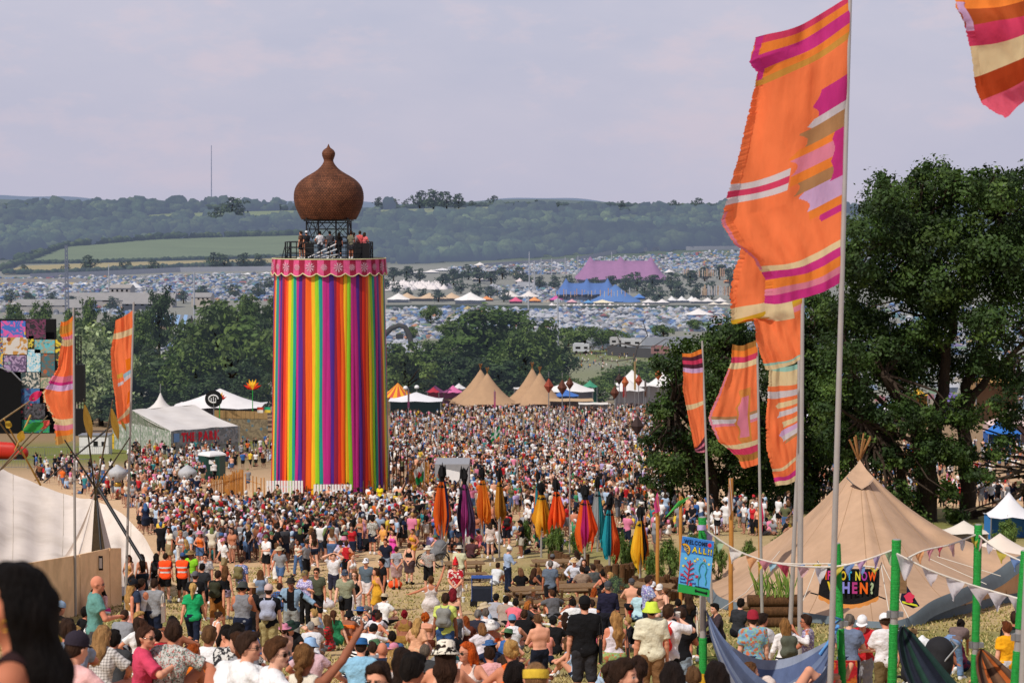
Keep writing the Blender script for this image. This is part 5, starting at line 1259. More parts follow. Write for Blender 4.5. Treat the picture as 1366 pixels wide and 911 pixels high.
 # ------------------------------------------------------------------ flags
OR,MG,WH,TN,GD,PK,LI,CR=[lin(c)for c in('fb8450','d23a8a','d9d3d6','b78a5e','d39a45','e58aa0','d8b4dc','e8d3a4')]
OR2=lin('f58c3c');DK=lin('5a3040');RP=lin('d9456a');YL=lin('d8b030');AQ=lin('9fd0c0');LB=lin('9cc4d4')
def flag(label,Y,ptop,pbot,foot,Q,stripes,patches=(),amp=.12,rows=150,cols=90,rag=.04,pole_r=.03,seed=1,base=OR,lean=0,vq=None,name='feather_flag',ptip=None,waves=3.2):
 """pole edge ptop->pbot, free edge Q (pixels at depth Y) top to bottom, foot = depth of the pole foot"""
 A,B_=at(*ptop,Y),at(*pbot,Y);d=(B_-A).normalized()
 tip=at(*ptip,Y)if ptip else A-d*.25
 g=B_.copy();k=0
 while g.z>gz(g.x,g.y)-.3 and k<4000:g+=d*.02;k+=1
 t=thing(name,label,'flag',(g.x,g.y,gz(g.x,g.y)));b=MB();b.tube([g,g.lerp(tip,.5),tip],[pole_r*1.2,pole_r,pole_r*.75],10);b.build('pole','pole',t)
 rr=random.Random(seed);Qw=[at(*q,Y)for q in Q];vq=vq or[i/(len(Q)-1)for i in range(len(Q))]
 def qe(v):
  for i in range(len(vq)-1):
   if vq[i]<=v<=vq[i+1]:return Qw[i].lerp(Qw[i+1],(v-vq[i])/(vq[i+1]-vq[i]+1e-9))
  return Qw[-1]
 P=[];W=(Qw[len(Qw)//2]-A.lerp(B_,.5)).length
 ragn=[rag*(1.3*abs(mnoise(Vector((i*.31,seed,0))))+.8*abs(mnoise(Vector((i*.8,seed,4))))+(.25 if i%2 else 0))for i in range(rows+2)]
 for i in range(rows+1):
  v=i/rows;a=A.lerp(B_,v);e=qe(v);row=[]
  for j in range(cols+1):
   u=j/cols;p=a.lerp(e,u*(1-ragn[i]*(u>.9)))
   w=amp*(u**.7)*(math.sin(waves*v*2.2+u*4.2+seed)+.55*math.sin(u*9.5+v*5+seed*2)+.28*math.sin(v*17+u*6))+.05*amp/.12*mnoise(Vector((u*7+v*2,v*5,seed)))+.22*amp*u*math.sin(u*26+v*3+seed)*(.5+mnoise(Vector((u*2,v*3,seed))))
   p=p+Vector((0,w,0))+Vector((0,0,1))*(-.05*W*math.sin(u*math.pi)+.012*W*math.sin(v*23+u*8)*u)
   row.append(p)
  P.append(row)
 def cf(u,v):
  for(u0,u1,v0,v1,c,sc)in patches:
   ue=u1-(abs(math.sin(v*sc))*(u1-u0)*.22 if sc else 0)
   if u0<=u<=ue and v0<=v<=v1:return c
  for v0,v1,c in stripes:
   if v0<=v<v1:return c
  return base
 b=MB();b.grid(P,colfn=cf)
 b.build('cloth','flagcloth',t);return t
def build_flags():
 flag('biggest orange flag, with magenta bands, whose pole tops the frame beside the oak',22,(1134,-6),(1123,376),22,[(1008,52),(1000,84),(1012,95),(1000,150),(984,210),(970,255),(957,296),(976,325),(1000,345),(1020,372),(1019,404)],[(0,.022,RP),(.022,.05,OR2),(.05,.095,MG),(.095,.125,OR2),(.125,.15,GD),(.845,.872,CR),(.872,.905,MG),(.905,.94,OR2),(.94,.966,PK),(.966,1,MG)],[(0,.34,.27,.36,MG,40),(0,.37,.36,.39,WH,50),(0,.44,.39,.45,TN,40),(0,.12,.45,.62,MG,40),(0,.50,.45,.48,OR2,40),(0,.52,.48,.535,PK,40),(0,.45,.535,.57,OR2,0),(0,.46,.57,.615,TN,40),(0,.36,.615,.69,LI,40),(0,.30,.69,.72,OR2,0),(0,.22,.72,.745,MG,30),(.47,1,.505,.53,WH,0),(.47,1,.53,.555,RP,0),(.47,1,.555,.58,WH,0),(.965,1,.6,.86,PK,60),(.93,1,.0,.13,MG,60)],amp=.13,rows=280,cols=150,pole_r=.031,seed=2,vq=[0,.06,.1,.25,.4,.52,.63,.72,.8,.9,1],rag=.02)
 flag('orange flag with rust and cream bands cut off by the top corner of the picture',19,(1405,-60),(1398,105),19,[(1272,-50),(1271,12),(1285,30),(1296,70),(1303,118),(1310,140),(1337,158)],[(.0,.30,OR2),(.30,.42,lin('b4562a')),(.42,.55,RP),(.55,.70,CR),(.70,.86,lin('b04420')),(.86,1,lin('e0607a'))],[(.9,1,.25,.45,LI,50)],amp=.10,rows=120,cols=110,seed=5,vq=[0,.28,.4,.58,.76,.88,1],rag=.02)
 flag('crumpled orange flag with gold bands half hidden behind the biggest flag',38,(1071,330),(1070,478),38,[(990,325),(980,360),(973,395),(976,434),(1002,424),(1006,455),(1020,492)],[(.36,.42,CR),(.42,.47,YL),(.47,.52,GD),(.955,.975,AQ),(.975,1,CR)],[(.15,.62,.42,.62,CR,40),(0,.3,.5,.56,PK,30)],amp=.17,rows=140,cols=110,pole_r=.045,seed=8,vq=[0,.14,.28,.45,.62,.82,1],ptip=(1071,325))
 flag('orange flag with many pale stripes hanging below the crumpled flag',41,(1070,484),(1063,640),41,[(1026,488),(1023,520),(1020,560),(1022,600),(1031,630),(1034,648)],[(.0,.04,AQ),(.04,.17,CR),(.17,.21,OR),(.21,.26,WH),(.78,.82,CR),(.9,.95,MG),(.95,1,CR)],[(0,.72,.29,.33,CR,30),(0,.75,.36,.40,WH,30),(0,.6,.44,.48,CR,30),(0,.62,.5,.54,LI,30),(0,.62,.54,.58,WH,30),(0,.5,.58,.61,TN,30)],amp=.10,rows=120,cols=80,pole_r=.045,seed=4,rag=.05)
 flag('orange flag with a pink fringed edge and brown top band',55,(1010,453),(1013,618),55,[(976,460),(974,482),(962,512),(944,560),(958,590),(984,610),(988,622)],[(0,.05,lin('b07a3c')),(.05,.10,OR2),(.10,.15,RP),(.15,.19,CR),(.56,.585,TN),(.585,.62,WH),(.62,.65,PK),(.80,.84,CR),(.84,.89,RP),(.89,.95,lin('b07a3c'))],[(.22,.45,.42,.75,PK,25),(.94,1,.2,.75,PK,90),(.18,.5,.36,.8,lin('d8904a'),25)],amp=.15,rows=130,cols=90,pole_r=.04,seed=6,vq=[0,.14,.32,.58,.78,.92,1],rag=.04)
 flag('narrow orange flag with purple and pink top stripes left of the fringed flag',64,(937,465),(942,602),64,[(910,472),(911,492),(910,520),(918,560),(926,598),(928,602)],[(0,.05,OR2),(.05,.09,DK),(.09,.14,RP),(.14,.18,DK),(.18,.23,LI),(.5,.54,CR),(.84,.89,DK),(.89,.93,PK),(.93,.97,DK),(.97,1,PK)],[],amp=.10,rows=110,cols=80,pole_r=.04,seed=9)
 flag('left orange flag with pink stripes and a torn streaming edge',62,(98,421),(99,586),62,[(80,430),(79,445),(84,452),(76,490),(54,524),(58,540),(70,560),(74,592)],[(0,.03,OR2),(.03,.10,GD),(.10,.14,OR2),(.14,.18,PK),(.18,.23,CR),(.48,.52,PK),(.52,.55,MG),(.55,.59,LI),(.82,.87,CR),(.87,.91,PK),(.91,.95,OR2),(.95,1,lin('d3a860'))],[(.9,1,.6,.8,CR,60)],amp=.16,rows=130,cols=80,pole_r=.04,seed=12,vq=[0,.08,.18,.42,.62,.72,.84,1],rag=.12)
 flag('orange flag with cream bands and a pale blue patch right of the left flag',64,(178,413),(174,563),64,[(153,428),(150,446),(147,470),(150,500),(155,530),(156,560),(157,565)],[(.16,.22,CR),(.84,.91,CR)],[(0,.35,.42,.52,lin('e87a18'),8),(0,.3,.70,.80,lin('e06a14'),8),(.02,.48,.525,.56,LB,0),(.5,.8,.51,.54,lin('e0b04a'),0),(0,.45,.555,.59,WH,0),(.5,.8,.575,.60,WH,0)],amp=.12,rows=120,cols=80,pole_r=.04,seed=15)
 # plain thin poles
 for px,yt,Y,lab in((760,560,92,'plain thin grey pole behind the picnic benches'),(1066,395,40,'second thin pole beside the crumpled flag pole')):
  p=onground(px,Y);b=MB();b.tube([p,at(px,yt,Y)],.035,8);tag(b.build('thin_pole','pole'),lab,'pole')
 for px,yt,Y in((826,585,190),(800,600,170),(845,610,150),(584,560,200),(690,610,150)):
  p=onground(px,Y);b=MB();b.tube([p,at(px,yt,Y)],.05,6);tag(b.build('thin_pole','pole'),'thin bare pole standing in the crowd','pole','bare poles in the crowd')
  # crowd flags
 def hand_flag(label,Y,px,yt,yb,poly,colfn):
  p=onground(px,Y);t=thing('crowd_flag',label,'flag',p);b=MB();b.tube([at(px,yb,Y),at(px,yt,Y)],.03,6);b.build('pole','pole',t);b=MB()
  a,c,d,e=[at(x,y,Y)for x,y in poly];P=[]
  for i in range(15):
   v=i/14;P.append([a.lerp(d,v).lerp(c.lerp(e,v),j/18)+Vector((0,.25*math.sin(j*.6+v*2),.06*math.sin(j*.9)))for j in range(19)])
  b.grid(P,colfn=colfn);b.build('cloth','flagcloth',t)
 g1,w1=lin('1e9a5a'),lin('d8dcd8')
 hand_flag('green and white flag waved over the middle of the crowd',190,667,566,602,[(667,568),(655,580),(666,582),(655,590)],lambda u,v:w1 if abs(u-.5)<.1 or abs(v-.5)<.12 else g1)
 rd,g2=lin('b8202a'),lin('2a9a58')
 hand_flag('white and green flag with a red emblem beside the reed fence',126,566,616,660,[(564,618),(552,628),(566,640),(556,648)],lambda u,v:rd if((u-.5)**2*3+(v-.5)**2*5+.1*math.sin(u*30)*math.sin(v*22)<.16)else(w1 if v<.5 else g2))
def drape(label,px,yt,yb,w,cols,Yfoot,blackfrac=.34):
 p=onground(px,Yfoot);Y=Yfoot;zt,zb=Zat(yt,Y),Zat(yb,Y);h=zt-zb;r=w*.43/ppm(Y);t=thing('fabric_banner',label,'banner',p)
 b=MB();b.tube([p,(p.x,p.y,zt-.1)],[.05,.04],8);b.build('pole','pole',t);sd=R.uniform(0,90);n=72
 lean=R.uniform(-.25,.25)*r
 def ring(z,rr,am,v,low=0):
  out=[]
  for i in range(n+1):
   a=2*math.pi*(i%n)/n;x,y=math.cos(a),math.sin(a)
   f=1+am*(mnoise(Vector((x*1.6+sd,y*1.6,v*.5)))*1.5+1.1*mnoise(Vector((x*4.5,y*4.5+sd,v*.35)))+.35*math.sin(13*a+sd+v*2)+.22*math.sin(23*a+sd*3+v*3))
   dz=low*h*.16*(mnoise(Vector((x*2.2,y*2.2,sd)))*1.6+.5*math.sin(7*a+sd))
   out.append((p.x+rr*f*x+lean*v,p.y+rr*f*y,z+dz))
  return out
 b=MB();b.grid([ring(zt-h*v,r*q,.55,v)for q,v in((.10,-.02),(.26,.03),(.36,.10),(.28,.17),(.20,.22),(.30,.28),(.42,.33),(.40,.37))]);b.build('black_cloth','blackcloth',t)
 b=MB()
 for i in range(R.choice([2,3,5])):
  a=R.uniform(0,6.28);q=Vector((p.x+r*.4*math.cos(a),p.y+r*.4*math.sin(a),zt-h*.05));b.tube([q+Vector((0,0,-h*.1)),q,q+Vector((R.uniform(-.15,.15),0,R.uniform(.05,.35)))],[.08,.06,.012],5)
 b.build('cloth_knot','blackcloth',t);m=len(cols)
 R_=[ring(zt-h*v,r*q*.95,.62,v,max(0,v-.6)*2.5)for q,v in((.28,.25),(.42,.33),(.55,.43),(.68,.53),(.80,.63),(.92,.73),(.98,.82),(.90,.91),(.74,1.0))]
 for s in range(m):
  i0,i1=int(n*s/m),int(n*(s+1)/m);b=MB();b.grid([row[i0:i1+1]for row in R_],tuple(min(1,q*1.25+.01)for q in lin(cols[s])));b.build('cloth','flagcloth',t)
def build_drapes():
 L=[(590,622,704,22,['d8661f','1f2f6a','2a8a98','d8661f','b4501c','d8661f','25407a'],86,'fabric banner of orange, navy and teal cloth'),(619,626,706,21,['8c2a6a','4c3a58','6a5a74','3a2c44','a03a80','4c3a58'],87,'fabric banner of purple patterned cloth'),(643,624,690,17,['e07a1f','d88a24','c9661c','e08a2a'],98,'plain amber orange fabric banner'),(666,626,692,17,['b07a24','8f5f1c','c28a30','9a6a20'],90,'fabric banner of mustard brown cloth'),(717,630,690,12,['1f8a98','d8661f','2a94a0','c9561c'],98,'slim orange and turquoise fabric banner behind the yellow one'),(722,644,708,25,['e0a426','d89a20','e8b43a','c98a1c'],90,'bright yellow fabric banner'),(742,640,702,22,['e0561c','d84a18','e8682a'],88,'fabric banner of plain red orange cloth'),(780,648,722,24,['d8561f','c92a80','e0661f','b02470','d8501c'],84,'fabric banner of magenta and orange cloth'),(797,636,712,17,['2a8a94','a9abac','8f9294','9fa1a3','2a8a94'],93,'grey and teal fabric banner'),(813,660,740,21,['d8501c','1f8a9a','26a0ac','1c7c8c','e0602a'],76,'fabric banner of turquoise and orange cloth'),(854,676,750,22,['c9661c','e0b020','e8bc30','d8a41c','1c1a1c'],73,'black, orange and yellow fabric banner')]
 for px,yt,yb,w,cols,Y,lab in L:drape(lab+' tied with black on a pole',px,yt,yb,w,cols,Y)
 # ------------------------------------------------------------------ lettering
def letters(b,text,o,ex,ey,height,width=None,cols=('000000',),bold=.02,gap=0):
 """adds solid letters to MB b on the plane o + ex*x + ey*y"""
 cu=bpy.data.curves.new('lettering','FONT');cu.body=text;cu.size=1;cu.offset=bold;cu.resolution_u=3
 adv=0;x=0;ex,ey,o=Vector(ex),Vector(ey),Vector(o);polys=[]
 for i,ch in enumerate(text):
  if ch==' ':x+=.35;continue
  cu.body=ch;ob=bpy.data.objects.new('lettering',cu);COL.objects.link(ob);dg=bpy.context.evaluated_depsgraph_get();me=ob.evaluated_get(dg).to_mesh()
  V=[v.co.copy()for v in me.vertices];F=[tuple(p.vertices)for p in me.polygons];
  x0=min(v.x for v in V);x1=max(v.x for v in V);polys.append((ch,[(v.x-x0+x,v.y)for v in V],F,i));x+=x1-x0+.10+gap
  bpy.data.objects.remove(ob)
 bpy.data.curves.remove(cu);W=x-.1-gap;H=.73;sx=(width/W)if width else height/H;k=0
 for ch,V,F,i in polys:
  b.add([o+ex*(vx*sx)+ey*(vy*height/H)for vx,vy in V],F,lin(cols[k%len(cols)]));k+=1
def sheet(b,a,c,d,e,col=None):b.add([a,c,d,e],[(0,1,2,3)],col)
# ------------------------------------------------------------------ festival tents and stalls in the middle distance
def art_mat(i,c1,c2,c3,sc):
 m,nt=new_mat(f'mural_{i}');n=N(nt);v=n('ShaderNodeTexCoord').outputs['Object']
 w=n('ShaderNodeTexNoise',{'Vector':v,'Scale':sc,'Detail':3.,'Distortion':2.5});vo=n('ShaderNodeTexVoronoi',{'Vector':v,'Scale':sc*1.3})
 c=n.mixc(n.ramp(w.outputs[0],[(.47,(0,0,0)),(.5,(1,1,1))]),lin(c1),lin(c2));c=n.mixc(n.ramp(vo.outputs['Distance'],[(.22,(1,1,1)),(.27,(0,0,0))]),c,lin(c3))
 b=n('ShaderNodeBsdfPrincipled',{'Base Color':c,'Roughness':.7});finish(nt,n,b);return m
def build_mid():
# main stage with painted panels
 Y=300;base=onground(50,Y);t=thing('festival_stage','stage wall hung with a patchwork of bright painted panels','stage',base);q=lambda x,y,dy=0:at(x,y,Y+dy)
 b=MB();A=q(-40,426,1.2);B_=q(72,424,1.2);lo=base.z-1
 b.box(((A.x+B_.x)/2,Y+2,(A.z+lo)/2),(B_.x-A.x,1.5,A.z-lo));b.build('backdrop','blackcloth',t)
 PN=[(1,428,34,450,'d0559a','3a6ab8','d8b83a'),(35,426,61,452,'1c1a20','6a3050','3a3a40'),(-8,450,4,490,'d8b03a','2a6a98','8a3a2a'),(4,450,37,473,'b8863c','c9c4bc','7a3226'),(38,448,45,464,'cdbb3a','22221c','6a7a3a'),(46,453,73,471,'5ab4bc','9a9880','3a8a94'),(74,453,82,481,'d8c030','3a382a','9a8a2a'),(5,474,35,496,'a890b0','5a4a6a','8a9a9a'),(36,466,54,496,'8cc4d8','d0d8d4','3a94a4'),(55,472,73,502,'6a5c50','3a6a72','a85a34'),(28,497,53,518,'bdb9ac','34474a','d0ccc0'),(54,503,72,518,'b8a890','7a8a70','cfa0a0'),(28,518,53,538,'28386a','3a6a9a','9a3a50'),(28,538,60,559,'16161a','4a4a50','b03a50'),(29,560,66,577,'1c6a74','2a9a5a','14343a')]
 for i,(x0,y0,x1,y1,c1,c2,c3)in enumerate(PN):
  b=MB();sheet(b,q(x0,y1,-.1),q(x1,y1,-.1),q(x1,y0,-.1),q(x0,y0,-.1));b.build('painted_panel',art_mat(i,c1,c2,c3,.55+.3*(i%3)),t)
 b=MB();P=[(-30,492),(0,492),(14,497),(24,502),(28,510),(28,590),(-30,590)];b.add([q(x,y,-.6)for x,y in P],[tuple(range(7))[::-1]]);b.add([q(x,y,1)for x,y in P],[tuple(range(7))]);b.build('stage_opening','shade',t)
 b=MB();b.tube([q(-20,492,-.7),q(0,490,-.7),q(16,496,-.7),q(28,508,-.7)],.12,6);b.build('stage_edge','steel',t)
 p=onground(106,290);s=thing('speaker_stack','black hanging speaker stack right of the painted stage','speaker',p);b=MB();a,c=at(100,486,290),at(113.5,536,290);b.box(((a.x+c.x)/2,290,(a.z+c.z)/2),(c.x-a.x,1.2,a.z-c.z));b.box(((a.x+c.x)/2-.1,290,(Zat(545,290)+p.z)/2),(1.4,1.2,Zat(545,290)-p.z));b.build('cabinet','black',s);b=MB()
 for x in(100.5,104,108):b.tube([at(x,448,290.5),(at(x,560,290.5).x,290.5,p.z)],.10,5)
 for i in range(12):b.tube([at(100.5,450+i*7,290.5),at(108,457+i*7,290.5)],.06,4)
 b.build('truss','darksteel',s)
 # red covered car, cabin, barriers on the lawn
 p=onground(10,215);z0=p.z;t=thing('red_van','low red covered vehicle on the lawn at the picture edge','vehicle',p);S=SDF((-3,-1.2,-.2),(3,1.2,2.2),.14);S.prim((-1.6,0,.8),(1.6,0,.7),.75,.7,k=.1);S.prim((-.8,0,1.3),(.8,0,1.25),.65,.6,k=.3);V,F=S.mesh();o=mobj('body',np_mesh('body',V,F,smooth=True),pmat('red_paint','b82a1c',rough=.4,var=.08),t)
 for s_ in(-1.5,1.5):b=MB();b.tube([p+Vector((s_,-.8,.35)),p+Vector((s_,-.55,.35))],.35,12);b.build('wheel','black',t)
 p=onground(128,232);t=thing('site_cabin','white site cabin with vents behind the barriers','cabin',p);b=MB();b.box(p+Vector((0,0,1.1)),(3.4,2.2,2.2));b.build('wall','white',t);b=MB();b.box(p+Vector((.2,-1.13,1.3)),(.5,.06,.6));b.box(p+Vector((1.1,-1.13,1.3)),(.4,.06,.5));b.build('vent','black',t);b=MB();b.box(p+Vector((0,0,2.26)),(3.6,2.4,.12));b.build('roof','steel',t)
 for x,c,lab in((139,'2a5ab0','blue storage box by the white site cabin'),(152,'d8b020','yellow storage box right of the blue one')):
  p=onground(x,246);b=MB();b.box(p+Vector((0,0,1.3)),(.9,.8,1.0));b.box(p+Vector((0,0,1.86)),(1.0,.9,.1));b.box(p+Vector((0,0,.4)),(.8,.7,.8));tag(b.build('storage_box',pmat('box_'+c,c)),lab,'box')
 def barrier(px0,Y0,px1,Y1,lab,h=1.1):
  a,c=onground(px0,Y0),onground(px1,Y1);k=max(1,int((c-a).length/2.3));d=(c-a)/k
  for i in range(k):
   q0=a+d*i;q1=a+d*(i+.96);q0.z=gz(q0.x,q0.y);q1.z=gz(q1.x,q1.y);b=MB();up=Vector((0,0,h))
   b.tube([q0,q0+up,q1+up,q1],.035,5);b.tube([q0+up*.2,q1+up*.2],.025,4)
   for j in range(1,10):u=q0.lerp(q1,j/10);b.tube([u+up*.2,u+up],.014,4)
   tag(b.build('crowd_barrier','steel'),lab,'barrier',lab)
 barrier(30,222,150,226,'steel crowd barrier on the lawn by the stage');barrier(-5,190,125,192,'long low steel rail section in front of the lawn',.9);barrier(85,166,240,170,'steel rail section in front of the festival tent',1.0)
 # THE PARK tent
 E0,E1=at(228,575,230),at(318,568,238);R0,R1=at(176,547,238),at(260,540,246);K0=at(150,560,246)
 base=onground(250,238);t=thing('festival_tent','pale grey tent with a red lettered THE PARK board','tent',base);b=MB()
 b.grid([[E0.lerp(E1,u).lerp(R0.lerp(R1,u),v)+Vector((0,0,-.25*math.sin(math.pi*v)+.08*math.sin(u*12.6)))for u in[i/12 for i in range(13)]]for v in[i/6 for i in range(7)]]);bk=R1+(R1-E1)*.9;bk.z=E1.z;b.add([R0,R1,bk,K0],[(0,1,2,3)]);b.build('roof','whitetent',t)
 gnd=lambda p:Vector((p.x,p.y,gz(p.x,p.y)-.2));gm=art_mat('leaf','a8aaa4','7d8c7a','c4c2c0',.9)
 b=MB();sheet(b,gnd(E0),gnd(K0),K0,E0);b.add([E0,R0,K0],[(0,1,2)]);b.build('side_wall',gm,t)
 b=MB();sheet(b,gnd(E0),gnd(E1),E1,E0);b.build('front_wall',pmat('shaded_wall','8d8f90',var=.25),t)
 ex=(E1-E0);W=ex.length;ex.normalize();n_=Vector((ex.y,-ex.x,0)).normalized();up=Vector((0,0,1))
 b=MB();o=E0+n_*.15+ex*.1;sheet(b,o-up*2.0,o+ex*(W-.2)-up*2.0,o+ex*(W-.2)-up*.05,o-up*.05);nbd=b.build('name_board',art_mat('board','9a9898','76787a','8a9aa8',1.2),t)
 b=MB();letters(b,'THE PARK',o+n_*.06+ex*1.3-up*1.30,ex,up,1.0,5.9,('e03040',),bold=.06);b.build('lettering','vcol',nbd)
 b=MB();sheet(b,o+n_*.05-up*1.3+ex*.15,o+n_*.05-up*1.3+ex*1.0,o+n_*.05-up*.3+ex*1.0,o+n_*.05-up*.3+ex*.15,lin('7a9ac8'));b.build('side_flag','vcol',t);b=MB();sheet(b,o+n_*.05-up*2.6+ex*4,o+n_*.05-up*2.6+ex*4.9,o+n_*.05-up*2.1+ex*4.9,o+n_*.05-up*2.1+ex*4,lin('2a5ab8'));b.build('small_sign','vcol',t)
 b=MB()
 for u in(0,.33,.66,1):q_=E0.lerp(E1,u)+n_*.2;b.tube([gnd(q_),q_],.05,5)
 for u in(.25,.5,.75,1):q_=E0.lerp(K0,u);b.tube([gnd(q_),q_],.05,5)
 b.build('pole','steel',t);b=MB();pk=at(214,524,243);b.lathe((pk.x,243,pk.z-2.1),[(2.0,0),(1.3,.35),(.8,.75),(.4,1.3),(.12,1.9),(.05,2.1)],14,cap=False);b.build('peak','whitetent',t);b=MB();b.tube([pk,at(214,512,243)],.05,5);b.build('spike','steel',t)
 marquee(288,548,120,30,'d8d6d6','white arched stretch roof behind the THE PARK tent',1,Y=300,eave=.25,haze=.03,name='stretch_tent',walls='6d6a66')
 p=onground(286,262);t=thing('round_sign','round black sign with a white emblem beside the flame flower','sign',p);b=MB();c=at(285,532,262);b.tube([c+Vector((0,-.05,0)),c+Vector((0,.05,0))],1.15,28);dsk=b.build('disc','black',t);b=MB();b.tube([c+Vector((math.cos(a)*.62,-.1,math.sin(a)*.5))for a in[i*.33 for i in range(17)]],.10,5)
 for k in(-1,0,1):b.tube([c+Vector((k*.3,-.1,-.3)),c+Vector((k*.3,-.1,.3-abs(k)*.15))],.06,5)
 b.build('emblem','white',dsk);b=MB();b.tube([p,c],.07,6);b.build('post','steel',t)
 for px,yt,yb,Y,lab in((337,505,520,280,'red and yellow flame flower on a tall pole by the wooden wall'),(293,522,534,266,'orange flame flower next to the round black sign')):
  p=onground(px,Y);t=thing('flame_flower',lab,'sculpture',p);c=at(px,yb,Y);h=(yb-yt)/ppm(Y);b=MB();b.tube([p,c],.06,6);b.build('stem','greenwrap',t)
  for i in range(7):
   a=-1.15+2.3*i/6;d=Vector((math.sin(a)*.85,0,math.cos(a)));s=Vector((d.z,0,-d.x));L=h*(1.05-.1*(i%2));b=MB()
   b.add([c,c+d*L*.45+s*.17*h,c+d*L,c+d*L*.45-s*.17*h,c+d*L*.45+Vector((0,-.15,0))],[(0,1,4),(1,2,4),(2,3,4),(3,0,4)],lin(('c42a1c','e0661c','e8b02a','e8b83a','e8b02a','d8501c','b8241c')[i]));b.build('petal','vcol',t)
 p=onground(322,266);t=thing('timber_wall','tan timber wall with a faded mural right of the festival tent','wall',p);b=MB();a,c=at(286,547,266),at(357,549,270);k=12
 for i in range(k):u0,u1=i/k,(i+.95)/k;q0,q1=a.lerp(c,u0),a.lerp(c,u1);sheet(b,q0+Vector((0,0,-1.1)),q1+Vector((0,0,-1.1)),q1,q0)
 b.build('upper_boards',pmat('tan_board','c09a6a',var=.15),t);b=MB();sheet(b,Vector((a.x,a.y,gz(a.x,a.y))),Vector((c.x,c.y,gz(c.x,c.y))),c+Vector((0,0,-1.0)),a+Vector((0,0,-1.0)));b.build('mural',art_mat('wall','a89478','8a7a64','6a8a9a',.8),t)
 for x,c,lab in((343,'b8402f','red and white cloth hung on the timber wall'),(353,'2a9a70','green and yellow cloth hung on the timber wall')):
  b=MB();A_=at(x,543,262);b.grid([[A_+Vector((u*.8,.1*math.sin(u*5),-v*.75))for u in[i/5 for i in range(6)]]for v in[i/4 for i in range(5)]],colfn=lambda u,v:lin(c)if v<.5 else lin('d0b040' if x>350 else 'd0c8c0'));tag(b.build('hung_cloth','vcol'),lab,'cloth')
  # portable toilet, sign box, silver lanterns
 Y=171;p=onground(283,Y);t=thing('portable_toilet','dark green portable toilet with a white roof','toilet',p);b=MB();b.box(p+Vector((0,0,1.05)),(1.9,1.5,2.1),rotz(-12));b.build('body',pmat('green_plastic','1d4038',rough=.5,var=.1),t);b=MB();b.lathe(p+Vector((0,0,2.1)),[(1.25,0),(1.2,.12),(.9,.28),(.3,.34),(.01,.34)],4,smooth=False);o=b.build('roof','white',t)
 b=MB();Rz_=rotz(-12);
 b.box(p+Rz_@Vector((.3,-.78,1.6)),(.55,.04,.35),Rz_);b.box(p+Rz_@Vector((.3,-.78,1.05)),(.3,.04,.4),Rz_);b.build('notice','white',t);b=MB();b.box(p+Rz_@Vector((.3,-.765,.95)),(1.05,.03,1.8),Rz_);b.build('door',pmat('green_door','17342e',rough=.5),t)
 p=onground(241,158);t=thing('sign_box','small orange box sign on a black post near the silver lantern','sign',p);b=MB();b.box(at(241,632,158),(.65,.3,.5));b.build('box','bench',t);b=MB();b.tube([p,at(241,637,158)],.14,8);b.build('post','black',t)
 for px,lab in((157,'silver ribbed lantern beside the left flag poles'),(250,'silver ribbed lantern in front of the portable toilet')):
  Y=150;p=onground(px,Y);t=thing('lotus_lantern',lab,'lantern',p);c=at(px,634,Y);b=MB();k=1/ppm(Y);fn=lambda th,tt:1+.05*abs(math.sin(8*th))
  ribs=[]
  for i in range(11):
   v=i/10;r=12.5*math.sin(math.pi*(.12+.80*(1-v))**.8)**.8;ribs+=[(max(.3,r)*k,(-8+17*v)*k),(max(.3,r*.93)*k,(-8+17*v+.8)*k)]
  b.lathe(c,ribs+[(.08*k,15*k)],28,fn=fn);b.build('upper_shade',pmat('silver_fabric','a9abae',rough=.5,var=.1)if 'silverf' not in M else M['silverf'],t);M['silverf']=bpy.data.materials['silver_fabric']
  b=MB();b.lathe(c+Vector((0,0,-12*k)),[(4*k,-3*k),(6.5*k,0),(4*k,3*k)],20);b.build('gold_ring',pmat('gold_band','a8842c',rough=.4,metal=.5),t);b=MB();b.lathe(c+Vector((0,0,-20*k)),[(.2*k,-7*k),(4*k,-4*k),(7.5*k,0),(8.5*k,3*k),(6*k,5*k)],24,fn=fn);b.build('lower_shade','silverf',t);b=MB();b.tube([p,c],.06,6);b.build('pole','steel',t)
  # fences near the tower
 pale_fence('golden upright pale fence curving left of the ribbon tower',[(278,122.5,641),(300,124,634),(326,127,625)],40);pale_fence('thin open pale fence joining the tower',[(328,123,630),(358,122,641)],30,step=.3,gap=.1);pale_fence('dark open pale fence at the right foot of the tower',[(518,122.5,640),(548,123,640)],30,step=.2,mat='log');pale_fence('short dark pale fence behind dancers below the ribbons',[(402,122,646),(520,122,642)],26,step=.32,mat='log',gap=.2)
 pale_fence('reed screen panel right of the tower',[(546,127,618),(574,127,616)],40,step=.09,name='reed_screen');pale_fence('dark pale fence behind the reed screen',[(520,131,600),(548,131,600)],40,step=.22,mat='log')
 Y=150;p=onground(603,Y);t=thing('box_truck','grey flat roofed trailer behind the orange banner','trailer',p);b=MB();zt=Zat(619,Y);b.box((p.x,Y+2,(zt+p.z+.6)/2),(46/ppm(Y),4,zt-p.z-.6));b.build('body',pmat('trailer_grey','8e9094',rough=.5,var=.08),t);b=MB();b.tube([at(603,634,Y-.05),at(603,634,Y+.1)],.62,24);b.build('emblem','white',t)
 for s in(-1,1):b=MB();b.tube([p+Vector((s*.9,.2,.45)),p+Vector((s*.9,.5,.45))],.45,14);b.build('wheel','black',t)
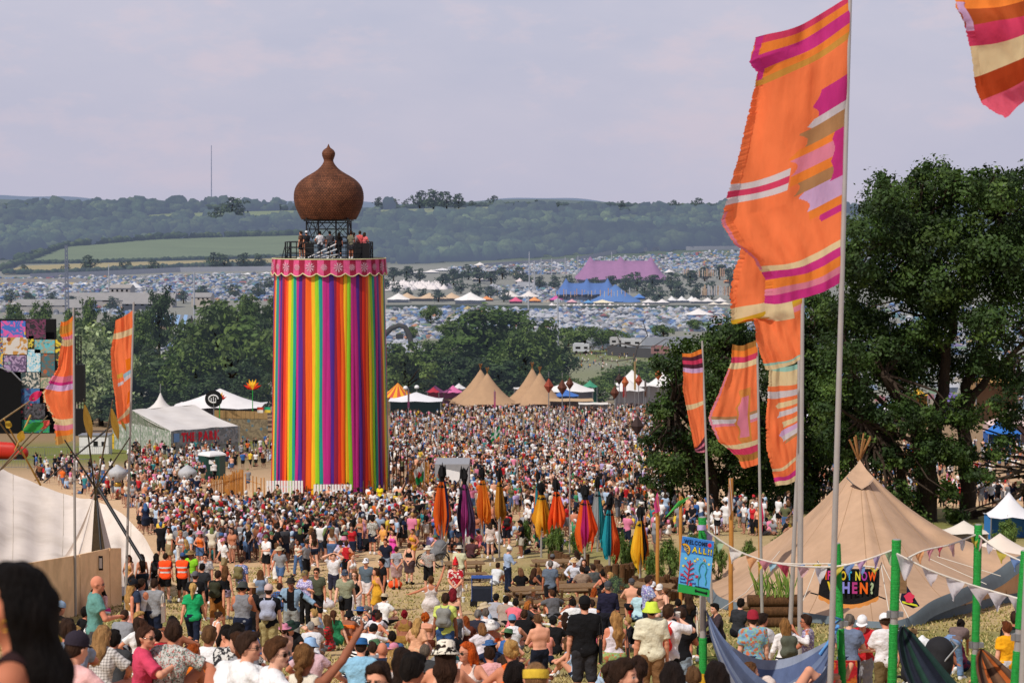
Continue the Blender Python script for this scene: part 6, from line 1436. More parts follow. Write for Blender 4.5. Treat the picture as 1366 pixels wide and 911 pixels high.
 # beyond the crowd
 def tipi_pair(px,lab,Y,apx,yb,wpx):
  t=thing('tipi_tent',lab,'tent',onground(px,Y))
  for ax,ay,dy in apx:
   A_=at(ax,ay,Y+dy);zb=gz(A_.x,Y);H=A_.z-zb;w=wpx/2/ppm(Y);rows=[]
   for i in range(9):
    v=i/8;f=1-(1-v)**1.85;rows.append([(A_.x+w*v*math.cos(a)*1.0,A_.y+w*.75*v*math.sin(a),A_.z-(H-1.4-.6*abs(math.sin(a*3))*(v>.9))*f)for a in[2*math.pi*j/18 for j in range(19)]])
   b=MB();b.grid(rows);b.build('canvas','tipifar',t);b=MB()
   for j in range(7):a=j*.9;d=Vector((math.cos(a)*.33,math.sin(a)*.33,1));b.tube([A_-d*.6,A_+d*1.1],.07,5)
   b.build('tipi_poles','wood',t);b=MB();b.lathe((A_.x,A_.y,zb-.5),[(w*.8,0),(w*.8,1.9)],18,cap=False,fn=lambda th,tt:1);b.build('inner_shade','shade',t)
 tipi_pair(655,'left joined pair of tan tipis at the back of the crowd',425,[(641,492,6),(650,497,0)],542,104);tipi_pair(715,'right joined pair of tan tipis at the back of the crowd',425,[(710,490,6),(720,496,0)],542,92)
 A=lambda*a,**k:marquee(*a,haze=.05,**k)
 st=MB();p=onground(536,400);t=thing('striped_tent','yellow and red striped round tent top beside the tower','tent',p);c=at(530,530,400);w=24/ppm(400)
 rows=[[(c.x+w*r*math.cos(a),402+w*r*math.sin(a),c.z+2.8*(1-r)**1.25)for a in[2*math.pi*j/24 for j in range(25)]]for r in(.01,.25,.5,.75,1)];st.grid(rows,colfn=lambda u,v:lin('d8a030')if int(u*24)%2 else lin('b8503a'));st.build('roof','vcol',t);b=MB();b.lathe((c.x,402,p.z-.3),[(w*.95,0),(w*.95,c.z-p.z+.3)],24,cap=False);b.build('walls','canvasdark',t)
 A(554,546,72,23,'d8d8dc','white marquee with green side walls right of the tower',1,Y=385,eave=.55,walls='3a6a4a');A(592,528,48,14,'c9689a','pink marquee left of the far tipis',2,Y=432,eave=.4);A(578,532,16,16,'a8283a','small red round tent beside the pink marquee',1,Y=425,eave=.6);A(612,524,18,13,'d0d0d2','small white tent behind the left far tipis',1,Y=440,eave=.5)
 A(760,534,66,27,'dad8d6','white marquee right of the far tipis',1,Y=430,eave=.5);A(755,531,34,12,'3f6ab0','blue tent in front of the white marquee right of the tipis',1,Y=424,eave=.3);A(787,521,20,14,'3a8a6a','green and white topped stall behind the white marquees',1,Y=440,eave=.4);A(866,533,88,40,'d8d6d4','large white peaked marquee at the right back of the crowd',2,Y=430,eave=.5);A(840,534,40,28,'d2d0ce','smaller white peaked marquee left of the large one',1,Y=424,eave=.5);A(700,524,30,9,'d4d2d0','white canopy strip between the far tipis',1,Y=445,eave=.7)
 A(762,540,60,8,'b89a74','long low timber stall under the white marquee',1,Y=415,eave=.8);A(792,543,40,6,'d8d4cc','low white canopy in front of the crowd back',1,Y=408,eave=.8);A(626,562,22,6,'c98a98','small pink canopy in the back of the crowd',1,Y=365,eave=.75)
 for px,yt,Y in((732,515,300),(750,517,290),(820,524,330),(826,506,380),(852,508,380),(878,500,380),(850,568,220),(834,510,390),(760,512,360)):
  p=onground(px,Y);t=thing('diamond_lantern','orange and black diamond shaped lantern on a pole above the crowd','lantern',p,'diamond lanterns above the crowd');c=at(px,yt,Y);r=.75;b=MB();b.lathe(c,[(.02,-1.1),(r,0),(.02,1.2)],4,smooth=False,cap=False);o=b.build('shade',pmat('lantern_cloth',src='const',col=R.choice(['a85a34','5a3428','8a4030','3a2c2a']),var=.3,scale=1.5),t);b=MB();b.tube([p,c],.08,6);b.tube([c+Vector((0,0,1.4)),c+Vector((0,0,2.2))],.05,5);b.build('pole','steel',t)
 for px,yt,yb,Y,c,lab in((833,503,530,400,'a03a3a','red patterned banner by the large white marquee'),(861,508,530,400,'5a4034','dark banner right of the red patterned one'),(847,482,520,405,'c8a050','tall thin yellow banner by the large white marquee'),(545,520,545,360,'8a4a70','pink totem pole left of the far tipis'),(660,522,545,395,'c9608a','pink totem banner in front of the left tipis')):
  p=onground(px,Y);t=thing('tall_banner',lab,'banner',p);b=MB();b.tube([p,at(px,yt-2,Y)],.07,6);b.build('pole','steel',t);b=MB();w=2.6/ppm(Y);a_,z_=at(px,yt,Y),at(px,yb,Y);b.grid([[a_.lerp(z_,v)+Vector((u*w*(1 if px!=833 else 1.8),.1*math.sin(v*6),0))for u in(-.5,0,.5)]for v in[i/6 for i in range(7)]],lin(c));b.build('cloth','flagcloth',t)
 for x,y,Y in((541,517,395),(556,516,395)):
  p=onground(x,Y);t=thing('globe_light','white globe light on a post near the yellow striped top','lamp',p,'globe lights');b=MB();b.lathe(at(x,y,Y),[(.05,-.4),(.45,-.3),(.5,0),(.3,.3),(.02,.38)],12);b.build('globe','white',t);b=MB();b.tube([p,at(x,y,Y)],.06,5);b.build('post','steel',t)
  # stalls seen through and beside the right oaks
 for px,yb,w,h,c,Y,lab,wl in((1350,720,60,64,'d8d8dc',150,'white and blue walled marquee at the picture edge under the oak','2f7ac0'),(1355,585,70,40,'d0b8b4',260,'pale striped stall roof right of the oak','c0a8a0'),(1340,760,80,48,'d6c9bc',100,'cream bell tent right of the oak trunks','d0c4b8'),(1290,725,60,30,'d0c8bc',130,'cream ridge tent between the oak trunks','c8c0b4'),(1110,570,70,30,'d0d0d8',300,'white marquee seen through the oak leaves','b8b8c0'),(1330,520,60,24,'b08a54',360,'tan timber stall seen right of the oak limbs','9a7a50'),(1200,560,70,24,'d8d6da',330,'pale marquee seen between the oak limbs','c8c8d0'),(1270,545,40,22,'6a5a9a',340,'purple stall seen through the oak','5a4a80'),(1225,535,26,18,'d0a030',340,'yellow stall top seen through the oak','b08a30'),(1000,600,60,24,'d8d4d0',260,'white canopy behind the narrow orange flag','c8c4c0'),(1180,700,60,26,'d8c8c0',170,'pale tent low behind the oak trunks','c8b8b0'),(1340,600,46,46,'2a6ab8',240,'bright blue canopy under the right oak branches','2a5aa0')):
  marquee(px,yb,w,h,c,lab,1,Y=Y,eave=.5,haze=.02,walls=wl)
  # ------------------------------------------------------------------ near tents
def smooth_curve(pts,n):
 out=[];k=len(pts)-1
 for i in range(n+1):
  t=i/n*k;j=min(int(t),k-1);f=t-j;p0,p1,p2,p3=[Vector(pts[max(0,min(k,j+q))])for q in(-1,0,1,2)]
  out.append(.5*((2*p1)+(-p0+p2)*f+(2*p0-5*p1+4*p2-p3)*f*f+(-p0+3*p1-3*p2+p3)*f**3))
 return out
def build_left_tent():
 top=[(-70,585,80),(-30,606,80),(0,624,80),(50,645,79),(95,662,78),(128,668,77),(160,684,75),(188,711,73),(207,742,71)]
 bot=[(-70,815,60),(-30,806,61),(0,798,62),(50,792,64),(95,792,66),(128,797,68),(160,800,69),(188,797,70),(208,772,70.5)]
 T=smooth_curve([at(*p)for p in top],64);B_=smooth_curve([at(*p)for p in bot],64);base=Vector((B_[20].x,B_[20].y,gz(B_[20].x,B_[20].y)));t=thing('canvas_tent','big cream canvas tent with a pointed doorway behind the wooden hoarding','tent',base);rows=[]
 dx,dpx=at(112,700,67).x,2.1
 for i in range(33):
  v=i/32;row=[]
  for j,(a,c)in enumerate(zip(T,B_)):
   p=a.lerp(c,v);s=-.5*math.sin(math.pi*v)*(.85+.15*math.sin(j*.3))+.05*math.sin(j*.98)*math.sin(math.pi*v)**.5
   s+=.05*mnoise(Vector((j*.25,v*7,3)))+.02*math.sin(v*30+j*.7+4*mnoise(Vector((j*.08,v*2,9))));q=math.exp(-((p.x-dx)/dpx)**2)*math.exp(-((v-.62)/.35)**2);row.append(p+Vector((0,-.35*q,s+.55*q)))
  rows.append(row)
 b=MB();b.grid(rows);b.build('roof','canvas',t)
 b=MB()
 for j in(0,9,19,30,41,52):b.tube([rows[i][j]+Vector((0,-.02,.0))for i in range(0,33,2)],.011,4)
 b.build('seam',pmat('seam_thread','b0a698',var=.1),t)
 ap=at(127,653,68.8);l0,l1,l2=at(62,762,67.4),at(92,788,67.2),at(119,784,67.2);r0,r1=at(152,745,69.5),at(147,775,68.3)
 def tri(p,q,r,sag,n=10,m=8):
  rows=[]
  for i in range(n+1):
   v=i/n;a,c=p.lerp(q,v),p.lerp(r,v);rows.append([a.lerp(c,j/m)+Vector((0,.3*sag*math.sin(math.pi*v)*math.sin(math.pi*j/m),-sag*math.sin(math.pi*v)**.8*(.5+.5*math.cos(j/m*math.pi))))for j in range(m+1)])
  return rows
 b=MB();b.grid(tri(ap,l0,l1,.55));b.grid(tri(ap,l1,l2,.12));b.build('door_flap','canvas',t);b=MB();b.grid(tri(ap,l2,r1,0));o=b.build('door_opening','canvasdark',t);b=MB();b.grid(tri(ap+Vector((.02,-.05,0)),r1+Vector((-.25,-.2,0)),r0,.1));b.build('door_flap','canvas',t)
 b=MB();b.tube([ap+Vector((.05,-.1,.1)),at(136,750,67.2)],.035,6);b.tube([ap+Vector((.1,-.15,.15)),at(190,748,67)],.06,6);b.build('tent_pole','darksteel',t)
 # wooden hoarding
 A_,C_=onground(-70,50),onground(146,66.5);D_=onground(162,67.6);P=[A_.lerp(C_,u)for u in(0,.44,.77,1)]+[D_]
 tops=[(-70,776,50),(43,750.5,None),(108,739.5,None),(146,731,None),(160,730.5,None)]
 t=thing('wooden_hoarding','tan plywood hoarding panels in front of the canvas tent','hoarding',C_)
 for i in range(4):
  a,c=P[i],P[i+1];a=Vector((a.x,a.y,gz(a.x,a.y)));c=Vector((c.x,c.y,gz(c.x,c.y)));ha,hc=Zat(tops[i][1],a.y),Zat(tops[i+1][1],c.y);d=(c-a);d.z=0;L=d.length;d.normalize();nrm=Vector((d.y,-d.x,0));g=.03
  vs=[]
  for q,z0,z1 in((a+d*g,a.z-.2,ha),(c-d*g,c.z-.2,hc)):
   for off in(-.03,.03):vs+=[Vector((q.x,q.y,z0))+nrm*off,Vector((q.x,q.y,z1))+nrm*off]
  b=MB();b.add(vs,[(0,1,5,4),(2,6,7,3),(1,3,7,5),(0,4,6,2),(0,2,3,1),(4,5,7,6)]);b.build('panel','ply',t)
  if i<3:b=MB();b.box(Vector((c.x,c.y,(c.z+hc)/2-.1))-nrm*.08,(.09,.09,hc-c.z));b.build('post','wood',t)
 q=at(136.5,749,65.2);q.y-=.25;p=thing('poster','small black framed poster on the plywood hoarding','poster',q);b=MB();b.box(q,(.14,.02,.48));b.build('frame','black',p);b=MB();b.box(q+Vector((0,-.02,0)),(.09,.012,.34));b.build('sheet','white',p)
 # poles and little flags fanning out over the tent
 Sx=[((0,562),(44,532),60,'8d7a5c',(40,534,55,522,'d8386a'),'grey stick with a crimson pink leaf flag at its tip'),((4,622),(62,556),60,'6d6250',(58,566,30,574,'3a9a4a'),'slanting stick with a long green leaf flag'),((10,618),(66,566),61,'7d6a50',(66,562,48,572,'e0645a'),'slanting stick with a salmon pink leaf flag'),((48,636),(6,560),62,'a8843c',(14,570,8,562,'b89a3a'),'bent golden stick leaning left'),((26,600),(-12,548),62,'6d5a3c',(-6,553,-14,560,'b8903a'),'short brown stick at the picture edge'),((140,575),(60,642),59,'3a3835',None,'dark pole crossing low over the tent ridge'),((127,650),(87,588),60,'3f3d3a',None,'dark pole leaning left from the doorway peak'),((126,650),(112,535),60,'4a4436',(113,540,122,588,'a8863c'),'dark pole with a drooping gold flag left of the doorway peak'),((129,650),(150,536),60,'6a6152',(149,545,158,588,'b08a3a'),'pole with a drooping gold flag right of the doorway peak'),((128,652),(172,585),61,'55504a',(162,560,168,575,'b08a3a'),'grey pole leaning right from the doorway peak'),((38,560),(20,600),61,'a8843c',(30,575,26,590,'c8a03a'),'short golden stick over the tent ridge')]
 for(x0,y0),(x1,y1),Y,c,f,lab in Sx:
  a,e=at(x0,y0,Y+3),at(x1,y1,Y);d=(e-a);t=thing('flag_stick',lab,'flag' if f else 'pole',a-d*.15);b=MB();b.tube([a-d*.15,e+d*.02],[.035,.02],6);b.build('stick',pmat('stick_'+c+str(x0),c),t)
  if f:
   fx,fy,gx,gy,fc=f;p,q=at(fx,fy,Y-.05),at(gx,gy,Y-.05);dd=q-p;s=Vector((dd.z,0,-dd.x)).normalized()*(max(.12,dd.length*.22)if x0<100 else dd.length*.10);rows=[]
   for i in range(11):v=i/10;w=math.sin(math.pi*min(1,v*.94+.06))**.7;rows.append([p.lerp(q,v)+s*w*u+Vector((0,.06*math.sin(v*6+u*2),0))for u in(-1,-.5,0,.5,1)])
   b=MB();b.grid(rows,lin(fc));b.build('cloth','flagcloth',t)
def build_right_tipi():
 ap=at(1146,616,71);base=onground(1130,72)
 t=thing('big_tipi','large tan tipi with a pointed top and grey blue skirting','tent',base)
 ring=[(950,748,79),(946,775,76),(952,798,68),(985,810,64),(1045,818,60.5),(1105,827,58.3),(1165,834,56.6),(1208,830,57),(1245,806,59),(1290,788,62),(1330,768,67),(1372,744,69),(1450,742,74),(1400,742,82),(1300,738,85),(1236,728,86),(1146,735,87),(1040,742,85)]
 E=smooth_curve([at(*p)for p in ring]+[at(*ring[0])],108);rows=[];n=26
 # saddle peak further right keeps the right wing high
 for i in range(n+1):
  v=i/n;row=[]
  for j,e in enumerate(E):
   rightness=max(0,min(1,(e.x-ap.x-3.2)/4.0));k=1.55+.9*rightness;f=1-(1-v)**k
   h=v if True else 0;p=Vector((ap.x+(e.x-ap.x)*h,ap.y+(e.y-ap.y)*h,ap.z+(e.z-ap.z)*f));p.z+=.03*math.sin(j*.7)*math.sin(math.pi*v)+.035*mnoise(Vector((j*.2,v*5,1)));row.append(p)
  rows.append(row)
 b=MB();b.grid(rows);b.build('canvas','tipi',t)
 b=MB()
 for j in(18,27,36,42,50,57):b.tube([rows[i][j]+Vector((0,-.02,.0))for i in range(0,n+1)],.011,4)
 b.build('seam',pmat('tipi_seam','9a7c5e',var=.1),t)
 out=lambda e:(Vector((e.x-ap.x,e.y-ap.y,0)).normalized())
 b=MB();fr=E[10:74];P1=[e+Vector((0,-.03,.05))for e in fr];P2=[]
 for i,e in enumerate(fr):o=out(e)*.16;q=e+o;P2.append(Vector((q.x,q.y,max(gz(q.x,q.y)+.02,e.z-.62)if e.x<12.2 else e.z-.32)))
 P0=[p+(ap-p).normalized()*.12+Vector((0,-.03,.04))for p in P1]
 b.grid([P0,P1,[a.lerp(c,.5)for a,c in zip(P1,P2)],P2]);b.build('skirting','skirt',t)
 # inner wall under the lifted right edge
 W=[at(x,y,Y)for x,y,Y in((1208,836,57.6),(1250,812,60),(1290,792,63),(1330,773,67),(1372,752,70))];b=MB();up_,lo_=smooth_curve(W,24),[]
 for p in up_:q=p.copy();q.y+=.2;q.z=gz(q.x,q.y)+.28;lo_.append(q)
 b.grid([up_,[a.lerp(c,.5)+Vector((0,.12*math.sin(i*.9),0))for i,(a,c)in enumerate(zip(up_,lo_))],lo_]);b.build('inner_wall',pmat('light_canvas','c29c76',var=.08,scale=2),t)
 b=MB();b.grid([[p+Vector((0,-.02,.02))for p in lo_],[Vector((p.x,p.y-.05,p.z-.4))for p in lo_]]);b.build('mud_flap','skirt',t)
 b=MB()
 for j in range(3,24,4):b.tube([up_[j]+Vector((0,-.05,0)),up_[min(24,j+1)].lerp(lo_[min(24,j+1)],1)+Vector((0,-.05,0))],.012,4)
 b.build('seam',bpy.data.materials['tipi_seam'],t)
 b=MB()
 for i in range(8):a=i*.8+.3;d=Vector((math.cos(a)*.48,math.sin(a)*.4,1));b.tube([ap-d*.5,ap+d*R.uniform(.75,1.05)],.033,6)
 b.build('tipi_poles','wood',t)
 b=MB();cap=[at(x,y,Y)for x,y,Y in((1130,637,69.4),(1138,645,69.0),(1149,652,68.7),(1160,645,68.9),(1166,638,69.3))];b.grid([[ap+Vector((0,-.12,.1))]*5,[ap.lerp(c,.5)+Vector((0,-.12,0))for c in cap],[c+Vector((0,-.1,0))for c in cap]]);b.build('cap_flap','tipi',t);b=MB();b.tube(cap,.03,5);b.build('cap_rope','skirt',t)
 # guy ropes
 def rope(pts,lab,r=.012):b=MB();b.tube([at(*p)for p in pts],r,5);tag(b.build('guy_rope','rope'),lab,'rope')
 rope([(1092,748,56.5),(1066,814,54.5)],'white guy rope left of the black banner');rope([(1175,752,56),(1187,822,54)],'white guy rope right of the black banner');rope([(1177,752,56),(1212,824,54)],'second white guy rope running right from the banner');rope([(1240,745,63),(1316,779,61)],'white rope lying over the right wing of the tipi');rope([(1250,742,63),(1335,768,62)],'dark flecked rope over the right wing of the tipi');rope([(1040,735,64),(995,790,62),(950,820,60)],'white guy rope over the left skirt of the tipi');rope([(1305,862,55),(1345,838,56)],'wooden tent peg pole slanting by the tipi edge',.04)
 # black banner
 Y=55;q=lambda x,y,dy=0:at(x,y,Y+dy);t=thing('lettered_banner','black banner reading IF NOT NOW WHEN? in bright letters','banner',q(1132,790));tl,tr,br,bm_,bl=q(1096,757),q(1173.5,759),q(1172,795),q(1130,804),q(1091.5,793);b=MB();rows=[]
 for i in range(11):
  v=i/10;rows.append([tl.lerp(tr,u).lerp(bl.lerp(br,u)-Vector((0,0,.26*math.sin(math.pi*u))),v)+Vector((0,.03*math.sin(u*9+v*4),0))for u in[j/24 for j in range(25)]])
 b.grid(rows);bcl=b.build('cloth','blackcloth',t)
 ex=(tr-tl).normalized();ey=Vector((0,0,1));b=MB();ex2=(br-bl).normalized()
 letters(b,'IF NOT NOW',tl.lerp(bl,.40)+ex*.13+Vector((0,-.09,0)),ex,ey,.25,1.42,('e0661c','d23a8a','e0661c','d8b82a','3aa0d0','e0d040','a83a9a','e85a1c'),bold=.03,gap=.05);letters(b,'WHEN?',bl.lerp(tl,.12)+ex2*.22+Vector((0,-.09,0)),ex2,ey,.31,1.30,('e0c42a','8a8ad8','b03a80','e8661c','a8b890'),bold=.04,gap=.12);b.build('lettering','vcol',bcl)
 b=MB();low=rows[-1];b.grid([[p+Vector((0,-.02,.01))for p in low],[p+Vector((0,-.02,-.1-.02*math.sin(i*2)))for i,p in enumerate(low)]]);b.build('fringe',pmat('orange_fringe','e0924a',var=.2),bcl)
 b=MB();b.tube([bl,bl+Vector((-.22,0,.06))],.02,5);b.tube([br,br+Vector((.2,0,-.08))],.02,5);b.tube([tl,q(1090,748,1)],.012,4);b.tube([tr,q(1176,750,1)],.012,4);b.build('tie','black',t)
 # pennant pinned right of the banner
 t=thing('pennant','dark patterned pennant with a red flower right of the black banner','flag',q(1206,800));P=[q(1206,775),q(1200,803),q(1218,811),q(1227,808)];b=MB();b.add(P,[(0,1,2,3)],lin('1c2038'));b.build('cloth','vcol',t);b=MB();c=q(1213,797,-.05);b.add([c+Vector((math.cos(a)*.13*(1+.3*math.sin(5*a)),0,math.sin(a)*.16))for a in[i*.4 for i in range(16)]],[tuple(range(16))],lin('d83a5a'));b.add([q(1203,801,-.05),q(1204,804,-.05),q(1225,809,-.05),q(1223,806,-.05)],[(0,1,2,3)],lin('d8d83a'));b.build('print','vcol',t)
 b=MB();b.box(q(1204,775,-20),(.14,.05,.42));b.box(q(1199,778,-20),(.02,.03,.4));tag(b.build('wooden_sign','bench'),'small blank wooden plank hanging behind the green wrapped post','sign')
 # ------------------------------------------------------------------ wrapped posts, bunting, hammocks, sign
def build_posts():
 Y=24
 posts=[(937,690,938,24,[(690,790,'greenwrap'),(790,850,'pole'),(850,897,'greenwrap'),(897,960,'yellowwrap')],.047,'post with green and yellow tape behind the welcome sign'),(1116,725,1124,24.2,[(725,832,'greenwrap'),(832,838,'pole'),(838,960,'greenwrap')],.045,'green taped post in front of the black banner'),(1196,720,1190,23.5,[(720,813,'greenwrap'),(813,832,'pole'),(832,960,'greenwrap')],.052,'thick green taped post right of the black banner'),(1305,700,1300,24.5,[(700,855,'greenwrap'),(855,872,'pole'),(872,960,'greenwrap')],.046,'green taped post in front of the tipi opening'),(1368,735,1354,23,[(735,838,'greenwrap'),(838,868,'pole'),(868,960,'greenwrap')],.05,'green taped post at the edge of the picture')]
 for x0,y0,x1,Yp,segs,r,lab in posts:
  X=lambda y:x0+(x1-x0)*(y-y0)/(911-y0);f=onground(x1,Yp);t=thing('wrapped_post',lab,'post',f);b=MB();b.tube([at(X(y0-1),y0-1,Yp),at(X(1050),1050,Yp)],r*.86,14);b.build('post','pole',t)
  for ya,yb,m in segs:
   if m=='pole':
    c=at(X((ya+yb)/2),(ya+yb)/2-4,Yp)
    if yb-ya<40:
     b=MB();b.tube([c+Vector((0,0,-.04)),c+Vector((0,0,.04))],r*1.12,14);b.box(c+Vector((r*1.4,-.02,0)),(.06,.05,.06));b.box(c+Vector((-r*1.4,-.02,0)),(.04,.03,.08));b.build('clamp','steel',t)
    continue
   b=MB();k=int((yb-ya)/2.2);P=[at(X(ya+(yb-ya)*i/k),ya+(yb-ya)*i/k,Yp)for i in range(k+1)];b.tube(P,[r*(1.02+.07*(i%2)+R.uniform(-.02,.04))for i in range(k+1)],14);b.build('tape',m,t)
   # bunting
 BC=['d8d4dc','b8a8cc','cf8f9c','d8c85a','a8c4a0','c9566a','7a9ad0','e0dcd8','d8b4b8','c4a0c8','e0a878']
 def bunting(lab,pts,k,sz,cols=None,seed=0):
  P=smooth_curve([at(*p)for p in pts],60);t=thing('bunting',lab,'bunting',P[0]);b=MB();b.tube(P,.012,5);b.build('string','rope',t);rr=random.Random(seed)
  for i in range(k):
   u=(i+.5)/k;j=u*60;a=P[int(j)];c=P[min(60,int(j)+1)];d=(c-a).normalized();w=sz*rr.uniform(.42,.6);h=sz*rr.uniform(.8,1.25);sk=rr.uniform(-.5,.5);rows=[]
   for q in range(6):v=q/5;rows.append([a+d*(w*(s*(1-v))+sk*h*v*.6)+Vector((0,.05*math.sin(v*4+s*2+i),-h*v))for s in(-1,-.5,0,.5,1)])
   b=MB();b.grid(rows,lin((cols or BC)[(i*3+seed)%len(cols or BC)]));b.build('pennant','flagcloth',t)
 bunting('string of faded bunting from the welcome sign post to the thick green post',[(940,706,24),(985,735,24),(1040,752,24),(1105,756,24.1),(1150,748,23.9),(1195,732,23.5)],13,.165,seed=1)
 bunting('bunting string between the thick green post and the post by the tipi opening',[(1197,752,23.5),(1230,735,23.8),(1268,726,24.2),(1304,712,24.5)],8,.14,seed=4);bunting('sagging bunting string with big white pennant crossing the right wing of the tipi',[(1196,738,23.4),(1240,760,23.3),(1290,778,23.3),(1330,790,23.2),(1366,800,23)],6,.23,['dcd8de','b08088','a8a0ac','d0c8cc','d0a850','3aa860'],seed=6);bunting('short bunting string at the right picture edge',[(1304,712,24.5),(1335,735,24),(1380,756,23.5)],5,.16,seed=8);bunting('thin bunting string with blue pennants above the black banner',[(1010,748,30),(1060,752,30),(1120,752,30),(1172,757,30)],9,.13,['7a9ad0','d8a0a8','9cc4d8','d8c85a'],seed=3)
 b=MB();b.grid([[at(936+6*math.cos(u*6.28),700+v*7,23.85+.1*math.sin(u*6.28))for u in[i/12 for i in range(13)]]for v in(0,.5,1)]);tag(b.build('knotted_rag',pmat('lilac_rag','b8a8d0',var=.3)),'lilac rag knotted round the welcome sign post','rag')
 # welcome sign
 Yd=23.6;q=lambda x,y,dy=0:at(x,y,Yd+dy);tl,tr,br,bl=q(910.5,715),q(954,722),q(946,796),q(904,789);t=thing('welcome_sign','hand painted blue WELCOME ALL!! sign with a red coral and green edge','sign',q(928,800));ex=(tr-tl);W=ex.length;ex=ex.normalized();ey=(tl-bl);H=ey.length;ey=ey.normalized();nr=ex.cross(ey).normalized()
 if nr.y>0:nr=-nr
 def pt(u,v,d=0):return bl+(br-bl)*u+(tl-bl)*v+nr*d
 b=MB();b.add([pt(0,0),pt(1,0),pt(1,1),pt(0,1),pt(0,0,-.02),pt(1,0,-.02),pt(1,1,-.02),pt(0,1,-.02)],[(0,1,2,3),(7,6,5,4),(0,4,5,1),(1,5,6,2),(2,6,7,3),(3,7,4,0)],lin('5aa8e0'));brd=b.build('board','vcol',t)
 b=MB();sheet(b,pt(0,.72,.003),pt(1,.72,.003),pt(1,1,.003),pt(0,1,.003),lin('3a7ac8'));sheet(b,pt(0,0,.003),pt(1,0,.003),pt(1,.13,.003),pt(0,.15,.003),lin('2a9a4a'))
 letters(b,'WELCOME',pt(.06,.885,.006),ex,ey,H*.075,W*.72,('16223c',),bold=.045);letters(b,'ALL!!',pt(.33,.745,.006),ex,ey,H*.115,W*.62,('181820',),bold=.07,gap=.06);letters(b,'ALL!!',pt(.335,.75,.009),ex,ey,H*.105,W*.60,('e0cf30',),bold=.015,gap=.10)
 disc=lambda u,v,r,c,d=.006,a0=0,a1=6.29,k=18:b.add([pt(u,v,d)]+[pt(u+r*math.cos(a0+(a1-a0)*i/k),v+r*.62*math.sin(a0+(a1-a0)*i/k),d)for i in range(k+1)],[(0,i,i+1)for i in range(1,k+1)],lin(c))
 disc(.87,.92,.06,'c8283a');disc(.10,.77,.19,'181820',.006,-.9,2.2);disc(.105,.775,.17,'d8a830',.008,-.85,2.1);disc(.10,.77,.13,'2a3550',.010,-.8,2.05)
 for i in range(5):a=-.6+i*.6;b.tube([pt(.1,.77,.012),pt(.1+.12*math.cos(a),.77+.075*math.sin(a),.012)],.003,4,lin('d8c080'))
 for(u0,v0,u1,v1)in((.27,.16,.30,.60),(.29,.24,.16,.31),(.29,.24,.44,.28),(.29,.33,.14,.40),(.29,.33,.46,.38),(.295,.42,.14,.50),(.295,.42,.44,.48),(.30,.50,.22,.57),(.30,.50,.40,.56)):b.tube([pt(u0,v0,.008),pt(u1,v1,.008)],.008,5,lin('b03048'))
 for(u,v)in((.08,.32),(.55,.33),(.38,.17)):
  for s in(-1,1):b.tube([pt(u-.045,v-s*.022,.008),pt(u+.045,v+s*.022,.008)],.006,4,lin('c83048'))
 for(u,v)in((.16,.62),(.45,.60),(.53,.64),(.9,.58),(.10,.48)):disc(u,v,.035,'d8d050')
 G=[(.62,.18),(.60,.28),(.66,.36),(.60,.44),(.62,.54),(.70,.60),(.80,.57),(.84,.46),(.80,.38),(.86,.28),(.84,.20)];b.tube([pt(u,v,.008)for u,v in G],.005,4,lin('2a9a7a'));b.tube([pt(.72,.62,.008),pt(.75,.67,.008),pt(.79,.61,.008)],.006,4,lin('d8a030'))
 for(u,v,l)in((.06,.19,.17),(.37,.20,.15),(.06,.25,.12)):b.tube([pt(u,v,.008),pt(u+l,v,.008)],.005,4,lin('3a4a9a'));[disc(x,v+y,.018,'3a4a9a')for x in(u,u+l)for y in(-.008,.008)]
 b.tube([pt(.56,.075,.008),pt(.9,.06,.008)],.009,5,lin('181820'));[disc(x,y,.03,'181820')for x,y in((.56,.085),(.56,.062),(.9,.07),(.9,.048))];b.tube([pt(.52,.155,.008),pt(.95,.145,.008)],.006,4,lin('16323c'))
 rr=random.Random(3)
 for i in range(16):disc(rr.uniform(.08,.95),rr.uniform(.3,.7),.012,rr.choice(['5a3a8a','c03a5a','3a4a9a']))
 b.build('painting','vcol',brd)
 # hammocks
 def hammock(lab,a,c,sag,width,col,m=26,n=20,name='hammock',fan=1.0):
  a,c=Vector(a),Vector(c);d=(c-a);d.z=0;s=Vector((-d.y,d.x,0)).normalized();rows=[]
  for i in range(m+1):
   u=i/m;p=a.lerp(c,u)-Vector((0,0,sag*4*u*(1-u)));w=width*math.sin(math.pi*u)**.6*fan+.02;row=[]
   for j in range(n+1):
    x=(-1+2*j/n)*1.35;row.append(p+s*(math.sin(x)*w)+Vector((0,0,-w*1.1*math.cos(x)))+s*(.02*math.sin(j*2.6+1)))
   rows.append(row)
  t=thing(name,lab,'hammock',a.lerp(c,.5)-Vector((0,0,sag)));b=MB();cs=[lin(q)for q in col];b.grid(rows,colfn=lambda u,v:cs[int(u*len(cs)*3)%len(cs)]);b.build('fabric',pmat('hammock_'+col[0],src='col',var=.25,scale=6,streak=(1,1,.4),rough=.7,trans=.15),t);return t
 hammock('blue grey hammock slung low from the welcome sign post',at(942,812,23.9),at(1114,850,24.0),.42,.80,['5a6a8c','4c5a7a','6a7a98','55658a','8a94a8'])
 b=MB();b.tube([at(1094,873,24),at(1110,850,24),at(1118,834,24.1)],.025,6);b.tube([at(1110,833,24),at(1122,826,24),at(1108,822,23.9)],.018,6);tag(b.build('hammock_rope',pmat('blue_rope','5a94d0')),'light blue rope tying the hammock to the green post','rope')
